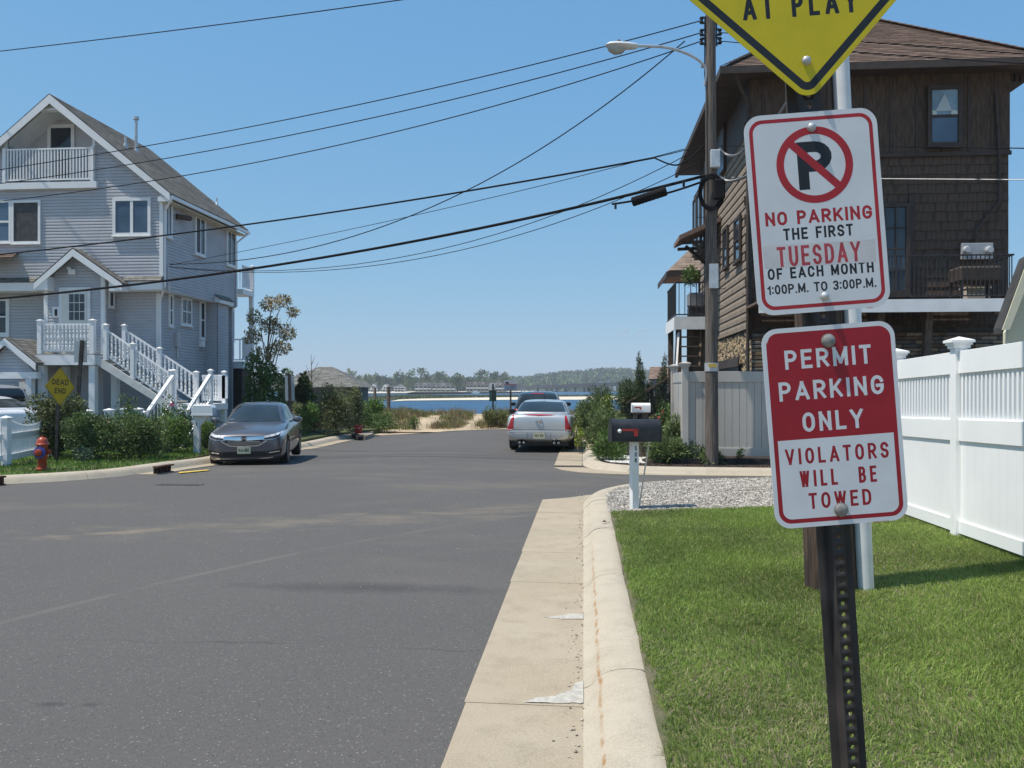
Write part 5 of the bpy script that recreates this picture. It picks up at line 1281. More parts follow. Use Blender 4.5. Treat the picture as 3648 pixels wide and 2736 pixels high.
# long flight down to the landing
ZL = 1.30
sx0, sx1 = dx1 + 0.02, onY(604, 1420, YD).x
y0, y1 = YD + 0.12, YD + 1.2
ST = MB(); ST.prism([(sx0, y0 - 0.05, ZD - 0.05), (sx1, y0 - 0.05, ZL), (sx1, y0 - 0.05, ZL - 0.24), (sx0, y0 - 0.05, ZD - 0.34)], (0, 0.045, 0)); ST = ST.build('stair_flight', M('grey_stringer', (0.62, 0.61, 0.58), 0.7, var=0.08), LH)
mb = MB(); mb.prism([(sx0, y1 + 0.005, ZD - 0.05), (sx1, y1 + 0.005, ZL), (sx1, y1 + 0.005, ZL - 0.24), (sx0, y1 + 0.005, ZD - 0.34)], (0, 0.045, 0)); mb.build('stringer', WHITEP, ST)
ns = 8
TREAD = M('grey_tread', (0.36, 0.36, 0.36), 0.8, var=0.12)
for i in range(ns):
    x = sx0 + (sx1 - sx0) * i / ns; z = ZD - (ZD - ZL) * (i + 0.55) / ns
    mb = MB(); mb.box(x, x + (sx1 - sx0) / ns + 0.03, y0, y1, z - 0.045, z); mb.build('tread', TREAD, ST)
def sloped(y, xa, za, xb, zb, n, posts, hh=0.86):
    railing(ST, (xa, y, za), (xb, y, zb), hh, n, 'turned', bw=0.06, bot=0.06)
    for x in posts:
        z = za + (zb - za) * (x - xa) / (xb - xa); newel(ST, (x, y, z - 0.12), hh + 0.24, 0.125)
xm = (sx0 + sx1) / 2
sloped(y0 + 0.02, sx0 + 0.15, ZD + 0.0, sx1 - 0.06, ZL + 0.06, 17, (sx0 + 0.28, xm - 0.05, sx1 - 0.02))
sloped(y1 - 0.02, sx0 + 0.25, ZD + 0.02, sx1 + 0.3, ZL + 0.02, 18, (sx0 + 0.32, xm + 0.3, sx1 + 0.32))
# landing and the short flight facing the road
lx1 = onY(775, 1440, YD + 0.6).x
LD = MB(); LD.box(sx1 + 0.02, lx1, y0, y1 + 0.2, ZL - 0.2, ZL - 0.002); LD = LD.build('stair_landing', WHITEP, LH)
for x, y in ((sx1 + 0.1, y0 + 0.08), (lx1 - 0.1, y0 + 0.08), (lx1 - 0.1, y1 + 0.1)):
    mb = MB(); mb.box(x - 0.07, x + 0.07, y - 0.07, y + 0.07, 0.05, ZL - 0.205); mb.build('landing_post', WHITEP, LD)
railing(LD, (sx1 + 0.45, y1 + 0.12, ZL), (lx1 - 0.16, y1 + 0.12, ZL), 0.9, 8, 'turned', bw=0.06)
newel(LD, (lx1 - 0.09, y1 + 0.12, ZL), 1.0, 0.12)
fx0, fx1 = sx1 + 0.06, onY(742, 1440, YD).x
for x in (fx0, fx1):
    newel(LD, (x, y0 + 0.05, ZL), 1.02, 0.12)
    mb = MB(); mb.beam((x, y0, ZL + 0.88), (x, y0 - 1.75, 0.95), 0.10, 0.09); mb.beam((x, y0, ZL + 0.1), (x, y0 - 1.75, 0.17), 0.06, 0.07); r = mb.build('slanted_rail', WHITE, LD)
    for i in range(8):
        t = (i + 0.5) / 8; mb = MB(); turned(mb, Vector((x, y0 - 1.75 * t, ZL + 0.14 + (0.2 - ZL - 0.1 + 0.1) * t)), 0.72, 0.02); mb.build('baluster', WHITE, r)
    newel(LD, (x, y0 - 1.8, 0.1), 0.95, 0.12)
for i in range(7):
    mb = MB(); mb.box(fx0 + 0.05, fx1 - 0.05, y0 - 0.25 * (i + 1), y0 - 0.25 * i, ZL - 0.17 * (i + 1) - 0.04, ZL - 0.17 * (i + 1)); mb.build('tread', TREAD, LD)
mb = MB(); mb.box(lx1 - 0.3, lx1 + 0.05, y1 + 0.06, y1 + 0.11, ZL + 0.15, ZL + 0.9); mb.build('panel', WHITE, LD)
# rear porch stack
RP = MB(); ry0, ry1 = YB + 0.02, YB + 1.2
RP.box(XL + 2, XR + 0.28, ry0, ry1, 5.60, 5.80); RP = RP.build('rear_porch', WHITE, LH)
mb = MB(); mb.box(XL + 2, XR + 0.28, ry0, ry1, 2.6, 2.88); mb.build('porch_floor', WHITE, RP)
for zz in (5.8, 2.88):
    railing(RP, (XR + 0.22, ry0 + 0.08, zz), (XR + 0.22, ry1 - 0.1, zz), 0.95, 9, bw=0.04); newel(RP, (XR + 0.22, ry1 - 0.05, zz), 1.05, 0.12)
    railing(RP, (XL + 2.2, ry1 - 0.05, zz), (XR + 0.1, ry1 - 0.05, zz), 0.95, 20, bw=0.04)
mb = MB(); mb.box(XR + 0.12, XR + 0.27, ry1 - 0.18, ry1 - 0.03, 3.0, 5.6); mb.build('porch_column', WHITE, RP)
mb = MB(); mb.box(XL + 2, XR + 0.2, ry0 + 0.1, ry1 - 0.1, 0.0, 2.58); mb.build('under_porch_box', BROWNT, RP)  # dark brown box filling the space below the porch floor
# meter pipe and weatherhead on the side wall
p = onX(600, 945, XR + 0.1); pipe([p + Vector((0.02, 0.12, -0.05)), p, p + Vector((0, 0.05, -0.9))], 0.03, GALV, LH, 'weatherhead'); WHEAD = p.copy()
pipe([onX(632, 1180, XLW + 0.05), onX(632, 1275, XLW + 0.05)], 0.03, GALV, LH, 'conduit'); p = onX(632, 1210, XLW + 0.08); mb = MB(); mb.box(p.x - 0.06, p.x + 0.06, p.y - 0.12, p.y + 0.12, p.z - 0.25, p.z + 0.25); mb.build('meter_box', GALV, LH)
p = onX(719, 1225, XLW + 0.08); mb = MB(); mb.box(p.x - 0.06, p.x + 0.08, p.y - 0.12, p.y + 0.12, p.z - 0.12, p.z + 0.12); mb.build('wall_vent', WHITEP, LH)

# low garage wing at the left edge: a thing of its own roof, attached to the house
YG = 25.5
GA, GE = onY(18, 1203, YG), onY(128, 1292, YG)
gx0 = 2 * GA.x - GE.x
mb = MB(); mb.prism([(GE.x, YG, GE.z), (GA.x, YG, GA.z), (gx0, YG, GE.z), (gx0, YG, GE.z - 0.08), (GA.x, YG, GA.z - 0.1), (GE.x, YG, GE.z - 0.08)], (0, 2.4, 0)); GW = mb.build('garage_roof', SHINGLE_G, LH)
roof_tabs(GW, (GE.x + 0.02, YG - 0.02, GE.z), (GE.x + 0.02, YG + 2.4, GE.z), (GA.x, YG + 2.4, GA.z + 0.01), (GA.x, YG - 0.02, GA.z + 0.01), SHINGLE_G, 0.13, 0.3)
for e in (GE.x, gx0):
    mb = MB(); mb.prism([(GA.x, YG - 0.03, GA.z - 0.02), (e, YG - 0.03, GE.z - 0.02), (e, YG - 0.03, GE.z - 0.24), (GA.x, YG - 0.03, GA.z - 0.24)], (0, 0.028, 0)); mb.build('rake_board', WHITE, GW)
mb = MB(); mb.prism([(GE.x - 0.2, YG + 0.2, GE.z - 0.28), (GA.x, YG + 0.2, GA.z - 0.12), (gx0 + 0.2, YG + 0.2, GE.z - 0.28)], (0, 0.1, 0)); gw = mb.build('garage_gable', SIDING, LH)
hw_ = (GE.x - gx0) / 2 - 0.2
siding(gw, (0, YG + 0.2, 0), (1, 0, 0), (0, -1, 0), lambda z: [(GA.x - hw_ * (1 - (z - GE.z + 0.28) / (GA.z - GE.z + 0.16)), GA.x + hw_ * (1 - (z - GE.z + 0.28) / (GA.z - GE.z + 0.16)))], GE.z - 0.28, GA.z - 0.2, 0.105, SIDING)
mb = MB(); mb.box(gx0 + 0.1, GE.x - 0.02, YG + 0.05, YG + 0.3, GE.z - 0.50, GE.z - 0.29); mb.build('garage_beam', WHITEP, LH)
mb = MB(); a_ = onY(94, 1300, YG + 0.1).x; b_ = onY(114, 1300, YG + 0.1).x; mb.box(a_, b_, YG + 0.06, YG + 0.26, 0.05, GE.z - 0.51); mb.build('garage_post', WHITE, LH)
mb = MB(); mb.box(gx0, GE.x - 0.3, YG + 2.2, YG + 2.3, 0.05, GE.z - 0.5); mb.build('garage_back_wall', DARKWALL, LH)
a_ = onY(70, 1300, YG + 2.15).x
mb = MB(); mb.box(gx0 + 0.3, a_, YG + 2.12, YG + 2.19, 0.05, 2.0); mb.build('garage_door_frame', WHITEP, LH)
mb = MB(); mb.box(gx0 + 0.5, a_ - 0.25, YG + 2.06, YG + 2.11, 0.05, 1.75); mb.build('garage_opening', INK, LH)
# bit of shingled window hood at the frame's left edge
a_, b_ = onY(-120, 900, 26.6), onY(43, 918, 26.6)
mb = MB(); mb.prism([(a_.x, 26.6, b_.z), (b_.x, 26.6, b_.z), (b_.x - 0.35, YF - 0.04, b_.z + 0.28), (a_.x, YF - 0.04, b_.z + 0.28)], (0, 0, -0.05)); o = mb.build('window_hood', SHINGLE_B, LH)
roof_tabs(o, (a_.x, 26.59, b_.z + 0.01), (b_.x, 26.59, b_.z + 0.01), (b_.x - 0.35, YF - 0.04, b_.z + 0.29), (a_.x, YF - 0.04, b_.z + 0.29), SHINGLE_B, 0.13, 0.3)

# ------------------------------------------------------------------ the brown shingled house on the right
BX0, BY0 = 4.17, 21.95                        # left-front corner of its walls
BX1 = onY(3597, 700, BY0).x
BYB = 31.0
BZE = 9.60
BH = thing('brown_shingle_house', 'three-storey brown shingled house with hip roof and stone base', 'house', ((BX0 + BX1) / 2, BY0 + 4, 0.13))
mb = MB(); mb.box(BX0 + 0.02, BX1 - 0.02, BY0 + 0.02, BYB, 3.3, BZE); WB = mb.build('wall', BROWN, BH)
# front wall: single wood shingles in courses
def shingle_mesh(w, h, seed):
    q = random.Random(seed); me = bpy.data.meshes.new('shingle')
    b_ = q.uniform(-0.012, 0.012)
    vs = [(0, -0.028, b_), (w, -0.028, b_ + q.uniform(-.006, .006)), (w, -0.006, h), (0, -0.006, h), (0, 0, b_), (w, 0, b_), (w, 0, h), (0, 0, h)]
    me.from_pydata(vs, [], [(0, 1, 2, 3), (4, 7, 6, 5), (0, 4, 5, 1), (0, 3, 7, 4), (1, 5, 6, 2)]); me.materials.append(BROWN); return me
SM = [shingle_mesh(w, 0.25, i) for i, w in enumerate((0.16, 0.20, 0.24, 0.28, 0.33, 0.22))]
SWD = (0.16, 0.20, 0.24, 0.28, 0.33, 0.22)
count = 0
z = 3.35; row = 0; hidden = MB()
while z < 8.35:
    x = BX0 - rnd.uniform(0, 0.15)
    while x < BX1 - 0.05:
        k = rnd.randrange(6); w = SWD[k]
        if x + w > BX1: break
        cu_ = CU + FOC * (x * CA + BY0 * SA) / (-x * SA + BY0 * CA)
        if cu_ > 3140 and count < 300 and z > 4.0:     # the stretch that shows right of the signs
            o = link('shingle', SM[k], WB, local=True); o.location = (x, BY0 + 0.02 - 0.002 * rnd.random(), z); count += 1
        else:
            hidden.add([(x, BY0 - 0.006, z), (x + w - 0.006, BY0 - 0.006, z), (x + w - 0.006, BY0 + 0.014, z + 0.25), (x, BY0 + 0.014, z + 0.25)], [(0, 1, 2, 3)])
        x += w + 0.005
    z += 0.232; row += 1
o = hidden.build('shingles', BROWN, WB); o['kind'] = 'stuff'
# board-and-batten strip under the eaves
x = BX0
for k in range(int((BX1 - BX0) / 0.62)):
    mb = MB(); mb.box(x + 0.3, x + 0.36, BY0 - 0.03, BY0 + 0.02, 7.62, BZE - 0.1); mb.build('batten', BROWNT, WB); x += 0.62
mb = MB(); mb.box(BX0, BX1, BY0 - 0.012, BY0 + 0.015, 7.6, BZE); mb.build('batten_board', BROWN, WB)
mb = MB(); mb.box(BX0 - 0.02, BX1 + 0.02, BY0 - 0.06, BY0 - 0.013, 7.5, 7.6); mb.build('belt_board', BROWNT, WB)
# left wall: lit shingle courses
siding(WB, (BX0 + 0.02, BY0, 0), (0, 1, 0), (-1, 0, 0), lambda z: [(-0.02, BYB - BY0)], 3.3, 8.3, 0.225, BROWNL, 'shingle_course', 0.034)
mb = MB(); mb.box(BX0 - 0.05, BX0 + 0.04, BY0 - 0.045, BY0 + 0.05, 3.0, 8.4); mb.build('corner_board', BROWNT, WB)
mb = MB(); mb.box(BX0 - 0.015, BX0 + 0.018, BY0 + 0.06, BYB, 8.3, BZE); mb.build('upper_panel', BROWNT, WB)
# hip roof
EO = 0.74
ex0_, ex1_, ey0, ey1 = BX0 - EO, BX1 + EO, BY0 - 0.6, BYB + 0.6
RX, RZ = (ex0_ + ex1_) / 2, 12.5
hwid = (ex1_ - ex0_) / 2
ry0_, ry1_ = ey0 + hwid * 0.98, ey1 - hwid * 0.98
if ry1_ < ry0_: ry0_ = ry1_ = (ey0 + ey1) / 2
A_, B_, C_, D_ = (ex0_, ey0, BZE + 0.06), (ex1_, ey0, BZE + 0.06), (ex1_, ey1, BZE + 0.06), (ex0_, ey1, BZE + 0.06)
P_, Q_ = (RX, ry0_, RZ), (RX, ry1_, RZ)
mb = MB(); mb.add([A_, B_, C_, D_, P_, Q_], [(0, 1, 4), (1, 2, 5, 4), (2, 3, 5), (3, 0, 4, 5), (3, 2, 1, 0)]); BR = mb.build('roof', SHINGLE_B, BH)
roof_tabs(BR, A_, B_, P_, P_, SHINGLE_B, 0.145, 0.32, lift=0.02)
roof_tabs(BR, D_, A_, P_, Q_, SHINGLE_B, 0.145, 0.32, lift=0.02)
roof_tabs(BR, B_, C_, Q_, P_, SHINGLE_B, 0.145, 0.32, lift=0.02)
for s_, e_ in ((A_, P_), (B_, P_)):
    s_, e_ = Vector(s_), Vector(e_); n = 28
    for i in range(n):
        p, q = s_.lerp(e_, i / n), s_.lerp(e_, (i + 1.15) / n); mb = MB(); mb.beam(p + UP * (0.045 + 0.008 * 0), q + UP * 0.03, 0.26, 0.018); mb.build('hip_cap', SHINGLE_B, BR)
mb = MB(); mb.box(ex0_, ex1_, ey0 - 0.1, ey0, BZE - 0.14, BZE + 0.04); mb.box(ex0_ - 0.1, ex0_ - 0.002, ey0 - 0.1, ey1, BZE - 0.14, BZE + 0.04); mb.build('eaves_gutter', BROWNT, BR)
mb = MB(); mb.box(ex0_ + 0.01, ex1_, ey0 + 0.01, ey1, BZE - 0.06, BZE - 0.01); mb.build('eaves_soffit', BROWNT, BR)
for i in range(5):
    mb = MB(); x = BX1 + 0.1 + i * 0.13; mb.box(x, x + 0.09, BY0 + 0.2, BY0 + 0.32, BZE - 0.22 - 0.0 * i, BZE - 0.06); mb.build('rafter_tail', BROWNT, BR)
# stone base and dark garage level
mb = MB(); mb.box(BX0 + 0.06, BX1 - 0.05, BY0 + 0.06, BYB, 0.05, 3.3); ST_ = mb.build('base_wall', M('dark_mortar', (0.07, 0.06, 0.05), 0.95, var=0.3, scale=6), BH)
STONE = [M('ledge_stone_brown', (0.15, 0.105, 0.07), 0.9, var=0.35, scale=5, bump=0.6, bscale=25), M('ledge_stone_tan', (0.26, 0.20, 0.14), 0.9, var=0.35, scale=5, bump=0.6, bscale=25), M('ledge_stone_grey', (0.13, 0.12, 0.11), 0.9, var=0.3, scale=5, bump=0.6, bscale=25)]
stm = []
for i in range(9):
    mb = MB(); w, h, d = rnd.uniform(0.18, 0.5), rnd.choice((0.07, 0.09, 0.11)), rnd.uniform(0.06, 0.11)
    mb.box(0, w, -d, 0.03, 0.004, h - 0.006); stm.append((mb.mesh('stone', STONE[i % 3], bevel=0.012), w, h))
nst = 0
z = 1.35
while z < 3.1:
    x = BX0 + 0.05; hrow = 0.095
    while x < BX1 - 0.1:
        me, w, h = rnd.choice(stm); cu_ = CU + FOC * (x * CA + BY0 * SA) / (-x * SA + BY0 * CA)
        if (cu_ > 3090 or cu_ < 2745) and nst < 300 and z > 1.55:
            o = link('stone', me, ST_, local=True); o.location = (x, BY0 + 0.05, z); o.scale = (1, 1, hrow / h); nst += 1
        x += w + 0.008
    z += hrow
RUB = M('rubble_tan', (0.34, 0.255, 0.155), 0.9, var=0.35, scale=7, bump=0.6, bscale=25, island=0.4)
def rub_s(n): return npr.uniform((BY0 + 0.05, 0.9), (BYB - 3, 3.25), (n, 2))
yz = rub_s(1300)
octa = np.array([(-.05, 0, .9), (-.05, .9, 0), (-.05, 0, -.9), (-.05, -.9, 0), (-.6, .1, .1)]); V = []
for (y_, z_) in yz:
    s = rnd.uniform(0.04, 0.085); V.append(octa * s * np.array([1.0, rnd.uniform(0.8, 1.4), rnd.uniform(0.7, 1.1)]) + np.array([BX0 + 0.06, y_, z_]))
V = np.concatenate(V); Fq = (np.array([(0, 1, 4), (1, 2, 4), (2, 3, 4), (3, 0, 4)])[None] + (np.arange(len(yz)) * 5)[:, None, None]).reshape(-1, 3)
o = npmesh('rubble_facing', V, Fq, RUB, ST_); o['kind'] = 'stuff'
p, q = onX(2572, 1265, BX0 - 0.02), onX(2632, 1320, BX0 - 0.02)
yy = sorted((p.y, q.y)); mb = MB(); mb.box(BX0 - 0.03, BX0 + 0.05, yy[0], yy[1] + 0.6, 1.2, 2.35); mb.build('basement_opening', INK, ST_)
mb = MB(); mb.box(BX0 - 0.07, BX0 - 0.031, yy[0] - 0.15, yy[1] + 0.75, 2.36, 2.6); mb.build('lintel', BROWNT, ST_)
# front windows, door
def brown_win(u0, v0, u1, v1, glass, **k): return win_px(BH, 'y', BY0 - 0.03, u0, v0, u1, v1, (0, -1, 0), glass, frame=BROWNT, fw=0.10, depth=0.09, **k)
REFLB = M('window_pale_reflection', (0.22, 0.33, 0.42), 0.15, var=0.2, scale=3)  # pale reflection painted into the colour of the panes
w1 = brown_win(3300, 306, 3424, 526, GLASSB, rows=2, mullion=0.06, panes={(0, 1): REFLB})
a_, b_ = onY(3318, 426, BY0 - 0.085), onY(3404, 330, BY0 - 0.085)
# a paper boat sign and two lamps standing behind the upper sash
PAP = M('paper_sail', (0.42, 0.50, 0.52), 0.7, var=0.06)
cx = (a_.x + b_.x) / 2; mb = MB(); mb.prism([(cx - 0.2, BY0 - 0.112, a_.z + 0.2), (cx + 0.2, BY0 - 0.112, a_.z + 0.2), (cx + 0.02, BY0 - 0.112, a_.z + 0.62)], (0, 0.012, 0)); mb.build('sail', PAP, w1)
for s_ in (-1, 1):
    mb = MB(); mb.lathe([(0.08, 0), (0.085, 0.006), (0.08, 0.012)], (cx + s_ * 0.25, BY0 - 0.114, a_.z + 0.14), 14, 'y'); mb.build('disc', M('pale_disc', (0.55, 0.62, 0.58), 0.6, var=0.05), w1)
brown_win(3060, 725, 3238, 1052, GLASSD, rows=4, cols=4, mullion=0.03)
mb = MB(); q = onY(3240, 708, BY0); mb.box(q.x - 0.03, q.x + 0.10, BY0 - 0.06, BY0 - 0.02, 3.9, q.z + 0.1); mb.build('door_casing', BROWNT, BH)
# left wall windows
for (u0, v0, u1, v1, gl) in ((2555, 430, 2585, 605, REFLB), (2508, 455, 2530, 625, REFLB), (2620, 760, 2642, 925, GLASSD), (2580, 800, 2596, 950, GLASSD)):
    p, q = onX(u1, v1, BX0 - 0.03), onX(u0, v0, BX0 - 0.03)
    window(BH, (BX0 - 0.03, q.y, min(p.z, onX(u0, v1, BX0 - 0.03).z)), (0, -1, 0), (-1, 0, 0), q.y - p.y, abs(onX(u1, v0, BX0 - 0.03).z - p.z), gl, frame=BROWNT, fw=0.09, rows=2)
pipe([(BX0 - 0.45, ey0 + 0.1, BZE - 0.1), (BX0 - 0.06, BY0 - 0.06, BZE - 0.7), (BX0 - 0.06, BY0 - 0.07, 1.2)], 0.045, BROWNT, BH)
pipe([onY(3548, 330, BY0 - 0.07), onY(3560, 560, BY0 - 0.07), onY(3560, 720, BY0 - 0.07), onY(3477, 820, BY0 - 0.07), onY(3477, 866, BY0 - 0.07)], 0.035, BROWNT, BH, 'service_conduit')
# pair of electric meters
p, q = onY(3423, 925, BY0 - 0.1), onY(3535, 866, BY0 - 0.1)
mb = MB(); mb.box(p.x, q.x, BY0 - 0.16, BY0 - 0.035, p.z, q.z); MP = mb.build('meter_panel', M('grey_meter_box', (0.36, 0.37, 0.39), 0.5, var=0.08, metal=0.3), BH, bevel=0.01)
for uu in (3441, 3521):
    c = onY(uu, 892, BY0 - 0.16); mb = MB(); mb.lathe([(0.09, 0.0), (0.105, -0.03), (0.105, -0.05), (0.085, -0.06), (0.085, -0.11), (0.07, -0.13)], c, 16, 'y'); mb.build('meter', M('meter_glass', (0.42, 0.43, 0.44), 0.12, var=0.1, coat=0.5), MP, smooth=True)
# front deck with iron rail
YK = 20.35
kz = onY(3400, 1064, YK).z; kx1 = onY(3625, 1064, YK).x
DK = MB(); DK.box(BX0 - 0.1, kx1, YK, BY0 - 0.05, kz - 0.06, kz); DK = DK.build('front_deck', WOODB, BH)
mb = MB(); mb.box(BX0 - 0.1, kx1, YK - 0.03, YK - 0.003, kz - 0.30, kz - 0.005); mb.build('deck_fascia', WHITEP, DK)
hr = onY(3400, 908, YK).z - kz
railing(DK, (BX0 - 0.05, YK + 0.05, kz), (kx1 - 0.05, YK + 0.05, kz), hr, 58, mat=RAILB, bw=0.018, rw=0.04, rh=0.03, bot=0.07, name='iron_railing')
railing(DK, (kx1 - 0.05, YK + 0.1, kz), (kx1 - 0.05, BY0 - 0.15, kz), hr, 12, mat=RAILB, bw=0.018, rw=0.04, rh=0.03, bot=0.07, name='iron_railing')
for u in (3115, 3285):
    x = onY(u, 1200, YK + 0.6).x; mb = MB(); mb.beam((x, YK + 0.7, 0.1), (x + 0.12, YK + 0.5, kz - 0.07), 0.16, 0.16, (0, 1, 0)); mb.build('deck_post', WOODB, DK)
tb = thing('patio_table', 'dark covered table standing on the front deck', 'table', (onY(3465, 1000, 21.0).x, 21.0, kz))
p, q = onY(3400, 1000, 21.0), onY(3550, 1000, 21.0)
mb = MB(); mb.box(p.x, q.x, 20.7, 21.4, kz + 0.42, kz + 0.80); mb.build('cover', BROWNT, tb, bevel=0.05)
for x in (p.x + 0.06, q.x - 0.06):
    for y in (20.76, 21.34): mb = MB(); mb.box(x - 0.025, x + 0.025, y - 0.025, y + 0.025, kz, kz + 0.43); mb.build('leg', RAILB, tb)
pk = thing('storage_bin', 'pale grey lidded bin under the deck table', 'bin', (onY(3470, 1000, 21.5).x, 21.5, kz))
p, q = onY(3440, 1000, 21.55), onY(3525, 1000, 21.55); mb = MB(); mb.box(p.x, q.x, 21.5, 21.85, kz, kz + 0.36); mb.build('body', FENCEG, pk, bevel=0.02); mb = MB(); mb.box(p.x - 0.02, q.x + 0.02, 21.48, 21.87, kz + 0.362, kz + 0.40); mb.build('lid', FENCEG, pk)
# side porch at the back-left corner: deck, rail, posts, small hipped roof
SY0, SY1 = 28.3, 31.2
s0 = onY(2406, 1128, SY0); s1x = BX0 - 0.02
SD = MB(); SD.box(s0.x, s1x, SY0, SY1, s0.z - 0.06, s0.z); SD = SD.build('side_porch', WOODB, BH)
mb = MB(); mb.box(s0.x - 0.01, s1x, SY0 - 0.03, SY0 - 0.003, s0.z - 0.42, s0.z - 0.01); mb.box(s0.x - 0.04, s0.x - 0.011, SY0 - 0.03, SY1, s0.z - 0.42, s0.z - 0.01); mb.build('deck_fascia', WHITEP, SD)
rh_ = onY(2406, 1006, SY0).z - s0.z
railing(SD, (s0.x + 0.03, SY0 + 0.04, s0.z), (s1x, SY0 + 0.04, s0.z), rh_, 6, mat=RAILB, bw=0.025, rw=0.05, rh=0.04, bot=0.07, name='iron_railing')
railing(SD, (s0.x + 0.03, SY0 + 0.06, s0.z), (s0.x + 0.03, SY1, s0.z), rh_, 14, mat=RAILB, bw=0.025, rw=0.05, rh=0.04, bot=0.07, name='iron_railing')
for (x, y) in ((s0.x + 0.12, SY0 + 0.15), (s0.x + 0.5, SY0 + 0.3), (s0.x + 0.12, SY1 - 0.2)):
    mb = MB(); mb.box(x - 0.09, x + 0.09, y - 0.09, y + 0.09, 0.1, s0.z - 0.07); mb.build('porch_post', WOODB, SD)
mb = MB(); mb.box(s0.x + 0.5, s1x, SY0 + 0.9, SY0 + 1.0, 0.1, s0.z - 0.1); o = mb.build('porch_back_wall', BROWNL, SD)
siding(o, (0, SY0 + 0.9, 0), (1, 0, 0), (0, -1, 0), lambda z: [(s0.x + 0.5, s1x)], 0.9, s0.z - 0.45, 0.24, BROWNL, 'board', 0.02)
pl = thing('potted_fern', 'hanging green fern on the side porch of the brown house', 'plant', tuple(at(2462, 1000, 29.5)))
leaf_cloud('fronds', pl, [tuple(at(2462, 985, 29.5)) + (0.25, 0.25, 0.3)], 500, 0.16, LEAF, aspect=0.2)
mb = MB(); c = at(2462, 1000, 29.5); mb.lathe([(0.08, -0.1), (0.12, 0.08)], c, 10); mb.tube([c + UP * 0.08, c + UP * 1.0], 0.006, 4); mb.build('basket', BROWNT, pl)
gr_t = thing('grill_cart', 'grey covered cart on the side porch', 'cart', tuple(Vector((at(2480, 1100, 29.6).x, at(2480, 1100, 29.6).y, s0.z))))
c = Vector(gr_t.location); mb = MB(); mb.box(c.x - 0.3, c.x + 0.3, c.y - 0.25, c.y + 0.25, c.z + 0.45, c.z + 0.95); mb.build('cover', M('grey_cover', (0.22, 0.23, 0.25), 0.8, var=0.1), gr_t, bevel=0.06); mb = MB(); mb.box(c.x - 0.28, c.x + 0.28, c.y - 0.22, c.y + 0.22, c.z + 0.0, c.z + 0.45); mb.build('body', RAILB, gr_t)
# low roof behind the porch and the small bracketed awning on the left wall
RYY = 34.0
a_, b_ = onY(2378, 966, RYY), onY(2470, 878, RYY + 1.6)
mb = MB(); x1 = BX0 + 2.0
mb.add([(a_.x, RYY, a_.z), (x1, RYY, a_.z), (x1, RYY + 4, a_.z), (a_.x, RYY + 4, a_.z), (b_.x, RYY + 1.6, b_.z), (x1, RYY + 1.6, b_.z)], [(0, 1, 5, 4), (1, 2, 5), (2, 3, 4, 5), (3, 0, 4), (3, 2, 1, 0)]); LR = mb.build('rear_porch_roof', SHINGLE_B, BH)
roof_tabs(LR, (a_.x, RYY - 0.02, a_.z + 0.02), (x1, RYY - 0.02, a_.z + 0.02), (x1, RYY + 1.6, b_.z + 0.02), (b_.x, RYY + 1.6, b_.z + 0.02), M('tan_roof_shingle', (0.24, 0.18, 0.14), 0.9, var=0.2, island=0.2), 0.2, 0.4)
mb = MB(); mb.box(a_.x, x1, RYY - 0.04, RYY - 0.003, a_.z - 0.22, a_.z - 0.01); mb.box(a_.x - 0.04, a_.x - 0.003, RYY - 0.04, RYY + 4, a_.z - 0.22, a_.z - 0.01); mb.build('porch_fascia', BROWNT, LR)
for x in (a_.x + 1.3, x1 - 0.2):
    mb = MB(); mb.box(x - 0.08, x + 0.08, RYY + 0.1, RYY + 0.26, 0, a_.z - 0.01); mb.build('porch_post', BROWNT, LR)
mb = MB(); mb.box(a_.x + 1.2, x1, BYB + 0.02, RYY + 3.5, 4.1, 4.3); mb.build('rear_deck', WOODB, LR)
AY = 26.3
c = onY(2420, 838, AY); zt = onY(2505, 812, AY).z + 0.15
mb = MB(); mb.prism([(c.x, AY, c.z), (BX0 - 0.03, AY, zt + 0.2), (BX0 - 0.03, AY, zt + 0.05), (c.x, AY, c.z - 0.14)], (0, 1.6, 0)); AW = mb.build('bracket_awning', SHINGLE_B, BH)
for y in (AY + 0.2, AY + 1.4):
    mb = MB(); mb.beam((c.x + 0.35, y, c.z - 0.1), (BX0 - 0.03, y, c.z - 0.9), 0.09, 0.12, (0, 1, 0)); mb.build('bracket', BROWNT, AW)
    mb = MB(); mb.beam((c.x + 0.1, y, c.z - 0.2), (BX0 - 0.03, y, c.z - 0.16), 0.09, 0.1, (0, 1, 0)); mb.build('bracket', BROWNT, AW)
# tall bank of glazed bay on the left wall top, under the eaves
bx = BX0 - 0.02; p, q = onX(2503, 600, bx - 0.3), onX(2470, 760, bx - 0.3)
mb = MB(); mb.box(bx - 0.35, bx - 0.02, 27.0, 30.0, 6.2, 8.4); BYW = mb.build('glazed_bay', BROWNT, BH)
for k in range(3): window(BYW, (bx - 0.36, 29.8 - k * 0.95, 6.3), (0, -1, 0), (-1, 0, 0), 0.85, 1.9, GLASSB, frame=BROWNT, fw=0.08)

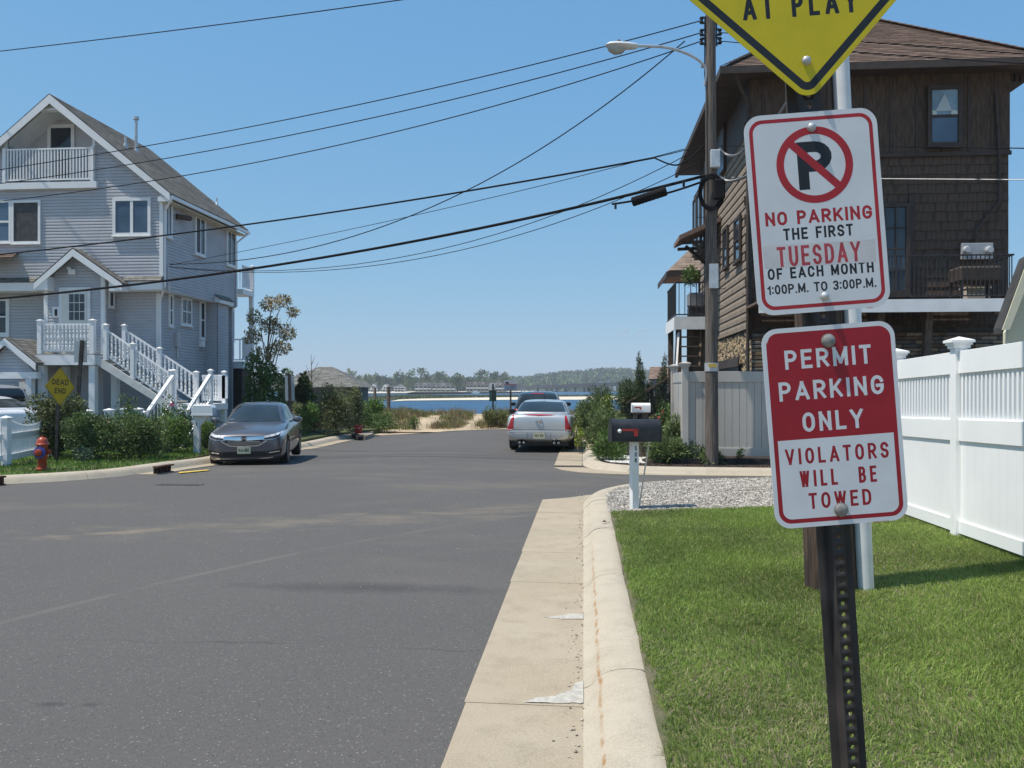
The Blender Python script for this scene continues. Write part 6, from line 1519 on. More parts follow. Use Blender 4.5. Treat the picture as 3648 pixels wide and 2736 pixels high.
# iron stair rail and its white stringer by the side porch
sr = thing('stair_railing', 'black iron stair railing climbing behind the junipers', 'railing', tuple(at(2300, 1450, 26.8)))
a_, b_, c_ = at(2230, 1437, 26.8), at(2376, 1348, 26.8), at(2402, 1340, 26.8)
mb = MB(); mb.beam(a_, b_, 0.06, 0.06); mb.beam(b_, c_, 0.06, 0.06); mb.build('handrail', WOODB, sr)
for k in range(22):
    t = (k + 0.5) / 22; p = a_.lerp(c_, t) if t > 0.86 else a_.lerp(b_, t / 0.86); mb = MB(); mb.beam((p.x, p.y, 0.1), (p.x, p.y, p.z - 0.02), 0.022, 0.022, (1, 0, 0)); mb.build('baluster', RAILB, sr)
stn = thing('porch_stair', 'steep white-edged stair rising to the side porch', 'stair', tuple(Vector((at(2410, 1500, 27.2).x, at(2410, 1500, 27.2).y, 0.1))))
a_, b_ = at(2396, 1470, 26.9), at(2420, 1150, 28.2)
mb = MB(); mb.beam((a_.x, a_.y, 0.12), b_, 0.07, 0.16); mb.build('stringer', WHITEP, stn); mb = MB(); mb.beam((a_.x - 0.06, a_.y, 0.3), b_ + Vector((-0.06, 0, 0.2)), 0.03, 0.05); mb.build('rail', RAILB, stn)
mb = MB(); mb.beam((a_.x + 0.75, a_.y + 0.2, 0.12), b_ + Vector((0.75, 0.1, 0)), 0.07, 0.2); mb.build('stringer', WOODB, stn)
for k in range(12):
    t = (k + 0.5) / 12; p = Vector((a_.x, a_.y, 0.12)).lerp(b_, t); mb = MB(); mb.box(p.x + 0.04, p.x + 0.72, p.y - 0.06, p.y + 0.14, p.z - 0.02, p.z + 0.02); mb.build('tread', WOODB, stn)

# ------------------------------------------------------------------ fences
def fence_post(parent, x, y, z0, h, w, mat, gothic=False):
    mb = MB(); mb.box(x - w / 2, x + w / 2, y - w / 2, y + w / 2, z0 - 0.1, z0 + h); o = mb.build('post', mat, parent, bevel=0.004)
    mb = MB(); e = w / 2; z = z0 + h
    for (g, za, zb) in ((0.018, 0, 0.035), (0.034, 0.0355, 0.06)):
        mb.box(x - e - g, x + e + g, y - e - g, y + e + g, z + za, z + zb)
    g = 0.05; mb.box(x - e - g, x + e + g, y - e - g, y + e + g, z + 0.0605, z + 0.085)
    mb.add([(x - e - g, y - e - g, z + 0.0855), (x + e + g, y - e - g, z + 0.0855), (x + e + g, y + e + g, z + 0.0855), (x - e - g, y + e + g, z + 0.0855), (x, y, z + 0.125)], [(0, 1, 4), (1, 2, 4), (2, 3, 4), (3, 0, 4), (3, 2, 1, 0)])
    mb.build('cap', mat, o)
    return o
WF = thing('privacy_fence', 'bright white vinyl privacy fence with picket top along the lawn', 'fence', (3.9, 9.0, 0.25))
FX = 3.86
fy = [2.2, 3.94, 5.68, 7.42, 9.18, 10.94, 12.7, 14.45]
def ftop(y): return 2.17 - 0.022 * (y - 9.18)
def fbot(y): return 0.245 - 0.012 * (y - 9.18)
for y in fy: fence_post(WF, FX, y, fbot(y), ftop(y) - fbot(y), 0.127, FENCEW)
def rail_x(parent, y0, y1, za0, za1, zb0, zb1, d, mat, name='rail'):
    mb = MB(); mb.add([(FX - d, y0, za0), (FX + d, y0, za0), (FX + d, y0, zb0), (FX - d, y0, zb0), (FX - d, y1, za1), (FX + d, y1, za1), (FX + d, y1, zb1), (FX - d, y1, zb1)],
                      [(0, 1, 2, 3), (7, 6, 5, 4), (0, 4, 5, 1), (1, 5, 6, 2), (2, 6, 7, 3), (3, 7, 4, 0)]); return mb.build(name, mat, parent, bevel=0.003)
for y0, y1 in zip(fy[:-1], fy[1:]):
    a_, b_ = y0 + 0.065, y1 - 0.065
    T0, T1, B0, B1 = ftop(a_), ftop(b_), fbot(a_), fbot(b_)
    rail_x(WF, a_, b_, T0 - 0.26, T1 - 0.26, T0 - 0.03, T1 - 0.03, 0.03, FENCEW)          # deep top rail
    rail_x(WF, a_, b_, T0 - 0.95, T1 - 0.95, T0 - 0.73, T1 - 0.73, 0.032, FENCEW)         # middle rail
    rail_x(WF, a_, b_, B0 + 0.03, B1 + 0.03, B0 + 0.16, B1 + 0.16, 0.03, FENCEW)          # bottom rail
    n = 19
    for i in range(n):
        y = a_ + (b_ - a_) * (i + 0.5) / n; T = ftop(y)
        mb = MB(); mb.box(FX - 0.014, FX + 0.014, y - 0.019, y + 0.019, T - 0.735, T - 0.255); mb.build('picket', FENCEW, WF)
    n = 10; w = (b_ - a_) / n
    for i in range(n):
        y = a_ + w * (i + 0.5); mb = MB(); mb.box(FX - 0.012, FX + 0.012, y - w / 2 + 0.0009, y + w / 2 - 0.0009, fbot(y) + 0.155, ftop(y) - 0.945); mb.build('plank', FENCEW, WF)
GF = thing('privacy_fence', 'tall grey vinyl fence standing behind the utility pole', 'fence', (6, 19.1, 0.3))
FY = 19.05; gz0, gz1 = 0.27, 2.18
gx = [onY(2412, 1400, FY).x + 0.1, onY(2463, 1400, FY).x - 0.03]
x0g = onY(2440, 1400, FY).x
xs_ = [x0g, x0g + 2.35, x0g + 4.7, x0g + 7.05, x0g + 9.4]
for x in xs_: fence_post(GF, x, FY, gz0, gz1 - gz0 + 0.06, 0.14, FENCEG)
for a_, b_ in zip(xs_[:-1], xs_[1:]):
    a_ += 0.072; b_ -= 0.072
    for z0_, z1_ in ((gz1 - 0.27, gz1 - 0.04), (gz0 + 0.02, gz0 + 0.2)):
        mb = MB(); mb.box(a_, b_, FY - 0.035, FY + 0.035, z0_, z1_); mb.build('rail', FENCEG, GF, bevel=0.004)
    n = 14; w = (b_ - a_) / n
    for i in range(n):
        mb = MB(); mb.box(a_ + w * i + 0.004, a_ + w * (i + 1) - 0.004, FY - 0.014, FY + 0.014, gz0 + 0.201, gz1 - 0.271); mb.build('plank', FENCEG, GF)
# return run towards the house, its lit side seen edge-on
fence_post(GF, x0g - 0.03, FY + 2.0, gz0, gz1 - gz0 + 0.06, 0.14, FENCEG)
for z0_, z1_ in ((gz1 - 0.27, gz1 - 0.04), (gz0 + 0.02, gz0 + 0.2)):
    mb = MB(); mb.box(x0g - 0.06, x0g, FY + 0.075, FY + 1.925, z0_, z1_); mb.build('rail', FENCEG, GF)
for i in range(11):
    w = 1.85 / 11; mb = MB(); mb.box(x0g - 0.044, x0g - 0.016, FY + 0.075 + w * i + 0.003, FY + 0.075 + w * (i + 1) - 0.003, gz0 + 0.201, gz1 - 0.271); mb.build('plank', FENCEG, GF)
mb = MB(); mb.box(x0g - 0.3, 18, FY - 0.32, FY - 0.2, 0.1, 0.26); rw = mb.build('edging_wall', M('black_edging', (0.03, 0.028, 0.027), 0.9, var=0.4, scale=6, bump=0.6, bscale=14)); tag(rw, 'low black retaining edge at the grey fence foot', 'edging')

# cream gambrel shed peeking over the fence at the right edge
CREAM = M('cream_trim', (0.66, 0.62, 0.46), 0.5, var=0.05)
SHY = 12.5
e0, e1 = onY(3571, 1167, SHY), onY(3650, 950, SHY)
SHD = thing('gambrel_shed', 'cream shed with steep roof edge beyond the white fence', 'shed', (e0.x + 1.5, SHY + 1.5, 0.2))
r0 = Vector((e1.x + 0.05, SHY, e1.z + 0.14)); ap = Vector((e0.x + 1.6, SHY, r0.z + 0.75)); W2 = 2 * ap.x
mirror = lambda p: Vector((W2 - p.x, p.y, p.z))
out = [e0, r0, ap, mirror(r0), mirror(e0)]
mb = MB(); mb.prism([p + Vector((0, 0.02, 0)) for p in out] + [p + Vector((0, 0.02, -0.08)) for p in out[::-1]], (0, 0.24, 0)); mb.build('roof', M('dark_shed_roof', (0.05, 0.05, 0.05), 0.9, var=0.3, bump=0.3), SHD)
inn = [e0 + Vector((0.10, 0, -0.03)), r0 + Vector((0.085, 0, -0.13)), ap + Vector((0, 0, -0.13)), mirror(r0 + Vector((0.085, 0, -0.13))), mirror(e0 + Vector((0.10, 0, -0.03)))]
ou2 = [e0 + Vector((0.0, 0, -0.03)), r0 + Vector((0.0, 0, -0.03)), ap + Vector((0, 0, -0.03)), mirror(r0 + Vector((0, 0, -0.03))), mirror(e0 + Vector((0, 0, -0.03)))]
for i in range(4):
    mb = MB(); mb.prism([ou2[i], ou2[i + 1], inn[i + 1], inn[i]], (0, 0.019, 0)); mb.build('rake_board', CREAM, SHD)
wl = [Vector((p.x, SHY + 0.25, p.z - 0.02)) for p in (inn[0] + Vector((0.08, 0, 0)), inn[1] + Vector((0.05, 0, 0)), inn[2], inn[3] - Vector((0.05, 0, 0)), inn[4] - Vector((0.08, 0, 0)))]
mb = MB(); mb.prism([Vector((wl[0].x, SHY + 0.25, 0.1))] + wl + [Vector((wl[4].x, SHY + 0.25, 0.1))], (0, 0.12, 0)); mb.build('wall', CREAM, SHD)
mb = MB(); mb.box(wl[0].x + 1.0, wl[4].x, SHY + 0.38, SHY + 3.0, 0.1, 2.2); mb.build('rear_room', CREAM, SHD)

# ------------------------------------------------------------------ utility poles, street lamp, wires
def leaning_pole(name, label, base, top, r0_, r1_, mat, cat='pole'):
    t = thing(name, label, cat, tuple(base)); b_, tp = Vector(base), Vector(top)
    pts = [b_.lerp(tp, i / 10) for i in range(11)]; pts[0] = b_ - UP * 0.1
    mb = MB(); mb.tube(pts, [r0_ + (r1_ - r0_) * i / 10 for i in range(11)], 18); o = mb.build('shaft', mat, t, smooth=True)
    return t, o
PZ = 18.3
base = at(2536, 1625, PZ); base.z = 0.13; top = at(2531, 40, PZ)
UP1, shaft = leaning_pole('utility_pole', 'weathered wooden utility pole carrying the street lamp and wires', base, top, 0.142, 0.105, WOODP)
def pole_at(v): t = (v - 1625) / (40 - 1625); return base.lerp(top, t)
c = pole_at(1283); mb = MB(); mb.lathe([(0.148, -0.09), (0.15, 0.09)], c, 18); mb.build('band', GALV, UP1)
c = pole_at(1278); mb = MB(); mb.box(c.x - 0.09, c.x + 0.09, c.y - 0.165, c.y - 0.151, c.z - 0.035, c.z + 0.035); mb.build('tag_plate', M('yellow_tag', (0.55, 0.38, 0.06), 0.5, var=0.2, scale=30), UP1)
a_, b_ = pole_at(1010), pole_at(925); mb = MB(); mb.beam(a_ + Vector((0.03, -0.145, 0)), b_ + Vector((0.03, -0.14, 0)), 0.19, 0.03, (0, 1, 0)); mb.build('sleeve_plate', GALV, UP1)
for v in (73, 116, 146):
    c = pole_at(v)
    for s_ in (-1, 1):
        mb = MB(); x = c.x + s_ * 0.19; mb.lathe([(0.03, -0.06), (0.055, -0.045), (0.03, -0.02), (0.03, 0.02), (0.055, 0.045), (0.03, 0.06)], (x, c.y - 0.03, c.z), 10); mb.build('insulator', BLACKP, UP1, smooth=True)
        mb = MB(); mb.beam((c.x + s_ * 0.09, c.y - 0.03, c.z + 0.07), (x + s_ * 0.03, c.y - 0.03, c.z + 0.07), 0.03, 0.015); mb.beam((c.x + s_ * 0.09, c.y - 0.03, c.z - 0.07), (x + s_ * 0.03, c.y - 0.03, c.z - 0.07), 0.03, 0.015); mb.build('bracket', BLACKM, UP1)
for s_ in (-1, 1):
    a_, b_ = pole_at(165), pole_at(60); mb = MB(); mb.beam(a_ + Vector((s_ * 0.125, -0.03, 0)), b_ + Vector((s_ * 0.12, -0.03, 0)), 0.03, 0.02, (0, 1, 0)); mb.build('rack_bar', BLACKM, UP1)
a_, b_ = pole_at(300), pole_at(120); mb = MB(); mb.tube([a_ + Vector((-0.13, -0.02, 0)), b_ + Vector((-0.125, -0.02, 0))], 0.013, 6); mb.build('riser_wire', CABLE, UP1)
for v in (1010, 1100, 1190, 870, 760, 690):
    c = pole_at(v); s_ = 1 if (v // 10) % 2 else -1; mb = MB(); mb.tube([c + Vector((s_ * 0.12, -0.03, 0)), c + Vector((s_ * 0.29, -0.03, 0.0)), c + Vector((s_ * 0.29, -0.03, 0.04))], 0.008, 5); mb.build('step_bolt', BLACKM, UP1)
# transformer-like junction gear and cable coils
c = pole_at(560); mb = MB(); mb.box(c.x - 0.04, c.x + 0.16, c.y - 0.26, c.y - 0.13, c.z - 0.22, c.z + 0.16); mb.build('junction_box', GALV, UP1, bevel=0.015)
c = pole_at(680)
for k in range(4):
    mb = MB(); pts = [c + Vector((-0.02 + (0.27 + 0.03 * k) * math.cos(t) * 0.75, -0.17 - 0.012 * k, (0.30 + 0.03 * k) * math.sin(t))) for t in np.linspace(0, 2 * math.pi, 25)]
    mb.tube(pts, 0.014, 5, cap=False); mb.build('cable_coil', CABLE, UP1)
c = pole_at(665); mb = MB(); mb.box(c.x + 0.02, c.x + 0.26, c.y - 0.28, c.y - 0.15, c.z - 0.25, c.z + 0.18); mb.build('splice_case', CABLE, UP1, bevel=0.03)

LM = thing('street_lamp', 'cobra-head street lamp on a curved arm', 'street lamp', tuple(pole_at(280)))
arm = [at(u, v, PZ - 0.05 - 0.0016 * (2520 - u)) for u, v in ((2519, 300), (2516, 255), (2498, 222), (2450, 192), (2380, 170), (2310, 164), (2255, 164))]
arm[0] = pole_at(300) + Vector((-0.13, -0.02, 0))
mb = MB(); mb.tube(smooth3 := [Vector(tuple(p)) for p in smooth_path([tuple(p) for p in arm], 5)], 0.030, 8); mb.build('arm', GALV, LM, smooth=True)
mb = MB(); p = at(2497, 236, PZ - 0.06); mb.beam(pole_at(236) + Vector((-0.1, -0.03, 0)), p, 0.04, 0.05); mb.build('brace', GALV, LM)
hp = at(2215, 163, PZ - 0.45)
def head_ring(u, hw, zt, zb, n=14):
    c = at(u, 163, PZ - 0.45); pts = []
    for k in range(n):
        t = 2 * math.pi * k / n; y = hw * math.cos(t); z = (zt if math.sin(t) > 0 else zb) * abs(math.sin(t)) * (1 if math.sin(t) > 0 else -1)
        pts.append(c + Vector((-SA * y, CA * y, z)))
    return pts
def skin_rings(rings):
    n = len(rings[0]); vs = [p for r in rings for p in r]; fs = []
    for i in range(len(rings) - 1):
        for k in range(n): fs.append((i * n + k, i * n + (k + 1) % n, (i + 1) * n + (k + 1) % n, (i + 1) * n + k))
    fs.append(tuple(range(n))); fs.append(tuple((len(rings) - 1) * n + k for k in range(n))); return vs, fs
mb = MB(); mb.add(*skin_rings([head_ring(2272, 0.05, 0.03, 0.04), head_ring(2266, 0.08, 0.045, 0.07), head_ring(2235, 0.13, 0.065, 0.08), head_ring(2200, 0.16, 0.075, 0.05), head_ring(2172, 0.15, 0.065, 0.02), head_ring(2160, 0.10, 0.03, 0.01), head_ring(2157, 0.04, 0.01, 0.005)])); mb.build('housing', M('lamp_grey', (0.62, 0.64, 0.64), 0.4, var=0.05), LM, smooth=True)
mb = MB(); mb.add(*skin_rings([head_ring(2226, 0.08, -0.02, 0.11), head_ring(2215, 0.12, -0.02, 0.17), head_ring(2190, 0.13, -0.02, 0.19), head_ring(2170, 0.10, -0.02, 0.13), head_ring(2163, 0.05, -0.01, 0.06)])); mb.build('refractor', M('lamp_refractor', (0.36, 0.38, 0.37), 0.15, var=0.1, scale=30, coat=0.5), LM, smooth=True)
c = at(2205, 150, PZ - 0.45); mb = MB(); mb.lathe([(0.035, -0.03), (0.035, 0.04), (0.02, 0.05)], c, 10); mb.build('photocell', M('brown_plastic', (0.16, 0.08, 0.06), 0.6, var=0.2), LM)

def wire(name, label, pts, r, mat, sagpx=0.0, n=26):
    """pts: photo pixels with depth; a hanging curve through them"""
    P3 = [at(*p) if not isinstance(p, Vector) else p for p in pts]
    out = []
    for i in range(len(P3) - 1):
        for k in range(n):
            t = k / n; q = P3[i].lerp(P3[i + 1], t); q = q - UP * (sagpx * 4 * t * (1 - t)); out.append(q)
    out.append(P3[-1])
    if len(P3) > 2: out = [Vector(tuple(p)) for p in smooth_path([tuple(p) for p in P3], 8)]
    mb = MB(); mb.tube(out, r, 6); o = mb.build(name, mat, None, smooth=True); return tag(o, label, 'wire', 'overhead wires')
def through(p0, pm, p1, n=34):
    """points of the parabola through three photo pixels (u, v, depth)"""
    us = np.linspace(p0[0], p1[0], n); co = np.polyfit([p0[0], pm[0], p1[0]], [p0[1], pm[1], p1[1]], 2)
    # depth varies so that the wire is straight in plan
    a_, b_ = at(p0[0], HV, p0[2]), at(p1[0], HV, p1[2]); res = []
    for u in us:
        d = ray(u, HV); e = b_ - a_; den = d.x * e.y - d.y * e.x; s = (a_.x * e.y - a_.y * e.x) / den
        res.append(at(u, float(np.polyval(co, u)), s))
    return res
def wire3(name, label, p0, pm, p1, r, mat):
    mb = MB(); mb.tube(through(p0, pm, p1), r, 6); o = mb.build(name, mat, None, smooth=True); return tag(o, label, 'wire', 'overhead wires')
LD_ = 25.6
wire3('power_line', 'topmost of three parallel power lines crossing the sky', (-500, 672, 29), (900, 450, 22.9), (2500, 73, PZ), 0.012, CABLE)
wire3('power_line', 'middle one of three parallel power lines crossing the sky', (-500, 712, 29), (900, 508, 22.9), (2500, 116, PZ), 0.012, CABLE)
wire3('power_line', 'lowest of three parallel power lines crossing the sky', (-500, 758, 29), (900, 581, 22.9), (2500, 146, PZ), 0.012, CABLE)
wire3('service_line', 'steep service line from pole top to blue-grey house', (604, 941, 28.6), (1640, 690, 22), (2440, 146, PZ), 0.013, CABLE)
wire3('phone_cable', 'spiral-wrapped cable sloping below the three power lines', (-500, 955, 29), (900, 797, 22.9), (2330, 562, PZ + 0.3), 0.022, CABLE)
wire('phone_cable', 'drooping cable end joining the pole at mid height', [(2330, 562, PZ + 0.3), (2400, 588, PZ + 0.1), (2450, 570, PZ), (2505, 520, PZ)], 0.018, CABLE, 0.0)
wire3('phone_cable', 'thin cable running above the drooping loop to the pole', (2330, 562, PZ + 0.3), (2420, 540, PZ), (2508, 518, PZ), 0.010, CABLE)
wire3('trunk_cable', 'thickest black cable hanging low across the street', (-500, 1098, 29), (900, 957, 22.9), (2515, 625, PZ), 0.034, CABLE)
wire3('trunk_cable', 'second black cable strung just under the thick one at the splice', (2180, 727, PZ + 0.6), (2330, 700, PZ + 0.3), (2515, 642, PZ), 0.024, CABLE)
wire3('service_line', 'thin straight service wire to the blue-grey house side', (606, 944, 28.6), (1640, 730, 22), (2440, 530, PZ), 0.008, CABLE)
wire3('service_line', 'upper sagging service wire below the straight one', (600, 950, 28.7), (1300, 937, 24), (2460, 545, PZ), 0.009, CABLE)
wire3('service_line', 'lower sagging service wire dipping nearest the thick cable', (610, 952, 28.5), (1300, 950, 24), (2500, 575, PZ), 0.009, CABLE)
wire3('power_line', 'single thin line high in the upper left sky', (-400, 226, 30), (700, 98, 26), (1900, -70, 21), 0.014, CABLE)
wire3('power_line', 'upper thin line leaving the brown roof to the right', (2562, 116, PZ), (3310, 166, 14.5), (3900, 214, 12.2), 0.010, CABLE)
wire3('power_line', 'lower thin line leaving the brown roof to the right', (2562, 146, PZ), (3480, 216, 14.5), (3900, 240, 12.2), 0.010, CABLE)
wire3('phone_cable', 'level cable passing in front of the brown house window', (2570, 520, PZ), (3141, 522, 15.6), (3900, 533, 13.2), 0.010, CABLE)
wire3('phone_cable', 'level pale cable crossing the brown house below its window', (2570, 632, PZ), (3151, 637, 15.6), (3900, 642, 13.2), 0.009, CABLEG)
wire('drop_cable', 'thick grey cable loop drooping right of the pole junction box', [(2562, 530, PZ - 0.2), (2590, 552, PZ - 0.3), (2625, 552, PZ - 0.6), (2665, 520, PZ - 1.0), (2760, 430, PZ - 2), (2850, 280, PZ - 3.5)], 0.028, CABLEG)
wire('drop_cable', 'thick grey cable loop drooping right of the cable coils', [(2560, 625, PZ - 0.2), (2590, 645, PZ - 0.3), (2640, 636, PZ - 0.6), (2690, 600, PZ - 1.0), (2800, 450, PZ - 2), (2870, 300, PZ - 3.5)], 0.032, CABLEG)
sp = thing('splice_case', 'black ribbed splice case clamped to the thick cable', 'splice case', tuple(at(2312, 700, PZ + 0.25)))
a_, b_ = at(2252, 720, PZ + 0.35), at(2374, 680, PZ + 0.1)
mb = MB(); mb.tube([a_, a_.lerp(b_, 0.02), a_.lerp(b_, 0.98), b_], [0.085, 0.10, 0.10, 0.085], 14); mb.build('case', CABLE, sp)
for k in range(9):
    p, q = a_.lerp(b_, 0.05 + k * 0.11), a_.lerp(b_, 0.07 + k * 0.11); mb = MB(); mb.tube([p, q], 0.108, 14); mb.build('rib', CABLE, sp)
for s_, q in ((a_, -1), (b_, 1)):
    d = (b_ - a_).normalized() * q; mb = MB(); mb.beam(s_ + d * 0.38 - UP * 0.03, s_ + d * 0.38 + UP * 0.1, 0.06, 0.05, (1, 0, 0)); mb.build('clamp', BLACKP, sp)

# second pole close behind the signs, with its conduit
P2 = 6.8
b2 = at(2962, 2086, P2); b2.z = 0.2; t2 = at(2880, 300, P2); d2 = (t2 - b2) / (t2.z - b2.z); t2 = b2 + d2 * 9.2
UP2, _ = leaning_pole('utility_pole', 'dark brown wooden utility pole directly behind the signs', b2, t2, 0.20, 0.15, WOODR)
CD = thing('conduit_pipe', 'pale metal conduit pipe running up beside the dark pole', 'pipe', tuple(at(3083, 2086, P2)))
b3 = at(3083, 2090, P2 - 0.1); b3.z = 0.18; t3 = at(3003, 420, P2 - 0.1); t3 = b3 + (t3 - b3) / (t3.z - b3.z) * 4.9
mb = MB(); mb.tube([b3, b3.lerp(t3, 0.5), t3], 0.066, 16); mb.build('pipe', M('conduit_grey', (0.66, 0.67, 0.68), 0.4, var=0.06, scale=6), CD, smooth=True)
for f in (0.25, 0.6, 0.9):
    c = b3.lerp(t3, f); q = b2 + d2 * (c.z - b2.z); mb = MB(); mb.beam(c, q.lerp(c, 0.25), 0.03, 0.05); mb.build('strap', GALV, CD)

# ------------------------------------------------------------------ signs in the foreground
def _arc(cx, cy, rx, ry, a0, a1, n=9): return [(cx + rx * math.cos(RD(a0 + (a1 - a0) * i / n)), cy + ry * math.sin(RD(a0 + (a1 - a0) * i / n))) for i in range(n + 1)]
_O = _arc(.5, .62, .5, .38, 0, 180) + _arc(.5, .38, .5, .38, 180, 360) + [(1, .62)]
_P = [(.02, 1), (.5, 1)] + _arc(.5, .735, .5, .265, 90, -90) + [(.02, .47)]
_I = [(0, 0), (0, 1)]
# strokes of road-sign capitals: centre lines in a unit box, with a relative width
GLY = {'A': (.70, [[(0, 0), (.5, 1)], [(.5, 1), (1, 0)], [(.2, .28), (.8, .28)]]), 'B': (.58, [_I, [(.02, 1), (.5, 1)] + _arc(.5, .76, .42, .24, 90, -90) + [(.02, .52)], [(.3, .52), (.5, .52)] + _arc(.5, .26, .5, .26, 90, -90) + [(.02, 0)]]),
       'C': (.60, [_arc(.5, .62, .5, .38, 20, 180) + _arc(.5, .38, .5, .38, 180, 340)]), 'D': (.60, [[(0, 0), (0, 1), (.42, 1)] + _arc(.42, .62, .58, .38, 90, 0) + _arc(.42, .38, .58, .38, 0, -90) + [(0, 0)]]),
       'E': (.50, [[(1, 1), (0, 1), (0, 0), (1, 0)], [(0, .52), (.85, .52)]]), 'F': (.48, [[(1, 1), (0, 1), (0, 0)], [(0, .5), (.82, .5)]]), 'G': (.62, [_arc(.5, .62, .5, .38, 22, 180) + _arc(.5, .38, .5, .38, 180, 350) + [(1, .46), (.52, .46)]]),
       'H': (.60, [[(0, 0), (0, 1)], [(1, 0), (1, 1)], [(0, .51), (1, .51)]]), 'I': (.001, [[(.5, 0), (.5, 1)]]), 'K': (.60, [[(0, 0), (0, 1)], [(.95, 1), (.06, .36)], [(.36, .56), (1, 0)]]), 'L': (.48, [[(0, 1), (0, 0), (1, 0)]]),
       'M': (.74, [_I, [(0, 1), (.5, .15)], [(.5, .15), (1, 1)], [(1, 0), (1, 1)]]), 'N': (.60, [_I, [(0, 1), (1, 0)], [(1, 0), (1, 1)]]), 'O': (.62, [_O]), '0': (.50, [_O]), 'P': (.56, [_I, _P]), 'R': (.58, [_I, _P, [(.45, .47), (1, 0)]]),
       'S': (.56, [_arc(.5, .745, .5, .255, 15, 270) + _arc(.5, .245, .5, .255, 90, -165)]), 'T': (.54, [[(0, 1), (1, 1)], [(.5, 1), (.5, 0)]]), 'U': (.60, [[(0, 1), (0, .36)] + _arc(.5, .36, .5, .36, 180, 360) + [(1, 1)]]), 'V': (.66, [[(0, 1), (.5, 0)], [(.5, 0), (1, 1)]]),
       'W': (.88, [[(0, 1), (.25, 0)], [(.25, 0), (.5, 1)], [(.5, 1), (.75, 0)], [(.75, 0), (1, 1)]]), 'Y': (.66, [[(0, 1), (.5, .45), (1, 1)], [(.5, .45), (.5, 0)]]), 'Z': (.56, [[(0, 1), (1, 1), (0, 0), (1, 0)]]), '1': (.22, [[(1, 0), (1, 1), (0, .72)]]), '2': (.5, [_arc(.5, .72, .5, .28, 165, -30) + [(0, 0), (1, 0)]]),
       '3': (.50, [_arc(.5, .755, .5, .245, 150, -80), _arc(.5, .26, .5, .26, 85, -155)]), '4': (.52, [[(.75, 0), (.75, 1), (0, .28), (1, .28)]]), '5': (.5, [[(.95, 1), (.1, 1), (.05, .55)] + _arc(.5, .33, .5, .33, 110, -150)]), '6': (.5, [_arc(.5, .3, .5, .3, 0, 360), [(0, .3), (.12, .7), (.7, 1)]]),
       '8': (.50, [_arc(.5, .75, .45, .25, 0, 360), _arc(.5, .25, .5, .25, 0, 360)]), '9': (.5, [_arc(.5, .7, .5, .3, 0, 360), [(1, .7), (.88, .3), (.3, 0)]]), '.': (.001, [[(.5, 0), (.5, .001)]]), ':': (.001, [[(.5, .12), (.5, .121)], [(.5, .75), (.5, .751)]]), '-': (.3, [[(0, .5), (1, .5)]]), ' ': (.22, [])}
def text_mesh(s, w, h, mat, name='lettering', bold=0.16, thick=0.00004, space=1.0):
    """bold: stroke width as a share of the letter height; the letters are spread to fill w"""
    t = bold; W = w / h; n = len(s); g = 0.17 * space
    sw = sum(GLY[c][0] for c in s); k = (W - n * t - (n - 1) * g) / sw
    if k < 0.45: g = max(0.05, g - (0.45 - k) * sw / max(1, n - 1)); k = (W - n * t - (n - 1) * g) / sw
    V, F, x0, lay = [], [], 0.0, 0
    for c in s:
        gw = GLY[c][0] * k
        for pl in GLY[c][1]:
            P = [Vector((x0 + t / 2 + p[0] * gw, t / 2 + p[1] * (1 - t))) for p in pl]; P = [p for i, p in enumerate(P) if i == 0 or (p - P[i - 1]).length > 1e-4] or P[:1]
            closed = len(P) > 3 and (P[0] - P[-1]).length < 1e-3
            if len(P) < 2: P = [P[0], P[0] + Vector((0, 1e-3))]
            m = len(P); b0 = len(V)
            for i in range(m):
                a = P[i] - P[i - 1] if i > 0 else (P[-1] - P[-2] if closed else P[1] - P[0]); b_ = P[i + 1] - P[i] if i < m - 1 else (P[1] - P[0] if closed else P[-1] - P[-2])
                a.normalize(); b_.normalize(); na, nb = Vector((-a.y, a.x)), Vector((-b_.y, b_.x)); mt = na + nb
                mt = mt / max(mt.length, 1e-6); ln = min(1 / max(mt.dot(na), 0.30), 2.6) * t / 2; q = P[i].copy()
                if not closed and i == 0: q -= a * t / 2
                if not closed and i == m - 1: q += a * t / 2
                for sg in (1, -1):
                    e = q + mt * ln * sg; V.append(((e.x / W - 0.5) * w, -thick - lay * 6e-6, min(max(e.y, 0), 1) * h))
            for i in range(m - 1): F.append((b0 + 2 * i, b0 + 2 * i + 1, b0 + 2 * i + 3, b0 + 2 * i + 2))
            lay = (lay + 1) % 6
        x0 += gw + t + g
    me = bpy.data.meshes.new(name); me.from_pydata(V, [], F); me.materials.append(mat); return me
def rrect(w, h, r, n=7):
    pts = []
    for cx, cz, a0 in ((w / 2 - r, h / 2 - r, 0), (-w / 2 + r, h / 2 - r, 90), (-w / 2 + r, -h / 2 + r, 180), (w / 2 - r, -h / 2 + r, 270)):
        for k in range(n + 1):
            t = RD(a0 + 90 * k / n); pts.append((cx + r * math.cos(t), cz + r * math.sin(t)))
    return pts
def rot45(pts):
    c = math.sqrt(0.5); return [((x - z) * c, (x + z) * c) for x, z in pts]
def flat(name, pts, y, mat, parent, t=0.0004):
    mb = MB(); mb.prism([(x, y, z) for x, z in pts], (0, -t, 0)); return mb.build(name, mat, parent, local=True)
def ringplate(name, po, pi, y, mat, parent, t=0.0004):
    n = len(po); vs = [(x, y - t, z) for x, z in po] + [(x, y - t, z) for x, z in pi]
    me = bpy.data.meshes.new(name); me.from_pydata(vs, [], [(i, (i + 1) % n, n + (i + 1) % n, n + i) for i in range(n)]); me.materials.append(mat); return link(name, me, parent, local=True)
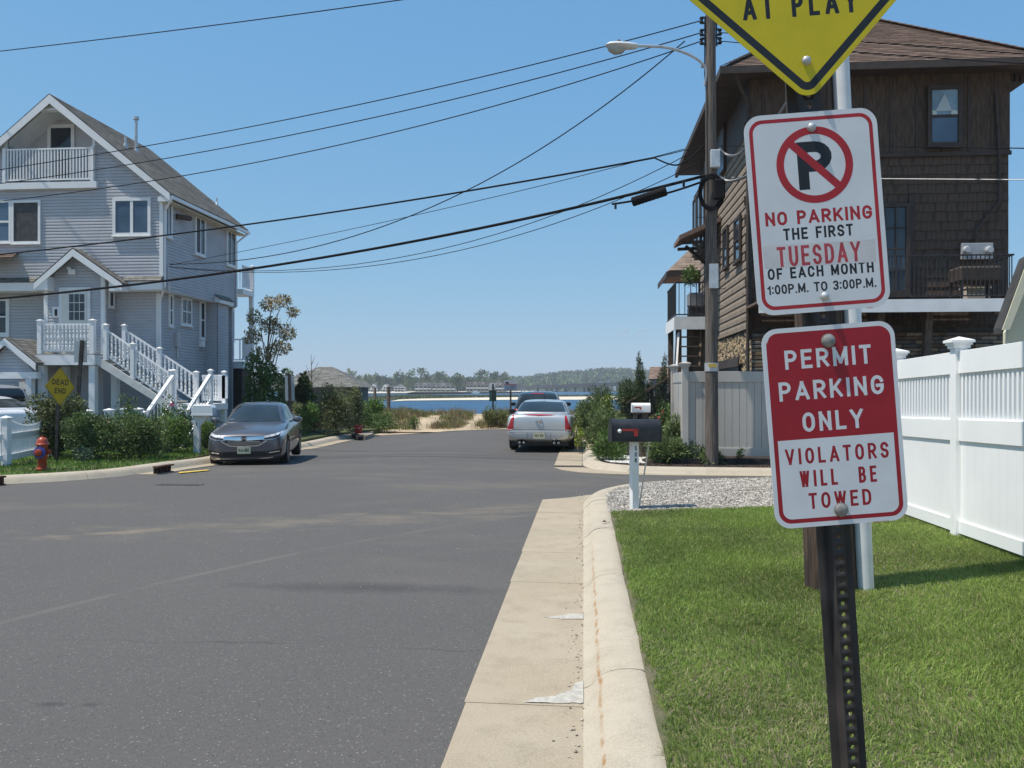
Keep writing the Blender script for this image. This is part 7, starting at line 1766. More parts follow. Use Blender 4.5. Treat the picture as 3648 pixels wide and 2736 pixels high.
def bolt(parent, x, z, r=0.011, mat=None):
    mb = MB(); mb.lathe([(r * 1.05, 0.0), (r * 1.05, -0.002), (r * 0.92, -0.0022), (r * 0.9, -0.007), (r * 0.5, -0.0105), (r * 0.1, -0.0112)], (x, -0.0032, z), 14, 'y'); return mb.build('bolt', mat or GALV, parent, smooth=True, local=True)
SW_ = M('sign_white_sheeting', (0.70, 0.71, 0.72), 0.45, var=0.035, scale=14, fine=0.05, fscale=500)
SR_ = M('sign_red', (0.42, 0.022, 0.028), 0.45, var=0.10, scale=12, fine=0.04, fscale=400)
SRF = M('sign_red_field', (0.34, 0.012, 0.022), 0.45, var=0.08, scale=12, fine=0.05, fscale=400)
SRT = M('faded_red_sticker_ink', (0.46, 0.06, 0.075), 0.5, var=0.15, scale=30)
SY_ = M('sign_yellow', (0.62, 0.50, 0.010), 0.5, var=0.05, scale=10, fine=0.05, fscale=400)
STK = M('prismatic_sticker', (0.64, 0.62, 0.61), 0.5, var=0.05, scale=20, fine=0.12, fscale=420)
SB_ = M('sign_black', (0.018, 0.019, 0.022), 0.45, var=0.15, scale=12)
PXM = 1557.0; DS = FOC / PXM; ROLL = RD(4.4)
def sign_frame(cu_, cv_):
    o = at(cu_, cv_, DS)
    def L_(u, v):
        x, z = (u - cu_) / PXM, (cv_ - v) / PXM
        return (x * math.cos(ROLL) + z * math.sin(ROLL), -x * math.sin(ROLL) + z * math.cos(ROLL))
    return o, L_
def put_text(parent, L_, s, pl, pr, cap, y, mat, bold, k, space=1.0):
    """baseline from pixel pl to pixel pr, cap height in pixels"""
    a_, b_ = L_(*pl), L_(*pr); w = b_[0] - a_[0]; me = text_mesh(s, w, cap / PXM, mat, bold=bold, space=space)
    o = link('lettering', me, parent, local=True); o.location = ((a_[0] + b_[0]) / 2, y, (a_[1] + b_[1]) / 2); return o
c4 = lambda x, y: (2450 + 0.6933 * x, 0.6933 * y)
c5 = lambda x, y: (2600 + 0.5124 * x, 1100 + 0.5124 * y)
# --- no parking
o1, L1 = sign_frame(*c4(663, 1088))
S1 = thing('no_parking_sign', 'white sign with crossed-out P, NO PARKING THE FIRST TUESDAY OF EACH MONTH', 'sign', tuple(o1), rot=(0, -ROLL, YAW))
mb = MB(); mb.prism([(x, 0.0, z) for x, z in rrect(0.3048, 0.4572, 0.038)], (0, -0.002, 0)); mb.build('panel', SW_, S1, local=True)
ringplate('border', rrect(0.283, 0.435, 0.030), rrect(0.266, 0.418, 0.0225), -0.0020, SR_, S1, 0.00006)
cc = L1(*c4(651, 847)); ro, ri = 197 * 0.6933 / PXM, 158 * 0.6933 / PXM
me = text_mesh('P', 178 * 0.6933 / PXM, 246 * 0.6933 / PXM, SB_, 'letter_p', bold=0.225); pp = L1(*c4(662, 972)); o = link('letter_p', me, S1, local=True); o.location = (pp[0], -0.0020, pp[1])
n = 56; po = [(cc[0] + ro * math.cos(2 * math.pi * k / n), cc[1] + ro * math.sin(2 * math.pi * k / n)) for k in range(n)]; pi_ = [(cc[0] + ri * math.cos(2 * math.pi * k / n), cc[1] + ri * math.sin(2 * math.pi * k / n)) for k in range(n)]
ringplate('prohibition_ring', po, pi_, -0.0021, SR_, S1, 0.00006)
p0, p1 = L1(*c4(520, 735)), L1(*c4(785, 962)); d = Vector((p1[0] - p0[0], p1[1] - p0[1])).normalized(); nn_ = Vector((-d.y, d.x)) * 0.0088
flat('slash', [(p0[0] + nn_.x, p0[1] + nn_.y), (p1[0] + nn_.x, p1[1] + nn_.y), (p1[0] - nn_.x, p1[1] - nn_.y), (p0[0] - nn_.x, p0[1] - nn_.y)], -0.0021, SR_, S1, 0.0001)
put_text(S1, L1, 'NO PARKING', c4(400, 1166), c4(948, 1123), 49, -0.0020, SR_, 0.2, 1)
put_text(S1, L1, 'THE FIRST', c4(492, 1235), c4(850, 1212), 42, -0.0020, SB_, 0.185, 1)
flat('sticker', [L1(*c4(x, y)) for x, y in ((380, 1264), (395, 1382), (967, 1346), (963, 1229))], -0.0020, STK, S1, 0.0001)
put_text(S1, L1, 'TUESDAY', c4(462, 1375), c4(890, 1342), 72, -0.00212, SRT, 0.15, 1, 0.9)
put_text(S1, L1, 'OF EACH MONTH', c4(412, 1440), c4(956, 1400), 40, -0.0020, SB_, 0.185, 1)
put_text(S1, L1, '1:00P.M. TO 3:00P.M.', c4(410, 1514), c4(968, 1478), 34, -0.0020, SB_, 0.18, 1, 0.7)
put_text(S1, L1, 'H.S.I', c4(920, 1588), c4(950, 1586), 7, -0.0020, SR_, 0.14, 1)
for x, y in ((632, 657), (700, 1523)): q = L1(*c4(x, y)); bolt(S1, q[0], q[1], 0.0098)
# --- permit parking
o2, L2 = sign_frame(*c5(727, 806))
S2 = thing('permit_parking_sign', 'red and white sign reading PERMIT PARKING ONLY VIOLATORS WILL BE TOWED', 'sign', tuple(o2), rot=(0, -ROLL, YAW))
mb = MB(); mb.prism([(x, 0.0, z) for x, z in rrect(0.3048, 0.4572, 0.036)], (0, -0.002, 0)); mb.build('panel', SW_, S2, local=True)
flat('red_field', rrect(0.285, 0.436, 0.028), -0.0020, SRF, S2, 0.00006)
tl, tr = L2(*c5(322, 918)), L2(*c5(1143, 862)); zt_ = (tl[1] + tr[1]) / 2; hw = 0.2655 / 2; zb_ = -0.436 / 2 + 0.0095
rr = 0.02; wpts = [(-hw, zt_), (hw, zt_)] + [(hw - rr + rr * math.cos(RD(-a)), zb_ + rr + rr * math.sin(RD(-a))) for a in range(0, 91, 15)] + [(-hw + rr + rr * math.cos(RD(-90 - a)), zb_ + rr + rr * math.sin(RD(-90 - a))) for a in range(0, 91, 15)]
flat('white_field', wpts, -0.00207, SW_, S2, 0.00006)
for s, pl_, pr_, cap in (('PERMIT', (385, 425), (985, 379), 68), ('PARKING', (345, 647), (1072, 590), 68), ('ONLY', (508, 857), (930, 826), 69)):
    put_text(S2, L2, s, c5(*pl_), c5(*pr_), cap, -0.00208, SW_, 0.175, 1, 1.3)
for s, pl_, pr_, cap in (('VIOLATORS', (388, 1088), (1105, 1034), 57), ('WILL  BE', (490, 1240), (1022, 1202), 58), ('TOWED', (552, 1392), (985, 1360), 57)):
    put_text(S2, L2, s, c5(*pl_), c5(*pr_), cap, -0.00214, SRF, 0.165, 1, 1.5)
put_text(S2, L2, 'DEPTCOR', c5(995, 1490), c5(1105, 1482), 6, -0.0020, SRF, 0.14, 1)
flat('peeled_corner', [L2(*c5(x, y)) for x, y in ((252, 196), (262, 176), (272, 190), (266, 216), (256, 242), (246, 226))], -0.00207, SW_, S2, 0.00005)
for x, y in ((680, 222), (770, 1395)): q = L2(*c5(x, y)); bolt(S2, q[0], q[1], 0.0155, M('dull_bolt', (0.30, 0.29, 0.27), 0.6, var=0.2, scale=60, metal=0.4))
# --- diamond
ctr = at(2883 - 0.077 * 700, 341 + 24 - 0.431 * PXM, DS - 0.004)
S3 = thing('children_at_play_sign', 'yellow diamond warning sign reading AT PLAY above the parking signs', 'sign', tuple(ctr), rot=(0, -ROLL, YAW))
cu3, cv3 = 2883 - 0.077 * 700, 341 + 24 - 0.431 * PXM
def L3(u, v):
    x, z = (u - cu3) / PXM, (cv3 - v) / PXM
    return (x * math.cos(ROLL) + z * math.sin(ROLL), -x * math.sin(ROLL) + z * math.cos(ROLL))
mb = MB(); mb.prism([(x, 0.0, z) for x, z in rot45(rrect(0.61, 0.61, 0.038))], (0, -0.002, 0)); mb.build('panel', SY_, S3, local=True)
ringplate('border', rot45(rrect(0.586, 0.586, 0.026)), rot45(rrect(0.552, 0.552, 0.012)), -0.0020, SB_, S3, 0.00006)
put_text(S3, L3, 'AT PLAY', c4(286, 108), c4(872, 62), 84, -0.0020, SB_, 0.18, 1, 1.4)
q = L3(*c4(606, 313)); bolt(S3, q[0], q[1], 0.0098)
# --- perforated channel post
pt, pb = at(2862, 60, DS + 0.006), at(3043, 2736, DS + 0.006)
dirp = (pt - pb).normalized(); foot = pb + dirp * ((0.08 - pb.z) / dirp.z)
PL = (pt - foot).length
lean = math.atan2((pt - foot).dot(Vector((CA, SA, 0))), (pt - foot).z)
PO = thing('sign_post', 'dark perforated steel channel post carrying the three signs', 'post', tuple(foot), rot=(0, lean, YAW))
cell = 0.0254; nc = int(PL / cell); V, Fc = [], []
hw_, hr_ = 0.0135, 0.0052
for i in range(nc):
    z0 = i * cell; z1 = z0 + cell; zc = (z0 + z1) / 2; k = len(V)
    outer = [(hw_, zc), (hw_, z1), (0, z1), (-hw_, z1), (-hw_, zc), (-hw_, z0), (0, z0), (hw_, z0)]
    inner = [(hr_ * math.cos(RD(45 * j)), zc + hr_ * math.sin(RD(45 * j))) for j in range(8)]
    V += [(x, 0, z) for x, z in outer] + [(x, 0, z) for x, z in inner] + [(x, 0.0025, z) for x, z in inner]
    for j in range(8):
        Fc.append((k + j, k + (j + 1) % 8, k + 8 + (j + 1) % 8, k + 8 + j)); Fc.append((k + 8 + j, k + 8 + (j + 1) % 8, k + 16 + (j + 1) % 8, k + 16 + j))
npmesh('perforated_web', np.array(V), np.array(Fc), BLACKM, PO, local=True)
RUSTY = M('post_rusty_brown', (0.028, 0.026, 0.026), 0.6, var=0.4, scale=9, col2=(0.052, 0.044, 0.041))
for s_ in (-1, 1):
    mb = MB(); mb.prism([(s_ * 0.0135, 0.0, 0), (s_ * 0.0215, 0.026, 0), (s_ * 0.040, 0.029, 0), (s_ * 0.040, 0.0325, 0), (s_ * 0.0195, 0.030, 0), (s_ * 0.0115, 0.0035, 0)], (0, 0, nc * cell)); mb.build('flange', RUSTY, PO, local=True)

# ------------------------------------------------------------------ mailboxes
def arch_box(mb, L_, w, h, n=9):
    """barrel-roofed box along x"""
    r = w / 2; pts = [(-r, 0), (r, 0)] + [(r * math.cos(math.pi * k / n), h - r * 0.9 + r * 0.9 * math.sin(math.pi * k / n)) for k in range(n + 1)]
    mb.prism([(-L_ / 2, y, z) for y, z in pts], (L_, 0, 0))
MZ = 11.6
bp_ = at(2259, 1819, MZ); bp_.z = 0.14
MBX = thing('mailbox', 'large black mailbox on a white post numbered 508 by the gravel', 'mailbox', tuple(bp_), rz=YAW)
ph_ = at(2259, 1572, MZ).z - bp_.z
T = Matrix.Rotation(RD(20), 4, 'Z')
mb = MB(T); mb.box(-0.048, 0.048, -0.048, 0.048, -0.1, ph_); mb.build('post', WHITEP, MBX, local=True, bevel=0.004)
bc = (at(2261, 1528, MZ) - bp_).dot(Vector((CA, SA, 0)))
mb = MB(); arch_box(mb, 0.66, 0.27, 0.30); o = mb.build('box', M('black_mailbox', (0.022, 0.023, 0.027), 0.42, var=0.25, scale=10), MBX, smooth=True, local=True, bevel=0.006); o.location = (bc, 0, ph_); o.rotation_euler = (0, RD(0.4), RD(3))
for x in (-0.335, 0.335):
    mb = MB(); arch_box(mb, 0.018, 0.285, 0.312); q = mb.build('door' if x < 0 else 'back_rim', BLACKP, o, local=True); q.location = (x * 0.985, 0, -0.004)
FLG = M('flag_red', (0.45, 0.045, 0.035), 0.5, var=0.15, scale=20)
mb = MB(); mb.box(-0.20, 0.02, -0.150, -0.143, 0.145, 0.172); mb.prism([(0.02, -0.150, 0.172), (-0.045, -0.150, 0.145), (-0.036, -0.150, 0.075), (0.012, -0.150, 0.075)], (0, 0.007, 0)); mb.build('flag', FLG, o, local=True)
mb = MB(); bm_ = [(0.0, -0.028), (0.016, -0.022), (0.026, -0.008), (0.026, 0.008), (0.016, 0.022), (0.002, 0.028)]; mb.lathe(bm_, (-0.235, -0.165, 0.145), 12, 'z'); mb.build('knob', WHITEP, o, smooth=True, local=True)
for ch, v in (('5', 1597), ('0', 1618), ('8', 1639)):
    me = text_mesh(ch, 0.032, 0.062, INK, 'digit', 0.17); q = link('digit', me, MBX, local=True)
    p = T @ Vector((0.0, -0.0490, 0)); q.location = (p.x, p.y, at(2260, v + 8, MZ).z - bp_.z); q.rotation_euler = (0, 0, RD(20))
rod = thing('marker_rod', 'thin pale rod leaning against the black mailbox', 'rod', tuple(at(2277, 1745, MZ + 0.2)))
mb = MB(); a_ = at(2277, 1745, MZ + 0.2); a_.z = 0.14; mb.tube([a_, at(2313, 1572, MZ + 0.1)], 0.011, 6); mb.build('shaft', M('bone_rod', (0.62, 0.58, 0.50), 0.5, var=0.06), rod); c = at(2313, 1572, MZ + 0.1); mb = MB(); mb.lathe([(0.014, -0.02), (0.02, 0.0), (0.012, 0.02)], c, 8); mb.build('cap', WHITEP, rod)
# small white mailbox beyond the lane
WZ_ = 20.3; c = at(2283, 1469, WZ_)
WM_ = thing('mailbox', 'small white mailbox with red flag behind the black one', 'mailbox', (c.x, c.y, 0.13), rz=YAW)
hb = c.z - 0.13
mb = MB(); mb.box(-0.17, -0.09, -0.04, 0.04, -0.05, hb - 0.03); mb.build('post', WOODB, WM_, local=True); mb = MB(); mb.box(0.03, 0.17, -0.04, 0.04, -0.05, hb - 0.03); mb.build('post', WOODB, WM_, local=True)
mb = MB(); mb.box(-0.2, 0.2, -0.07, 0.07, hb - 0.03, hb - 0.002); mb.build('platform', WOODB, WM_, local=True)
mb = MB(); arch_box(mb, 0.44, 0.18, 0.225); o = mb.build('box', WHITEP, WM_, smooth=True, local=True, bevel=0.005); o.location = (0, 0, hb)
mb = MB(); mb.box(-0.16, -0.04, -0.103, -0.098, 0.10, 0.135); mb.box(-0.04, 0.0, -0.103, -0.098, 0.07, 0.13); mb.build('flag', FLG, o, local=True)
mb = MB(); arch_box(mb, 0.012, 0.188, 0.23); q = mb.build('door', WHITEP, o, local=True); q.location = (-0.215, 0, -0.002)
# white mailbox numbered one on the left
NZ = 22.6; p = at(703, 1607, NZ); p.z = 0.08
NM = thing('mailbox', 'white wooden mailbox stand numbered 1 beside the grey sedan', 'mailbox', tuple(p), rz=YAW)
h = at(703, 1477, NZ).z - p.z
mb = MB(); mb.box(-0.08, 0.08, -0.06, 0.06, -0.1, h); mb.build('post', WHITE, NM, local=True, bevel=0.006)
mb = MB(); mb.prism([(0.08, -0.05, h), (0.36, -0.05, h), (0.08, -0.05, h - 0.3)], (0, 0.1, 0)); mb.build('bracket', WHITE, NM, local=True)
mb = MB(); mb.prism([(-0.10, -0.16, h + 0.005), (0.46, -0.16, h + 0.005), (0.46, -0.16, h + 0.18), (0.40, -0.16, h + 0.26), (-0.05, -0.16, h + 0.26), (-0.10, -0.16, h + 0.18)], (0, 0.32, 0)); mb.build('box', WHITE, NM, local=True, bevel=0.012)
mb = MB(); mb.box(-0.12, 0.47, -0.175, 0.175, h - 0.025, h + 0.004); mb.build('shelf', WHITE, NM, local=True)
me = text_mesh('1', 0.035, 0.09, INK, 'digit', 0.2); q = link('digit', me, NM, local=True); q.location = (0.0, -0.061, h - 0.3)
mb = MB(); mb.lathe([(0.05, -0.06), (0.07, 0), (0.05, 0.06)], (0.4, -0.02, h - 0.1), 10); mb.build('lamp', GALV, NM, local=True)

# ------------------------------------------------------------------ hydrant
HZ = 17.2; p = at(151, 1676, HZ); p.z = 0.125
HY_ = thing('fire_hydrant', 'red fire hydrant with blue outlet ring on the verge', 'hydrant', tuple(p), rz=YAW)
HR = M('hydrant_red', (0.36, 0.055, 0.022), 0.38, var=0.2, scale=9, coat=0.2)
HB = M('hydrant_blue', (0.035, 0.06, 0.30), 0.45, var=0.2, scale=15)
mb = MB(); mb.lathe([(0.135, -0.05), (0.135, 0.035), (0.10, 0.05), (0.085, 0.055), (0.085, 0.22), (0.098, 0.24), (0.098, 0.50), (0.105, 0.505)], (0, 0, 0), 20); mb.build('barrel', HR, HY_, smooth=True, local=True)
mb = MB(); mb.lathe([(0.125, 0.505), (0.128, 0.525), (0.115, 0.54), (0.105, 0.56), (0.098, 0.60), (0.075, 0.64), (0.04, 0.662), (0.022, 0.668), (0.022, 0.70), (0.0, 0.70)], (0, 0, 0), 20); mb.build('bonnet', HR, HY_, smooth=True, local=True)
mb = MB(); mb.lathe([(0.115, -0.09), (0.115, -0.13), (0.09, -0.135)], (-0.0, 0, 0.36), 22, 'y'); mb.build('pumper_ring', HB, HY_, smooth=True, local=True)
mb = MB(); mb.lathe([(0.075, -0.136), (0.075, -0.17), (0.06, -0.18), (0.025, -0.181), (0.025, -0.205)], (0, 0, 0.36), 18, 'y'); mb.build('pumper_cap', HR, HY_, smooth=True, local=True)
for s_ in (-1, 1):
    mb = MB(); mb.lathe([(0.045, 0.08 * s_), (0.045, 0.13 * s_), (0.055, 0.132 * s_), (0.055, 0.155 * s_), (0.02, 0.157 * s_), (0.02, 0.178 * s_)], (0, 0, 0.37), 14, 'x'); mb.build('hose_cap', HR, HY_, smooth=True, local=True)

# ------------------------------------------------------------------ dead end sign and the back of a leaning sign
DZ = 19.3
b_ = at(200, 1645, DZ); b_.z = 0.12; t_ = at(209.5, 1388, DZ)
DE = thing('dead_end_sign', 'yellow diamond sign reading DEAD END turned half away', 'sign', tuple(b_))
mb = MB(); mb.beam(b_ - UP * 0.1, t_, 0.07, 0.05, (0, 1, 0)); mb.build('post', BLACKM, DE)
yaw_ = RD(78); sc_ = at(208, 1378, DZ) + Vector((math.sin(yaw_), -math.cos(yaw_), 0)) * 0.05
DP = bpy.data.objects.new('panel_frame', None)
mb = MB(); mb.prism([(x, 0.0, z) for x, z in rot45(rrect(0.61, 0.61, 0.035))], (0, -0.003, 0)); pn = mb.build('panel', M('shaded_amber', (0.56, 0.37, 0.015), 0.5, var=0.08, scale=6), DE); pn.matrix_world = WM(DE)  # sign yellow darkened to amber: the shade on its face is in the colour
TT = Matrix.Translation(sc_) @ Matrix.Rotation(yaw_, 4, 'Z') @ Matrix.Rotation(RD(2.2), 4, 'Y')
pn.matrix_parent_inverse = WM(DE).inverted(); pn.matrix_basis = TT
q = ringplate('border', rot45(rrect(0.59, 0.59, 0.03)), rot45(rrect(0.573, 0.573, 0.02)), -0.0034, SB_, pn)
for s, w, z, h in (('DEAD', 0.46, 0.045, 0.125), ('END', 0.32, -0.155, 0.125)):
    me = text_mesh(s, w, h, SB_, bold=0.19); q = link('lettering', me, pn, local=True); q.location = (0, -0.0034, z)
bpy.data.objects.remove(DP)
bz = 21.0; a_ = at(262, 1600, bz); a_.z = 0.1; t_ = at(293, 1212, bz)
BS = thing('road_sign', 'back of a small grey sign on a leaning dark post', 'sign', tuple(a_))
mb = MB(); mb.beam(a_ - UP * 0.1, t_, 0.085, 0.05, (0, 1, 0)); mb.build('post', BLACKM, BS)
x0, x1 = at(263, 1250, bz + 0.06), at(309, 1250, bz + 0.06); mb = MB(); mb.beam(at(287, 1291, bz + 0.06), at(287, 1216, bz + 0.06), (x1 - x0).length, 0.006, (SA, -CA, 0)); mb.build('panel', M('bare_aluminium', (0.42, 0.45, 0.47), 0.5, var=0.06, metal=0.4), BS)
bz = 29.0; a_ = at(1037, 1470, bz); a_.z = 0.0; t_ = at(1030, 1333, bz)
BS = thing('road_sign', 'back of tall grey panel sign on black post behind the grey sedan', 'sign', tuple(a_))
mb = MB(); mb.beam(a_ - UP * 0.1, t_, 0.085, 0.06, (0, 1, 0)); mb.build('post', BLACKM, BS)
mb = MB(); x0, x1 = at(1016, 1380, bz + 0.06), at(1049, 1380, bz + 0.06); mb.beam(at(1033, 1427, bz + 0.06), at(1032, 1338, bz + 0.06), (x1 - x0).length, 0.006, (SA, -CA, 0)); mb.build('panel', M('bare_aluminium'), BS)

# ------------------------------------------------------------------ white picket fence in the left yard
PF = thing('picket_fence', 'low white picket fence with scalloped top by the hydrant', 'fence', tuple(Vector((at(22, 1500, 18.2).x, at(22, 1500, 18.2).y, 0.12))))
def gp_(u, D): p = at(u, HV, D); return Vector((p.x, p.y, 0.12))
P0, Pm, P1 = gp_(22, 18.2), gp_(180, 21.1), gp_(316, 24.0); PL_ = gp_(-170, 17.0)
for p in (P0, Pm, P1, PL_): newel(PF, p, 1.0, 0.145)
for a_, b_ in ((PL_, P0), (P0, Pm), (Pm, P1)):
    d = (b_ - a_).normalized(); a2, b2 = a_ + d * 0.09, b_ - d * 0.09
    for z_, hh_ in ((0.17, 0.13), (0.62, 0.12)):
        mb = MB(); mb.beam(a2 + UP * z_, b2 + UP * z_, 0.045, hh_); mb.build('rail', WHITE, PF)
    n = max(6, int((b2 - a2).length / 0.085))
    for i in range(n):
        t = (i + 0.5) / n; c = a2.lerp(b2, t); hh_ = 0.80 + 0.20 * (2 * t - 1) ** 2; mb = MB()
        mb.beam(c + UP * 0.2, c + UP * hh_, 0.035, 0.022, (d.x, d.y, 0)); mb.lathe([(0.02, 0), (0.002, 0.04)], c + UP * hh_, 4); mb.build('picket', WHITE, PF)
PF2 = thing('fence_post', 'white capped fence post just right of the leaning sign', 'post', tuple(gp_(389, 24.3)), group='capped white posts among the roses'); newel(PF2, gp_(389, 24.3), 1.02, 0.2)
PF2 = thing('fence_post', 'small far white capped post behind the rose bush', 'post', tuple(gp_(441, 27.2)), group='capped white posts among the roses'); newel(PF2, gp_(441, 26.2), 1.0, 0.14)
PF2 = thing('fence_post', 'white capped fence post with a red toy by the roses', 'post', tuple(gp_(494, 24.0)), group='capped white posts among the roses'); newel(PF2, gp_(494, 24.0), 1.05, 0.17)
c = gp_(494, 24.0); mb = MB(); mb.lathe([(0.02, -0.04), (0.035, 0), (0.01, 0.05)], (c.x, c.y - 0.1, 0.95), 8); mb.build('toy', REDP, PF2)

# ------------------------------------------------------------------ things at the road end
c = at(1277, 1517, 34.0); bk = thing('red_bucket', 'red plastic bucket lying at the weedy road end', 'bucket', (c.x, c.y, 0.0))
mb = MB(); mb.lathe([(0.13, 0.0), (0.17, 0.30), (0.18, 0.30), (0.18, 0.315), (0.16, 0.316), (0.12, 0.03)], (c.x, c.y, 0.0), 14); mb.build('shell', M('red_plastic', (0.40, 0.03, 0.02), 0.5, var=0.2, scale=9), bk, smooth=True)
mb = MB(); mb.tube([(c.x - 0.18, c.y, 0.3), (c.x - 0.1, c.y - 0.19, 0.22), (c.x + 0.1, c.y - 0.19, 0.22), (c.x + 0.18, c.y, 0.3)], 0.008, 5); mb.build('handle', GALV, bk)
BRK = [M('edging_brick_red', (0.22, 0.085, 0.06), 0.9, var=0.3, scale=8), M('edging_brick_dull', (0.16, 0.10, 0.08), 0.9, var=0.3, scale=8)]
ew = thing('brick_edging', 'low reddish brick edging under the dark shrub', 'edging', tuple(at(1180, 1510, 33)))
mb = MB(); mb.box(0, 0.30, -0.06, 0.06, 0, 0.11); bms = [mb.mesh('brick', BRK[i], bevel=0.012) for i in (0, 1)]
for j in range(3):
    for i in range(16):
        q = onZ(1075, 1505, 0.0).lerp(onZ(1262, 1516, 0.0), (i + 0.5 * (j % 2)) / 16); o = link('brick', bms[rnd.randrange(2)], ew, local=False); o.location = (q.x, q.y + rnd.uniform(-.02, .02), -0.05 + j * 0.115); o.rotation_euler = (0, 0, YAW + rnd.uniform(-.05, .05))
# driveway apron with black edge
ap_ = [onZ(*p, -0.1) for p in ((1212, 1521), (1262, 1520), (1328, 1541), (1330, 1548), (1300, 1558))]
fill_mesh('driveway_apron', [(p.x, p.y) for p in ap_], lambda x, y: -0.05, CONC, 0.15)
mb = MB(); a_, b_ = onZ(1206, 1523, 0.0), onZ(1284, 1560, -0.1); mb.beam(a_, b_, 0.22, 0.12); eb = mb.build('timber_edge', M('black_edging')); tag(eb, 'dark timber edging beside the pale driveway apron', 'edging')
for (u, v, vt, w, lab) in ((1335, 1440, 1380, 11, 'thinner left one of the two weathered wooden pilings'), (1384, 1455, 1377, 14, 'thicker right one of the two weathered wooden pilings')):
    D = 50.0 if w > 12 else 56.0; t_ = at(u, vt, D); r = w / 2 / FOC * D; t = thing('wooden_piling', lab, 'piling', (t_.x, t_.y, float(dune_z(t_.x, t_.y))), group='wooden pilings')
    mb = MB(); mb.tube([(t_.x, t_.y, -1.6), (t_.x, t_.y, 0.5), (t_.x + 0.01, t_.y, t_.z - 0.02), (t_.x + 0.01, t_.y, t_.z)], [r, r, r * 0.96, r * 0.8], 12); mb.build('shaft', WOODP, t, smooth=True); mb = MB(); mb.lathe([(r * 1.02, -0.05), (r * 1.02, 0.05)], (t_.x, t_.y, t_.z - 0.5), 12); mb.build('iron_band', WOODB, t)
# green post with white notice, litter bin
D = 39.0; a_ = at(1757, 1475, D); zb = float(dune_z(a_.x, a_.y))
gs_ = thing('notice_post', 'steel post with white notice above a green box', 'sign', (a_.x, a_.y, zb))
mb = MB(); mb.beam((a_.x, a_.y, zb - 0.1), at(1756, 1368, D), 0.07, 0.05, (0, 1, 0)); mb.build('post', RAILB, gs_)
def pl_box(name, u0, u1, v0, v1, D, dep, mat, parent):
    p, q = at(u0, v1, D), at(u1, v0, D); mb = MB(); w = (u1 - u0) / FOC * D; c = at((u0 + u1) / 2, v1, D); r = Vector((CA, SA, 0)) * w / 2; bk_ = Vector((-SA, CA, 0)) * dep
    mb.prism([c - r, c + r, c + r + bk_, c - r + bk_], (0, 0, q.z - p.z)); return mb.build(name, mat, parent)
pl_box('notice', 1743, 1765, 1365, 1390, D + 0.04, 0.02, WHITEP, gs_)
pl_box('box', 1743, 1768, 1390.5, 1430, D + 0.05, 0.22, M('green_box', (0.05, 0.11, 0.10), 0.6, var=0.1), gs_)
bn = thing('litter_bin', 'black litter bin half hidden in the dune grass', 'bin', (a_.x + 0.1, a_.y + 0.3, zb))
mb = MB(); mb.lathe([(0.22, 0), (0.27, 0.7), (0.29, 0.72), (0.29, 0.76), (0.24, 0.77)], (a_.x + 0.1, a_.y + 0.35, zb - 0.03), 14); mb.build('body', BLACKP, bn); mb = MB(); mb.beam((a_.x - 0.22, a_.y + 0.35, zb + 0.76), (a_.x - 0.3, a_.y + 0.35, zb + 0.7), 0.05, 0.04); mb.beam((a_.x + 0.42, a_.y + 0.35, zb + 0.76), (a_.x + 0.5, a_.y + 0.35, zb + 0.7), 0.05, 0.04); mb.build('handle', BLACKP, bn)
D = 42.0; a_ = at(1819, 1440, D); zb = float(dune_z(a_.x, a_.y))
bs_ = thing('board_sign', 'grey and white board sign with a red stripe', 'sign', (a_.x, a_.y, zb))
mb = MB(); mb.beam((a_.x, a_.y + 0.04, zb - 0.1), at(1819, 1362, D) + Vector((0, 0.04, 0)), 0.08, 0.06, (0, 1, 0)); mb.build('post', WOODB, bs_)
o = pl_box('board', 1795, 1842, 1354, 1391, D - 0.03, 0.025, M('pale_board', (0.46, 0.50, 0.55), 0.5, var=0.1, scale=3), bs_)
pl_box('stripe', 1796, 1841, 1368.2, 1370.2, D - 0.04, 0.008, SR_, o); pl_box('print', 1801, 1812, 1361, 1366, D - 0.04, 0.008, INK, o); pl_box('lower_print', 1797, 1840, 1373, 1389, D - 0.04, 0.008, M('blue_grey_print', (0.20, 0.27, 0.36), 0.5, var=0.25, scale=4), o)
# low hip-roofed building by the water
D = 62.0; HB_ = thing('hip_roof_building', 'low grey hip-roofed building beside the water', 'building', (at(1128, 1387, D).x, at(1128, 1387, D).y, -0.6))
s = D / FOC; L0, R0 = at(958, 1378, D), at(1292, 1378, D); T0, T1 = at(1103, 1303, D), at(1153, 1303, D); back = Vector((-SA, CA, 0)) * 6.0
zE = L0.z; A_, B_ = L0, R0; C_, D_ = R0 + back, L0 + back; P_, Q_ = T0 + back * 0.5, T1 + back * 0.5
dz = (T0.z - P_.z)
mb = MB(); mb.add([A_, B_, C_, D_, P_, Q_], [(0, 1, 5, 4), (1, 2, 5), (2, 3, 4, 5), (3, 0, 4), (3, 2, 1, 0)]); o = mb.build('roof', SHINGLE_G, HB_)
roof_tabs(o, A_, B_, Q_, P_, SHINGLE_G, 0.2, 0.5); roof_tabs(o, B_, C_, Q_, Q_, SHINGLE_G, 0.2, 0.5)
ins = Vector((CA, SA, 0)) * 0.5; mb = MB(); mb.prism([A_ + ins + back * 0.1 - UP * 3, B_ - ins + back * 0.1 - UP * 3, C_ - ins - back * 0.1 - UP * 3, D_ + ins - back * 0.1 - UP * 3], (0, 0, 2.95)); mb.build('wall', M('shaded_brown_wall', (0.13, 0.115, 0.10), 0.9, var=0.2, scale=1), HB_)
# shed roof far right behind the stair, brownish

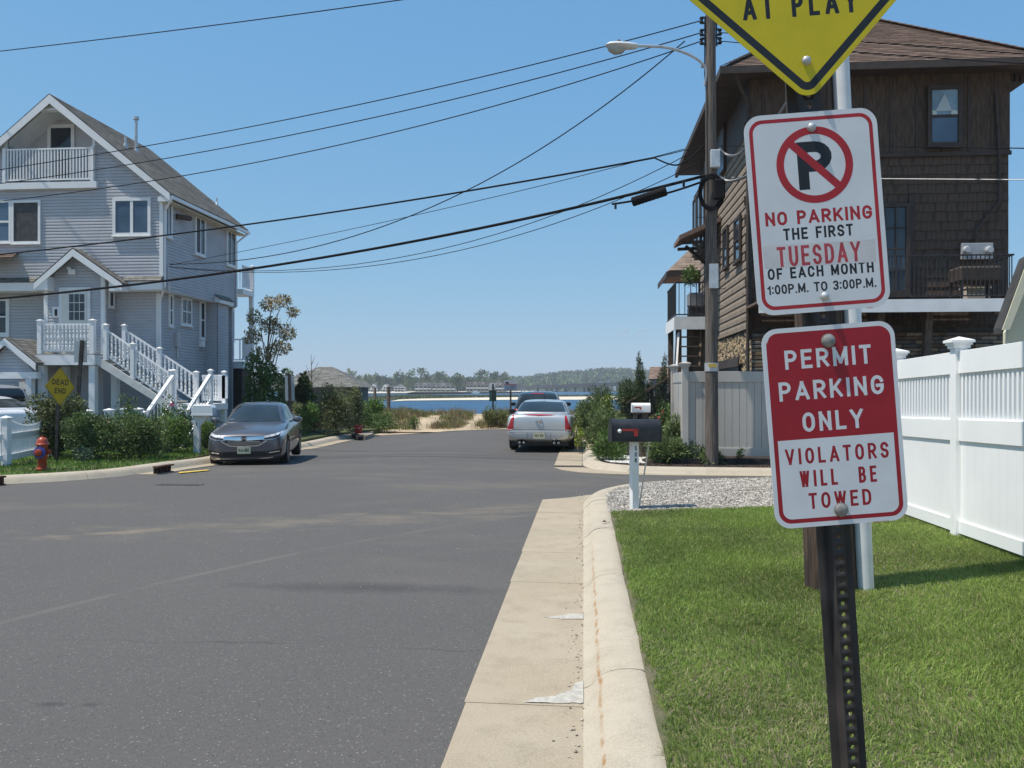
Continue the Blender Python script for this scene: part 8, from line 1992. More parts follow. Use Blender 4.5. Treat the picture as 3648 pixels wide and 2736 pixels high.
# ------------------------------------------------------------------ cars
def subdiv(me, levels=2):
    o = bpy.data.objects.new('tmp', me); COL.objects.link(o)
    m = o.modifiers.new('s', 'SUBSURF'); m.levels = levels; m.render_levels = levels
    dg = bpy.context.evaluated_depsgraph_get(); n = bpy.data.meshes.new_from_object(o.evaluated_get(dg))
    bpy.data.objects.remove(o); return n
def cut(me, cutters):
    o = bpy.data.objects.new('tmp', me); COL.objects.link(o); cs = []
    for c in cutters:
        co = bpy.data.objects.new('cut', c); COL.objects.link(co); cs.append(co)
        m = o.modifiers.new('b', 'BOOLEAN'); m.operation = 'DIFFERENCE'; m.object = co; m.solver = 'EXACT'
    dg = bpy.context.evaluated_depsgraph_get(); n = bpy.data.meshes.new_from_object(o.evaluated_get(dg))
    for c in cs: bpy.data.objects.remove(c)
    bpy.data.objects.remove(o); return n
def loft(name, secs, mat, levels=2):
    """secs: list of (y, half section [(x, z) ...] from centre bottom to centre top)"""
    k = len(secs[0][1]); full = []
    for y, hs in secs:
        ring = [(x, y, z) for x, z in hs] + [(-x, y, z) for x, z in hs[::-1] if x > 1e-6]
        full.append(ring)
    n = len(full[0]); vs = [p for r in full for p in r]; fs = []
    for i in range(len(full) - 1):
        for j in range(n): fs.append((i * n + j, i * n + (j + 1) % n, (i + 1) * n + (j + 1) % n, (i + 1) * n + j))
    fs.append(tuple(range(n))); fs.append(tuple((len(full) - 1) * n + j for j in range(n)))
    mb = MB(); mb.add(vs, fs); me = mb.mesh(name, mat)
    me = subdiv(me, levels); me.materials.clear(); me.materials.append(mat)
    me.polygons.foreach_set('use_smooth', [True] * len(me.polygons))
    return me
def body_secs(st):
    out = []
    for (y, w, zb, zbelt, zt, cr) in st:
        out.append((y, [(0, zb), (w * 0.80, zb), (w * 0.97, zb + 0.07), (w, zb + (zbelt - zb) * 0.45), (w * 0.985, zbelt - 0.06), (w * 0.93, zbelt + (zt - zbelt) * 0.5), (w * 0.72, zt), (0, zt + cr)]))
    return out
def cabin_secs(st):
    return [(y, [(0, zb), (wb, zb), (wb, zb + 0.05), (wr + (wb - wr) * 0.42, zb + (zr - zb) * 0.55), (wr + 0.03, zr - 0.07), (wr - 0.12, zr - 0.012), (0, zr)]) for (y, wb, zb, wr, zr) in st]
def bvh_of(me):
    me.calc_loop_triangles(); return BVHTree.FromPolygons([v.co.copy() for v in me.vertices], [tuple(t.vertices) for t in me.loop_triangles])
def conform(name, bvh, top, bot, axis, mat, parent, off=0.006, n=16, m=5, sign=1):
    """sheet pressed onto the bodywork. top/bot: polylines in the plane across the axis; sign: side the rays come from"""
    def lerp(poly, t):
        s = t * (len(poly) - 1); i = min(int(s), len(poly) - 2); f = s - i
        return (poly[i][0] * (1 - f) + poly[i + 1][0] * f, poly[i][1] * (1 - f) + poly[i + 1][1] * f)
    V, ok = [], []
    for j in range(m + 1):
        for i in range(n + 1):
            a_, b_ = lerp(top, i / n), lerp(bot, i / n); f = j / m; p, q = a_[0] * (1 - f) + b_[0] * f, a_[1] * (1 - f) + b_[1] * f
            if axis == 'y': o, d = Vector((p, 6 * sign, q)), Vector((0, -sign, 0))
            elif axis == 'x': o, d = Vector((6 * sign, p, q)), Vector((-sign, 0, 0))
            else: o, d = Vector((p, q, 6)), Vector((0, 0, -1))
            h = bvh.ray_cast(o, d)
            if h[0] is None: V.append((0, 0, 0)); ok.append(False)
            else:
                nn = h[1]
                if nn.dot(d) > 0: nn = -nn
                V.append(tuple(h[0] + nn * off)); ok.append(True)
    F = []
    for j in range(m):
        for i in range(n):
            a_ = j * (n + 1) + i; q = (a_, a_ + 1, a_ + n + 2, a_ + n + 1)
            if all(ok[k] for k in q): F.append(q)
    if not F: return None
    mb = MB(); mb.add(V, F); me = bpy.data.meshes.new(name)
    me.from_pydata(V, [], F); bm = bmesh.new(); bm.from_mesh(me)
    bmesh.ops.delete(bm, geom=[v for v in bm.verts if not v.link_faces], context='VERTS'); bm.to_mesh(me); bm.free()
    me.polygons.foreach_set('use_smooth', [True] * len(me.polygons)); me.materials.append(mat)
    return link(name, me, parent, local=True)
def wheel(parent, x, y, r, side, rim=ALLOY, w=0.21, spokes=10):
    mb = MB(); hw = w / 2
    prof = [(r * 0.66, -hw), (r * 0.93, -hw), (r * 0.99, -hw * 0.7), (r, -hw * 0.3), (r, hw * 0.3), (r * 0.99, hw * 0.7), (r * 0.93, hw), (r * 0.66, hw)]
    mb.lathe(prof, (x, y, r), 28, 'x'); wh = mb.build('wheel', RUBBER, parent, smooth=True, local=True)
    rm = MB(); xo = x + side * (hw - 0.02)
    rm.lathe([(r * 0.67, -0.03), (r * 0.67, 0.03), (r * 0.60, 0.02), (r * 0.60, -0.03)], (xo, y, r), 28, 'x')
    for k in range(spokes):
        t = 2 * math.pi * k / spokes; c = Vector((xo, y, r)); e = c + Vector((0, math.cos(t), math.sin(t))) * r * 0.63
        rm.beam(c + Vector((0, math.cos(t), math.sin(t))) * r * 0.12, e, 0.035, 0.03, (1, 0, 0))
    rm.lathe([(r * 0.17, -0.03), (r * 0.17, 0.028), (r * 0.1, 0.034)], (xo, y, r), 12, 'x'); rm.build('rim', rim, wh, local=True)
    mb = MB(); mb.lathe([(r * 0.62, -0.04), (r * 0.62, -0.03)], (xo - side * 0.01, y, r), 20, 'x'); mb.build('brake_shadow', RAILB, wh, local=True)
    return wh
def cyl_mesh(x0, x1, y, z, r):
    mb = MB(); mb.lathe([(r, x0), (r, x1)], (0, y, z), 30, 'x'); return mb.mesh('c', RUBBER)
def plate(parent, y, z, txt, sgn, w=0.305, h=0.155, tilt=0):
    mb = MB(); mb.box(-w / 2, w / 2, min(y, y + sgn * 0.012), max(y, y + sgn * 0.012), z - h / 2, z + h / 2); o = mb.build('number_plate', PLATE, parent, local=True)
    me = text_mesh(txt, w * 0.8, h * 0.5, INK, bold=0.15); q = link('lettering', me, o, local=True); q.location = (0, y + sgn * 0.0125, z - h * 0.25)
    if sgn > 0: q.rotation_euler = (0, 0, math.pi)
    return o
def mirror_(parent, x, y, z, mat, s_, face=None):
    c = Vector((x, y, z)); rings = []
    for dy, k in ((0.07, 0.45), (0.04, 0.9), (-0.03, 1.0), (-0.07, 0.95)):
        rings.append([c + Vector((0.12 * k * math.cos(t) * (1 if True else 0), dy, 0.075 * k * math.sin(t))) for t in np.linspace(0, 2 * math.pi, 13)[:-1]])
    mb = MB(); mb.add(*skin_rings(rings)); mb.beam(c + Vector((-s_ * 0.1, 0.02, -0.03)), c + Vector((-s_ * 0.2, 0.04, -0.06)), 0.05, 0.04); o = mb.build('wing_mirror', mat, parent, smooth=True, local=True)
    mb = MB(); mb.lathe([(0.066, -0.071), (0.066, -0.073)], (0, 0, 0), 14, 'y'); g_ = mb.build('mirror_glass', face or CARGLASS, o, local=True); g_.location = c; g_.scale = (1.55, 1, 0.95)
def car_paint(name, col, rough=0.3, metal=0.6): return M(name, col, rough, metal=metal, var=0.05, scale=2, coat=0.8, spec=0.5)

# ---- grey sedan seen from its front, left
GP = car_paint('gunmetal_paint', (0.115, 0.112, 0.125), 0.32, 0.55)
A = thing('sedan', 'dark grey sedan parked facing the camera beside the white mailbox', 'car', group='parked cars')
st = [(2.44, .56, .32, .60, .70, .01), (2.41, .76, .22, .66, .765, .015), (2.26, .87, .17, .72, .835, .02), (1.9, .915, .17, .77, .90, .03), (1.4, .92, .17, .83, .96, .03), (0.85, .925, .17, .88, 1.0, .02),
      (0.0, .925, .17, .90, 1.0, .01), (-1.0, .925, .17, .93, 1.02, .01), (-1.7, .92, .18, .95, 1.05, .01), (-2.2, .87, .22, .95, 1.06, .01), (-2.40, .78, .30, .88, 1.02, .0), (-2.44, .6, .4, .8, .95, .0)]
me = loft('body', body_secs(st), GP); WR = 0.335
me = cut(me, [cyl_mesh(s_ * 0.62, s_ * 1.2, y, WR, 0.385) for s_ in (-1, 1) for y in (1.50, -1.276)]); me.polygons.foreach_set('use_smooth', [True] * len(me.polygons))
try: me.set_sharp_from_angle(angle=RD(40))
except Exception: pass
AB = link('body', me, A, local=True); bb = bvh_of(me)
mc = loft('cabin', cabin_secs([(1.05, .74, .90, .70, .955), (.62, .79, .90, .66, 1.17), (.18, .80, .90, .60, 1.385), (-.3, .80, .90, .585, 1.462), (-.85, .80, .92, .58, 1.44), (-1.2, .79, .95, .58, 1.365), (-1.6, .77, .98, .60, 1.21), (-1.95, .73, 1.0, .62, 1.06)]), GP)
AC = link('cabin', mc, A, local=True); cb = bvh_of(mc)
conform('windscreen', cb, [(-.50, 1.36), (0, 1.385), (.50, 1.36)], [(-.655, 1.005), (0, 1.0), (.655, 1.005)], 'y', CARGLASS, AC, 0.006, 20, 8)
for s_ in (-1, 1):
    conform('front_window', cb, [(.42, 1.20), (.1, 1.335), (-.28, 1.385)], [(.55, 1.03), (.1, 1.02), (-.28, 1.02)], 'x', CARGLASS, AC, 0.006, 12, 5, s_)
    conform('rear_window', cb, [(-.36, 1.39), (-.8, 1.36), (-1.25, 1.25)], [(-.36, 1.02), (-.8, 1.03), (-1.3, 1.08)], 'x', CARGLASS, AC, 0.006, 12, 5, s_)
HL = M('headlamp_glass', (0.58, 0.59, 0.62), 0.1, var=0.5, scale=9, coat=1.0, metal=0.0)
for s_ in (-1, 1):
    h = conform('headlight', bb, [(s_ * .44, .735), (s_ * .66, .775), (s_ * .875, .835)], [(s_ * .44, .655), (s_ * .66, .665), (s_ * .885, .735)], 'y', HL, AB, 0.008, 14, 4)
    if h: conform('lamp_bezel', bb, [(s_ * .47, .700), (s_ * .66, .725), (s_ * .80, .765)], [(s_ * .47, .670), (s_ * .66, .680), (s_ * .80, .715)], 'y', INK, h, 0.012, 10, 2)
    f = conform('fog_pod', bb, [(s_ * .52, .40), (s_ * .70, .43), (s_ * .85, .45)], [(s_ * .55, .30), (s_ * .70, .31), (s_ * .83, .34)], 'y', INK, AB, 0.005, 10, 3)
    if f: conform('fog_bar', bb, [(s_ * .57, .382), (s_ * .80, .412)], [(s_ * .57, .358), (s_ * .80, .386)], 'y', CHROME, f, 0.012, 8, 2)
conform('grille', bb, [(-.47, .665), (-.2, .65), (0, .645), (.2, .65), (.47, .665)], [(-.33, .555), (-.2, .545), (0, .54), (.2, .545), (.33, .555)], 'y', INK, AB, 0.004, 16, 4)
conform('grille_bar', bb, [(-.46, .735), (-.2, .728), (0, .725), (.2, .728), (.46, .735)], [(-.46, .672), (-.2, .655), (0, .648), (.2, .655), (.46, .672)], 'y', CHROME, AB, 0.016, 18, 3)
conform('grille_lip', bb, [(-.52, .655), (-.34, .55), (0, .535), (.34, .55), (.52, .655)], [(-.52, .625), (-.34, .523), (0, .506), (.34, .523), (.52, .625)], 'y', CHROME, AB, 0.014, 22, 2)
for z_ in (.63, .60, .575): conform('grille_slat', bb, [(-.38, z_ + .004), (0, z_ - .006), (.38, z_ + .004)], [(-.38, z_ - .004), (0, z_ - .014), (.38, z_ - .004)], 'y', CHROME, AB, 0.01, 14, 1)
conform('lower_intake', bb, [(-.50, .40), (0, .41), (.50, .40)], [(-.56, .285), (0, .275), (.56, .285)], 'y', INK, AB, 0.004, 16, 4)
conform('chin_trim', bb, [(-.66, .275), (-.3, .255), (0, .25), (.3, .255), (.66, .275)], [(-.66, .25), (-.3, .225), (0, .22), (.3, .225), (.66, .25)], 'y', CHROME, AB, 0.012, 18, 2)
yb_ = bb.ray_cast(Vector((0, 6, .44)), Vector((0, -1, 0)))[0].y; plate(A, yb_ + 0.012, .435, 'V44-GRC', 1)
yb_ = bb.ray_cast(Vector((0, 6, .69)), Vector((0, -1, 0)))[0].y + 0.022
mb = MB(); mb.box(-.05, -.03, yb_, yb_ + .012, .65, .735); mb.box(.03, .05, yb_, yb_ + .012, .65, .735); mb.box(-.03, .03, yb_ + .001, yb_ + .011, .683, .702); mb.build('badge', CHROME, A, local=True)
mb = MB(); mb.box(-.06, .06, yb_ - 0.004, yb_ - 0.001, .64, .745); mb.build('badge_field', INK, A, local=True)
for s_ in (-1, 1):
    mirror_(A, s_ * 1.03, .52, 1.03, GP, s_)
    for y in (1.50, -1.276): wheel(A, s_ * 0.80, y, WR, s_, ALLOY, 0.22)
    conform('door_seam', bb, [(.62, .98), (.62, .30)], [(.632, .98), (.632, .30)], 'x', INK, AB, 0.003, 6, 1, s_); conform('door_seam', bb, [(-.30, 1.0), (-.30, .30)], [(-.312, 1.0), (-.312, .30)], 'x', INK, AB, 0.003, 6, 1, s_)
    conform('door_handle', bb, [(-.02, .86), (-.22, .865)], [(-.02, .835), (-.22, .84)], 'x', CHROME, AB, 0.018, 6, 1, s_)
    conform('sill_trim', bb, [(1.05, .30), (-.85, .30)], [(1.05, .27), (-.85, .27)], 'x', CHROME, AB, 0.006, 16, 1, s_)
for (x, z_, w_) in ((.34, 1.2, .2), (-.34, 1.2, .2)):
    mb = MB(); mb.box(x - .12, x + .12, -.1, .0, 1.0, 1.22); mb.build('seat_back', RAILB, A, local=True)
mb = MB(); mb.box(.50, .60, .80, .803, 1.035, 1.075); mb.build('windscreen_sticker', WHITEP, A, local=True)
mb = MB(); mb.box(-.75, .75, -2.1, 2.1, .16, .3); mb.build('underbody', RAILB, A, local=True)
pf = at(880, 1640, 22.4)
A.location = (at(926, 1640, 22.7).x, at(926, 1640, 22.7).y, -0.12); A.rotation_euler = (RD(-0.8), RD(0.6), math.pi + YAW + RD(8.0)); A.scale = (1, 1, 1.06)

# ---- silver sedan seen from behind
SP = car_paint('silver_paint', (0.60, 0.595, 0.58), 0.3, 0.5)
B = thing('sedan', 'silver sedan parked by the juniper bed, seen from behind', 'car', group='parked cars')
st = [(2.63, .5, .36, .6, .66, .01), (2.55, .80, .26, .66, .76, .01), (2.2, .91, .2, .74, .88, .02), (1.5, .945, .19, .84, .95, .02), (.9, .95, .19, .9, 1.0, .01), (-.5, .95, .19, .94, 1.02, .01), (-1.4, .945, .2, .97, 1.05, .01), (-2.0, .93, .22, .99, 1.075, .012),
      (-2.42, .915, .28, .99, 1.08, .012), (-2.56, .90, .33, .96, 1.055, .008), (-2.63, .86, .36, .86, .98, .004), (-2.645, .80, .42, .74, .86, .0)]
me = loft('body', body_secs(st), SP); me = cut(me, [cyl_mesh(s_ * 0.64, s_ * 1.2, y, .345, 0.39) for s_ in (-1, 1) for y in (1.62, -1.31)]); me.polygons.foreach_set('use_smooth', [True] * len(me.polygons))
try: me.set_sharp_from_angle(angle=RD(40))
except Exception: pass
BB = link('body', me, B, local=True); bb = bvh_of(me)
mc = loft('cabin', cabin_secs([(1.15, .76, .9, .7, .97), (.7, .80, .9, .66, 1.2), (.3, .82, .9, .62, 1.39), (-.2, .82, .92, .61, 1.465), (-.9, .82, .94, .605, 1.45), (-1.3, .815, .96, .60, 1.40), (-1.65, .80, 1.0, .61, 1.25), (-1.98, .77, 1.03, .65, 1.085)]), SP)
BC = link('cabin', mc, B, local=True); cb = bvh_of(mc)
conform('rear_screen', cb, [(-.565, 1.375), (0, 1.395), (.565, 1.375)], [(-.69, 1.115), (0, 1.11), (.69, 1.115)], 'y', CARGLASS, BC, 0.006, 20, 8, -1)
for s_ in (-1, 1):
    conform('side_window', cb, [(.45, 1.22), (.1, 1.37), (-.5, 1.40)], [(.6, 1.04), (.1, 1.03), (-.5, 1.04)], 'x', CARGLASS, BC, 0.006, 12, 5, s_)
    conform('side_window', cb, [(-.6, 1.40), (-1.0, 1.38), (-1.35, 1.27)], [(-.6, 1.05), (-1.0, 1.06), (-1.4, 1.10)], 'x', CARGLASS, BC, 0.006, 10, 5, s_)
    tl_ = conform('tail_light', bb, [(s_ * .70, 1.035), (s_ * .745, 1.02)], [(s_ * .715, .60), (s_ * .90, .595)], 'y', REDL, BB, 0.012, 6, 12, -1)
    if tl_: conform('reversing_lens', bb, [(s_ * .725, .645), (s_ * .875, .645)], [(s_ * .725, .62), (s_ * .875, .62)], 'y', M('clear_lens', (0.55, 0.5, 0.5), 0.15, var=0.1, coat=0.6), tl_, 0.016, 6, 2, -1)
    ex = conform('exhaust_recess', bb, [(s_ * .36, .345), (s_ * .48, .38), (s_ * .60, .345)], [(s_ * .34, .24), (s_ * .48, .22), (s_ * .62, .24)], 'y', INK, BB, 0.004, 10, 4, -1)
    for k in (-.06, .06):
        mb = MB(); mb.lathe([(.035, -2.60), (.035, -2.66), (.028, -2.66), (.028, -2.60)], (s_ * .48 + k, 0, .285), 12, 'y'); mb.build('tailpipe', CHROME, B, local=True)
    mirror_(B, s_ * 1.06, .62, 1.05, SP if s_ > 0 else BLACKP, s_, CHROME if s_ > 0 else INK)
    for y in (1.62, -1.31): wheel(B, s_ * 0.815, y, .345, s_, ALLOY, 0.235)
conform('brake_strip', bb, [(-.47, 1.045), (0, 1.05), (.47, 1.045)], [(-.30, 1.03), (0, 1.02), (.30, 1.03)], 'y', REDL, BB, 0.016, 16, 2, -1)
conform('chrome_strip', bb, [(-.86, .605), (0, .62), (.86, .605)], [(-.86, .565), (0, .575), (.86, .565)], 'y', M('bright_trim', (0.72, 0.73, 0.75), 0.2, metal=0.35, var=0.03), BB, 0.016, 24, 2, -1)
conform('boot_seam', bb, [(-.70, .64), (0, .645), (.70, .64)], [(-.70, .632), (0, .637), (.70, .632)], 'y', INK, BB, 0.004, 16, 1, -1)
conform('plate_recess', bb, [(-.33, .555), (.33, .555)], [(-.30, .39), (.30, .39)], 'y', SP, BB, -0.004, 10, 3, -1)
for s_ in (-1, 1): conform('plate_lamp', bb, [(s_ * .17, .56), (s_ * .33, .56)], [(s_ * .17, .545), (s_ * .33, .545)], 'y', WHITEP, BB, 0.008, 4, 1, -1); conform('recess_seam', bb, [(s_ * .34, .555), (s_ * .31, .385)], [(s_ * .332, .555), (s_ * .302, .385)], 'y', INK, BB, 0.005, 4, 1, -1)
yb_ = bb.ray_cast(Vector((0, -6, .48)), Vector((0, 1, 0)))[0].y; o = plate(B, yb_ - 0.02, .475, 'VAZ-92E', -1); mb = MB(); mb.box(-.175, .175, yb_ - .019, yb_ - .005, .385, .565); mb.build('plate_frame', CHROME, B, local=True)
# wreath-and-shield badge
yb_ = bb.ray_cast(Vector((0, -6, .84)), Vector((0, 1, 0)))[0].y - 0.012
bd = MB(); bd.tube([(.085 * math.cos(t), yb_, .84 + .095 * math.sin(t)) for t in np.linspace(RD(120), RD(420), 25)], 0.014, 6); BDG = bd.build('badge_wreath', CHROME, B, local=True)
mb = MB(); mb.prism([(-.045, yb_, .875), (.045, yb_, .875), (.045, yb_, .83), (0, yb_, .785), (-.045, yb_, .83)], (0, .006, 0)); mb.build('badge_shield', CHROME, BDG, local=True)
mb = MB(); mb.box(.0, .04, yb_ - .003, yb_ - .0005, .835, .87); mb.build('badge_enamel', REDL, BDG, local=True)
conform('model_script', bb, [(-.66, .70), (-.50, .70)], [(-.66, .67), (-.50, .67)], 'y', CHROME, BB, 0.010, 6, 1, -1)
mb = MB(); mb.lathe([(.03, 0), (.02, .03), (.004, .10)], (.03, -1.0, 1.455), 8); mb.build('aerial', BLACKP, B, local=True)
mb = MB(); mb.box(-.8, .8, -2.3, 2.2, .18, .32); mb.build('underbody', RAILB, B, local=True)
c = at(1926, 1610, 23.6); B.location = (c.x, c.y + 2.62, 0.0); B.rotation_euler = (0, RD(0.5), RD(-1.0))

# ---- dark sport utility in front of it
DP_ = car_paint('dark_blue_grey_paint', (0.045, 0.055, 0.065), 0.3, 0.5)
C = thing('sport_utility', 'dark sport utility parked ahead of the silver sedan', 'car', group='parked cars')
st = [(2.35, .6, .4, .75, .85, .01), (2.2, .86, .3, .85, 1.0, .02), (1.5, .93, .26, .95, 1.07, .02), (.7, .94, .26, 1.0, 1.1, .01), (-1.0, .94, .26, 1.04, 1.12, .01), (-2.0, .93, .3, 1.05, 1.13, .01), (-2.3, .90, .36, 1.04, 1.12, .0), (-2.36, .82, .45, .95, 1.0, .0)]
me = loft('body', body_secs(st), DP_); me = cut(me, [cyl_mesh(s_ * 0.64, s_ * 1.2, y, .37, 0.42) for s_ in (-1, 1) for y in (1.4, -1.35)]); CB = link('body', me, C, local=True)
mc = loft('cabin', cabin_secs([(1.2, .78, 1.0, .72, 1.1), (.7, .84, 1.0, .68, 1.42), (.3, .86, 1.0, .66, 1.60), (-.4, .86, 1.0, .655, 1.69), (-1.5, .86, 1.0, .65, 1.69), (-2.05, .85, 1.0, .645, 1.655), (-2.25, .84, 1.0, .66, 1.42), (-2.34, .83, 1.02, .72, 1.15)]), DP_)
CC = link('cabin', mc, C, local=True); cb = bvh_of(mc); bb = bvh_of(me)
conform('rear_screen', cb, [(-.60, 1.56), (0, 1.575), (.60, 1.56)], [(-.70, 1.2), (0, 1.19), (.70, 1.2)], 'y', CARGLASS, CC, 0.006, 14, 6, -1)
conform('brake_light', cb, [(-.22, 1.605), (.22, 1.605)], [(-.22, 1.58), (.22, 1.58)], 'y', REDL, CC, 0.012, 8, 1, -1)
for s_ in (-1, 1):
    conform('side_window', cb, [(.45, 1.45), (-.3, 1.60), (-1.0, 1.6)], [(.7, 1.16), (-.3, 1.16), (-1.0, 1.16)], 'x', CARGLASS, CC, 0.006, 12, 5, s_); conform('side_window', cb, [(-1.1, 1.6), (-1.9, 1.56)], [(-1.1, 1.16), (-2.0, 1.18)], 'x', CARGLASS, CC, 0.006, 10, 5, s_)
    conform('tail_light', bb, [(s_ * .70, 1.08), (s_ * .90, 1.06)], [(s_ * .72, .82), (s_ * .90, .82)], 'y', REDL, CB, 0.012, 6, 5, -1)
    mb = MB(); mb.tube([(s_ * .60, .2, 1.66), (s_ * .60, .1, 1.72), (s_ * .60, -1.7, 1.73), (s_ * .60, -1.85, 1.66)], 0.016, 6); mb.build('roof_rail', CHROME, C, local=True)
    mirror_(C, s_ * 1.07, .75, 1.17, BLACKP, s_, INK)
    for y in (1.4, -1.35): wheel(C, s_ * 0.80, y, .37, s_, ALLOY, 0.24)
mb = MB(); mb.lathe([(.03, 0), (.008, .03), (.006, .16)], (0.0, -1.9, 1.665), 8); mb.build('aerial', BLACKP, C, local=True)
mb = MB(); mb.box(-.8, .8, -2.1, 2.1, .22, .38); mb.build('underbody', RAILB, C, local=True)
c = at(1912, 1560, 30.4); C.location = (c.x, c.y + 2.36, 0.0); C.rotation_euler = (0, 0, RD(0.5))

# ---- white saloon and silver pickup standing in the left driveway
WP_ = car_paint('white_car_paint', (0.72, 0.73, 0.75), 0.25, 0.0)
D_ = thing('sedan', 'white car tail showing at the left edge behind the picket fence', 'car', group='cars in the left driveway')
st = [(2.3, .6, .35, .6, .68, .01), (2.1, .84, .22, .7, .8, .02), (1.3, .9, .19, .82, .93, .02), (.7, .905, .19, .88, .98, .01), (-1.0, .905, .19, .94, 1.03, .01), (-1.8, .895, .2, .98, 1.07, .01), (-2.15, .86, .25, .98, 1.07, .01), (-2.3, .76, .32, .92, 1.0, .0), (-2.34, .6, .42, .8, .9, .0)]
me = loft('body', body_secs(st), WP_); DB = link('body', me, D_, local=True); bb = bvh_of(me)
mc = loft('cabin', cabin_secs([(1.0, .74, .9, .7, .97), (.55, .79, .9, .64, 1.2), (.1, .80, .9, .6, 1.38), (-.4, .80, .92, .59, 1.44), (-1.0, .79, .95, .585, 1.40), (-1.5, .77, 1.0, .59, 1.24), (-1.85, .74, 1.03, .62, 1.09)]), WP_)
DC = link('cabin', mc, D_, local=True); cb = bvh_of(mc)
conform('rear_screen', cb, [(-.53, 1.33), (.53, 1.33)], [(-.66, 1.10), (.66, 1.10)], 'y', CARGLASS, DC, 0.006, 12, 6, -1)
for s_ in (-1, 1):
    conform('side_window', cb, [(.35, 1.2), (-.3, 1.37), (-1.1, 1.3)], [(.5, 1.03), (-.3, 1.03), (-1.2, 1.08)], 'x', CARGLASS, DC, 0.006, 12, 5, s_)
    conform('tail_light', bb, [(s_ * .52, .90), (s_ * .86, .96)], [(s_ * .52, .80), (s_ * .87, .79)], 'y', REDL, DB, 0.010, 8, 4, -1); conform('tail_light', bb, [(-2.22, .95), (-1.92, .97)], [(-2.22, .80), (-1.98, .87)], 'x', REDL, DB, 0.010, 8, 4, s_)
    for y in (1.35, -1.35): wheel(D_, s_ * 0.79, y, .33, s_)
c = at(78, 1550, 22.6); D_.rotation_euler = (0, 0, RD(62)); v_ = Matrix.Rotation(RD(62), 3, 'Z') @ Vector((0, -2.2, 0)); D_.location = (c.x - v_.x - 0.15, c.y - v_.y, 0.16)

E = thing('pickup_truck', 'silver pickup truck half hidden behind the holly shrub', 'car', group='cars in the left driveway')
PP = car_paint('silver_truck_paint', (0.50, 0.51, 0.53), 0.28, 0.55)
mb = MB()
prof = [(2.75, .55), (2.75, .95), (2.4, 1.06), (1.45, 1.12), (-2.75, 1.16), (-2.75, .55), (-2.1, .5), (-1.2, .5), (1.3, .5), (2.2, .5)]
mb.prism([(-.98, y, z) for y, z in prof], (1.96, 0, 0)); EB = mb.build('body', PP, E, local=True, bevel=0.06)
mc = loft('cab', cabin_secs([(1.55, .88, 1.0, .8, 1.14), (1.1, .92, 1.0, .76, 1.45), (.7, .93, 1.0, .74, 1.74), (.2, .93, 1.0, .735, 1.80), (-.9, .93, 1.0, .735, 1.78), (-1.12, .92, 1.0, .74, 1.68), (-1.2, .91, 1.02, .80, 1.2)]), PP); EC = link('cab', mc, E, local=True); cb = bvh_of(mc)
conform('rear_window', cb, [(-.66, 1.66), (.66, 1.66)], [(-.74, 1.26), (.74, 1.26)], 'y', CARGLASS, EC, 0.006, 12, 5, -1)
for s_ in (-1, 1):
    conform('side_window', cb, [(.85, 1.6), (-.05, 1.70)], [(1.05, 1.22), (-.05, 1.22)], 'x', CARGLASS, EC, 0.006, 10, 5, s_); conform('side_window', cb, [(-.15, 1.70), (-.95, 1.66)], [(-.15, 1.22), (-1.0, 1.22)], 'x', CARGLASS, EC, 0.006, 10, 5, s_)
    mb = MB(); mb.box(s_ * .98 - .09, s_ * .98 + .012, -2.765, -2.66, .78, 1.12); mb.build('tail_light', REDL, E, local=True)
    for y in (1.75, -1.75): wheel(E, s_ * 0.84, y, .39, s_, ALLOY, .26, 8)
    mb = MB(); mb.box(s_ * .97 - .005, s_ * .97 + .035, -2.6, -1.2, 1.12, 1.165); mb.build('bed_cap', BLACKP, E, local=True)
mb = MB(); mb.box(-.80, .80, -2.785, -2.752, .62, 1.14); tg = mb.build('tailgate', M('shaded_tailgate', (0.30, 0.31, 0.34), 0.4, metal=0.5, var=0.06), E, local=True, bevel=0.01); mb = MB(); mb.box(-.13, .13, -2.80, -2.786, .93, 1.03); mb.build('latch', BLACKP, tg, local=True)  # darker copy of the truck silver, the tailgate's shade put into the colour
mb = MB(); mb.box(-.95, .95, -2.92, -2.77, .46, .62); mb.build('bumper', CHROME, E, local=True, bevel=0.03)
c = at(225, 1500, 25.3); E.rotation_euler = (0, 0, RD(62)); v_ = Matrix.Rotation(RD(62), 3, 'Z') @ Vector((0.98, -2.75, 0)); E.location = (c.x - v_.x, c.y - v_.y, 0.12)

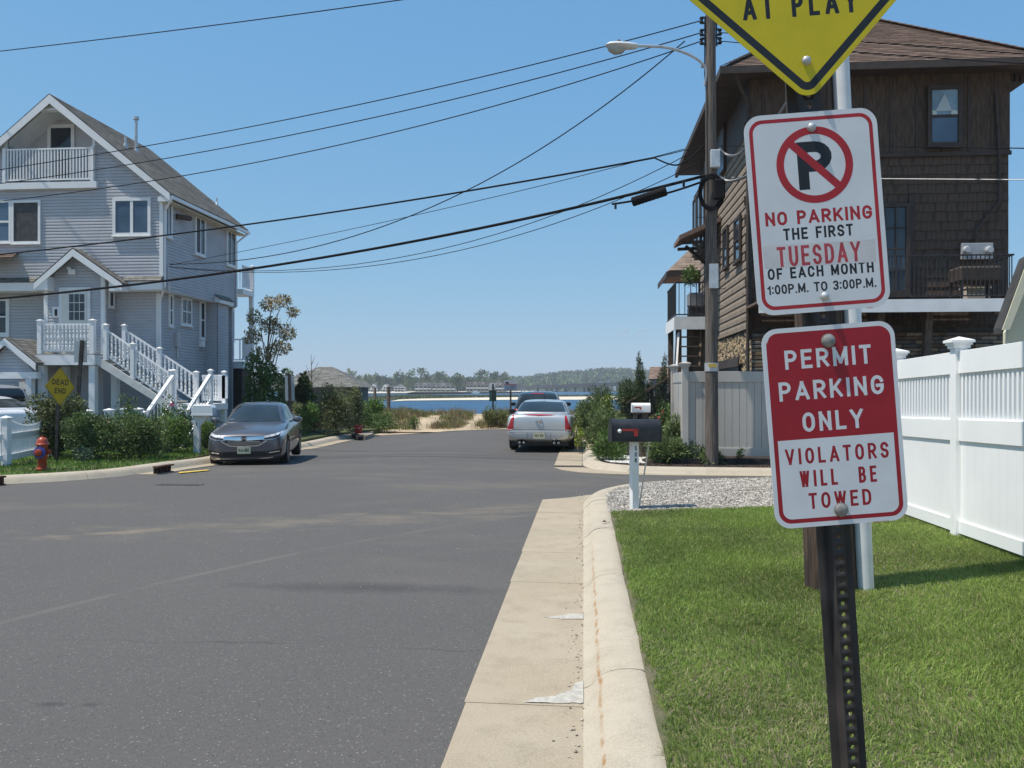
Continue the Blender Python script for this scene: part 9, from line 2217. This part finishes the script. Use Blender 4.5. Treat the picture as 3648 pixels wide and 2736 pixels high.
# ------------------------------------------------------------------ last small things
t = thing('brown_roof_cottage', 'distant brown roof seen between the two spire junipers', 'house', (at(2355, HV, 75).x, at(2355, HV, 75).y, -0.5))
a_, b_, c_, d_ = at(2312, 1350, 75), at(2440, 1350, 75), at(2425, 1306, 76.5), at(2316, 1307, 76.5)
mb = MB(); mb.prism([a_, b_, c_, d_], (0, 0.5, -0.1)); o = mb.build('roof', SHINGLE_B, t); roof_tabs(o, a_, b_, c_, d_, SHINGLE_B, 0.2, 0.5)
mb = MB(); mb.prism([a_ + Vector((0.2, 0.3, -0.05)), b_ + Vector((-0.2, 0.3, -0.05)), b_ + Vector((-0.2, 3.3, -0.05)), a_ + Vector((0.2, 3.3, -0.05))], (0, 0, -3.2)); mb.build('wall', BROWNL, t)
c = onZ(2151, 1862, 0.14); lf = thing('dead_leaf', 'curled brown dead leaf on the kerb by the lawn corner', 'leaf', tuple(c))
mb = MB(); mb.add([(c.x - .035, c.y - .02, c.z + .004), (c.x, c.y - .03, c.z + .026), (c.x + .04, c.y, c.z + .006), (c.x + .01, c.y + .03, c.z + .03), (c.x - .01, c.y + .01, c.z + .008)], [(0, 1, 4), (1, 2, 4), (2, 3, 4), (3, 0, 4)]); mb.build('blade', M('dead_leaf_brown', (0.10, 0.05, 0.03), 0.8, var=0.3), lf); mb = MB(); mb.tube([(c.x + .04, c.y, c.z + .006), (c.x + .07, c.y - .01, c.z + .004)], 0.003, 4); mb.build('stalk', BARK, lf)

# ------------------------------------------------------------------ the air over the bay: thin pale haze
hz = MB(); hz.box(-4200, 4200, -3200, 4200, -6, 72)
HM = bpy.data.materials.new('thin_haze'); HM.use_nodes = True; N, L = HM.node_tree.nodes, HM.node_tree.links
N.remove(N['Principled BSDF']); hv = N.new('ShaderNodeVolumePrincipled'); hv.inputs['Color'].default_value = (0.86, 0.92, 1.0, 1); hv.inputs['Density'].default_value = 0.00028
L.new(hv.outputs[0], N['Material Output'].inputs['Volume'])
ho = hz.build('haze', HM); ho['kind'] = 'stuff'; ho['label'] = 'thin pale haze over the bay and far shore'
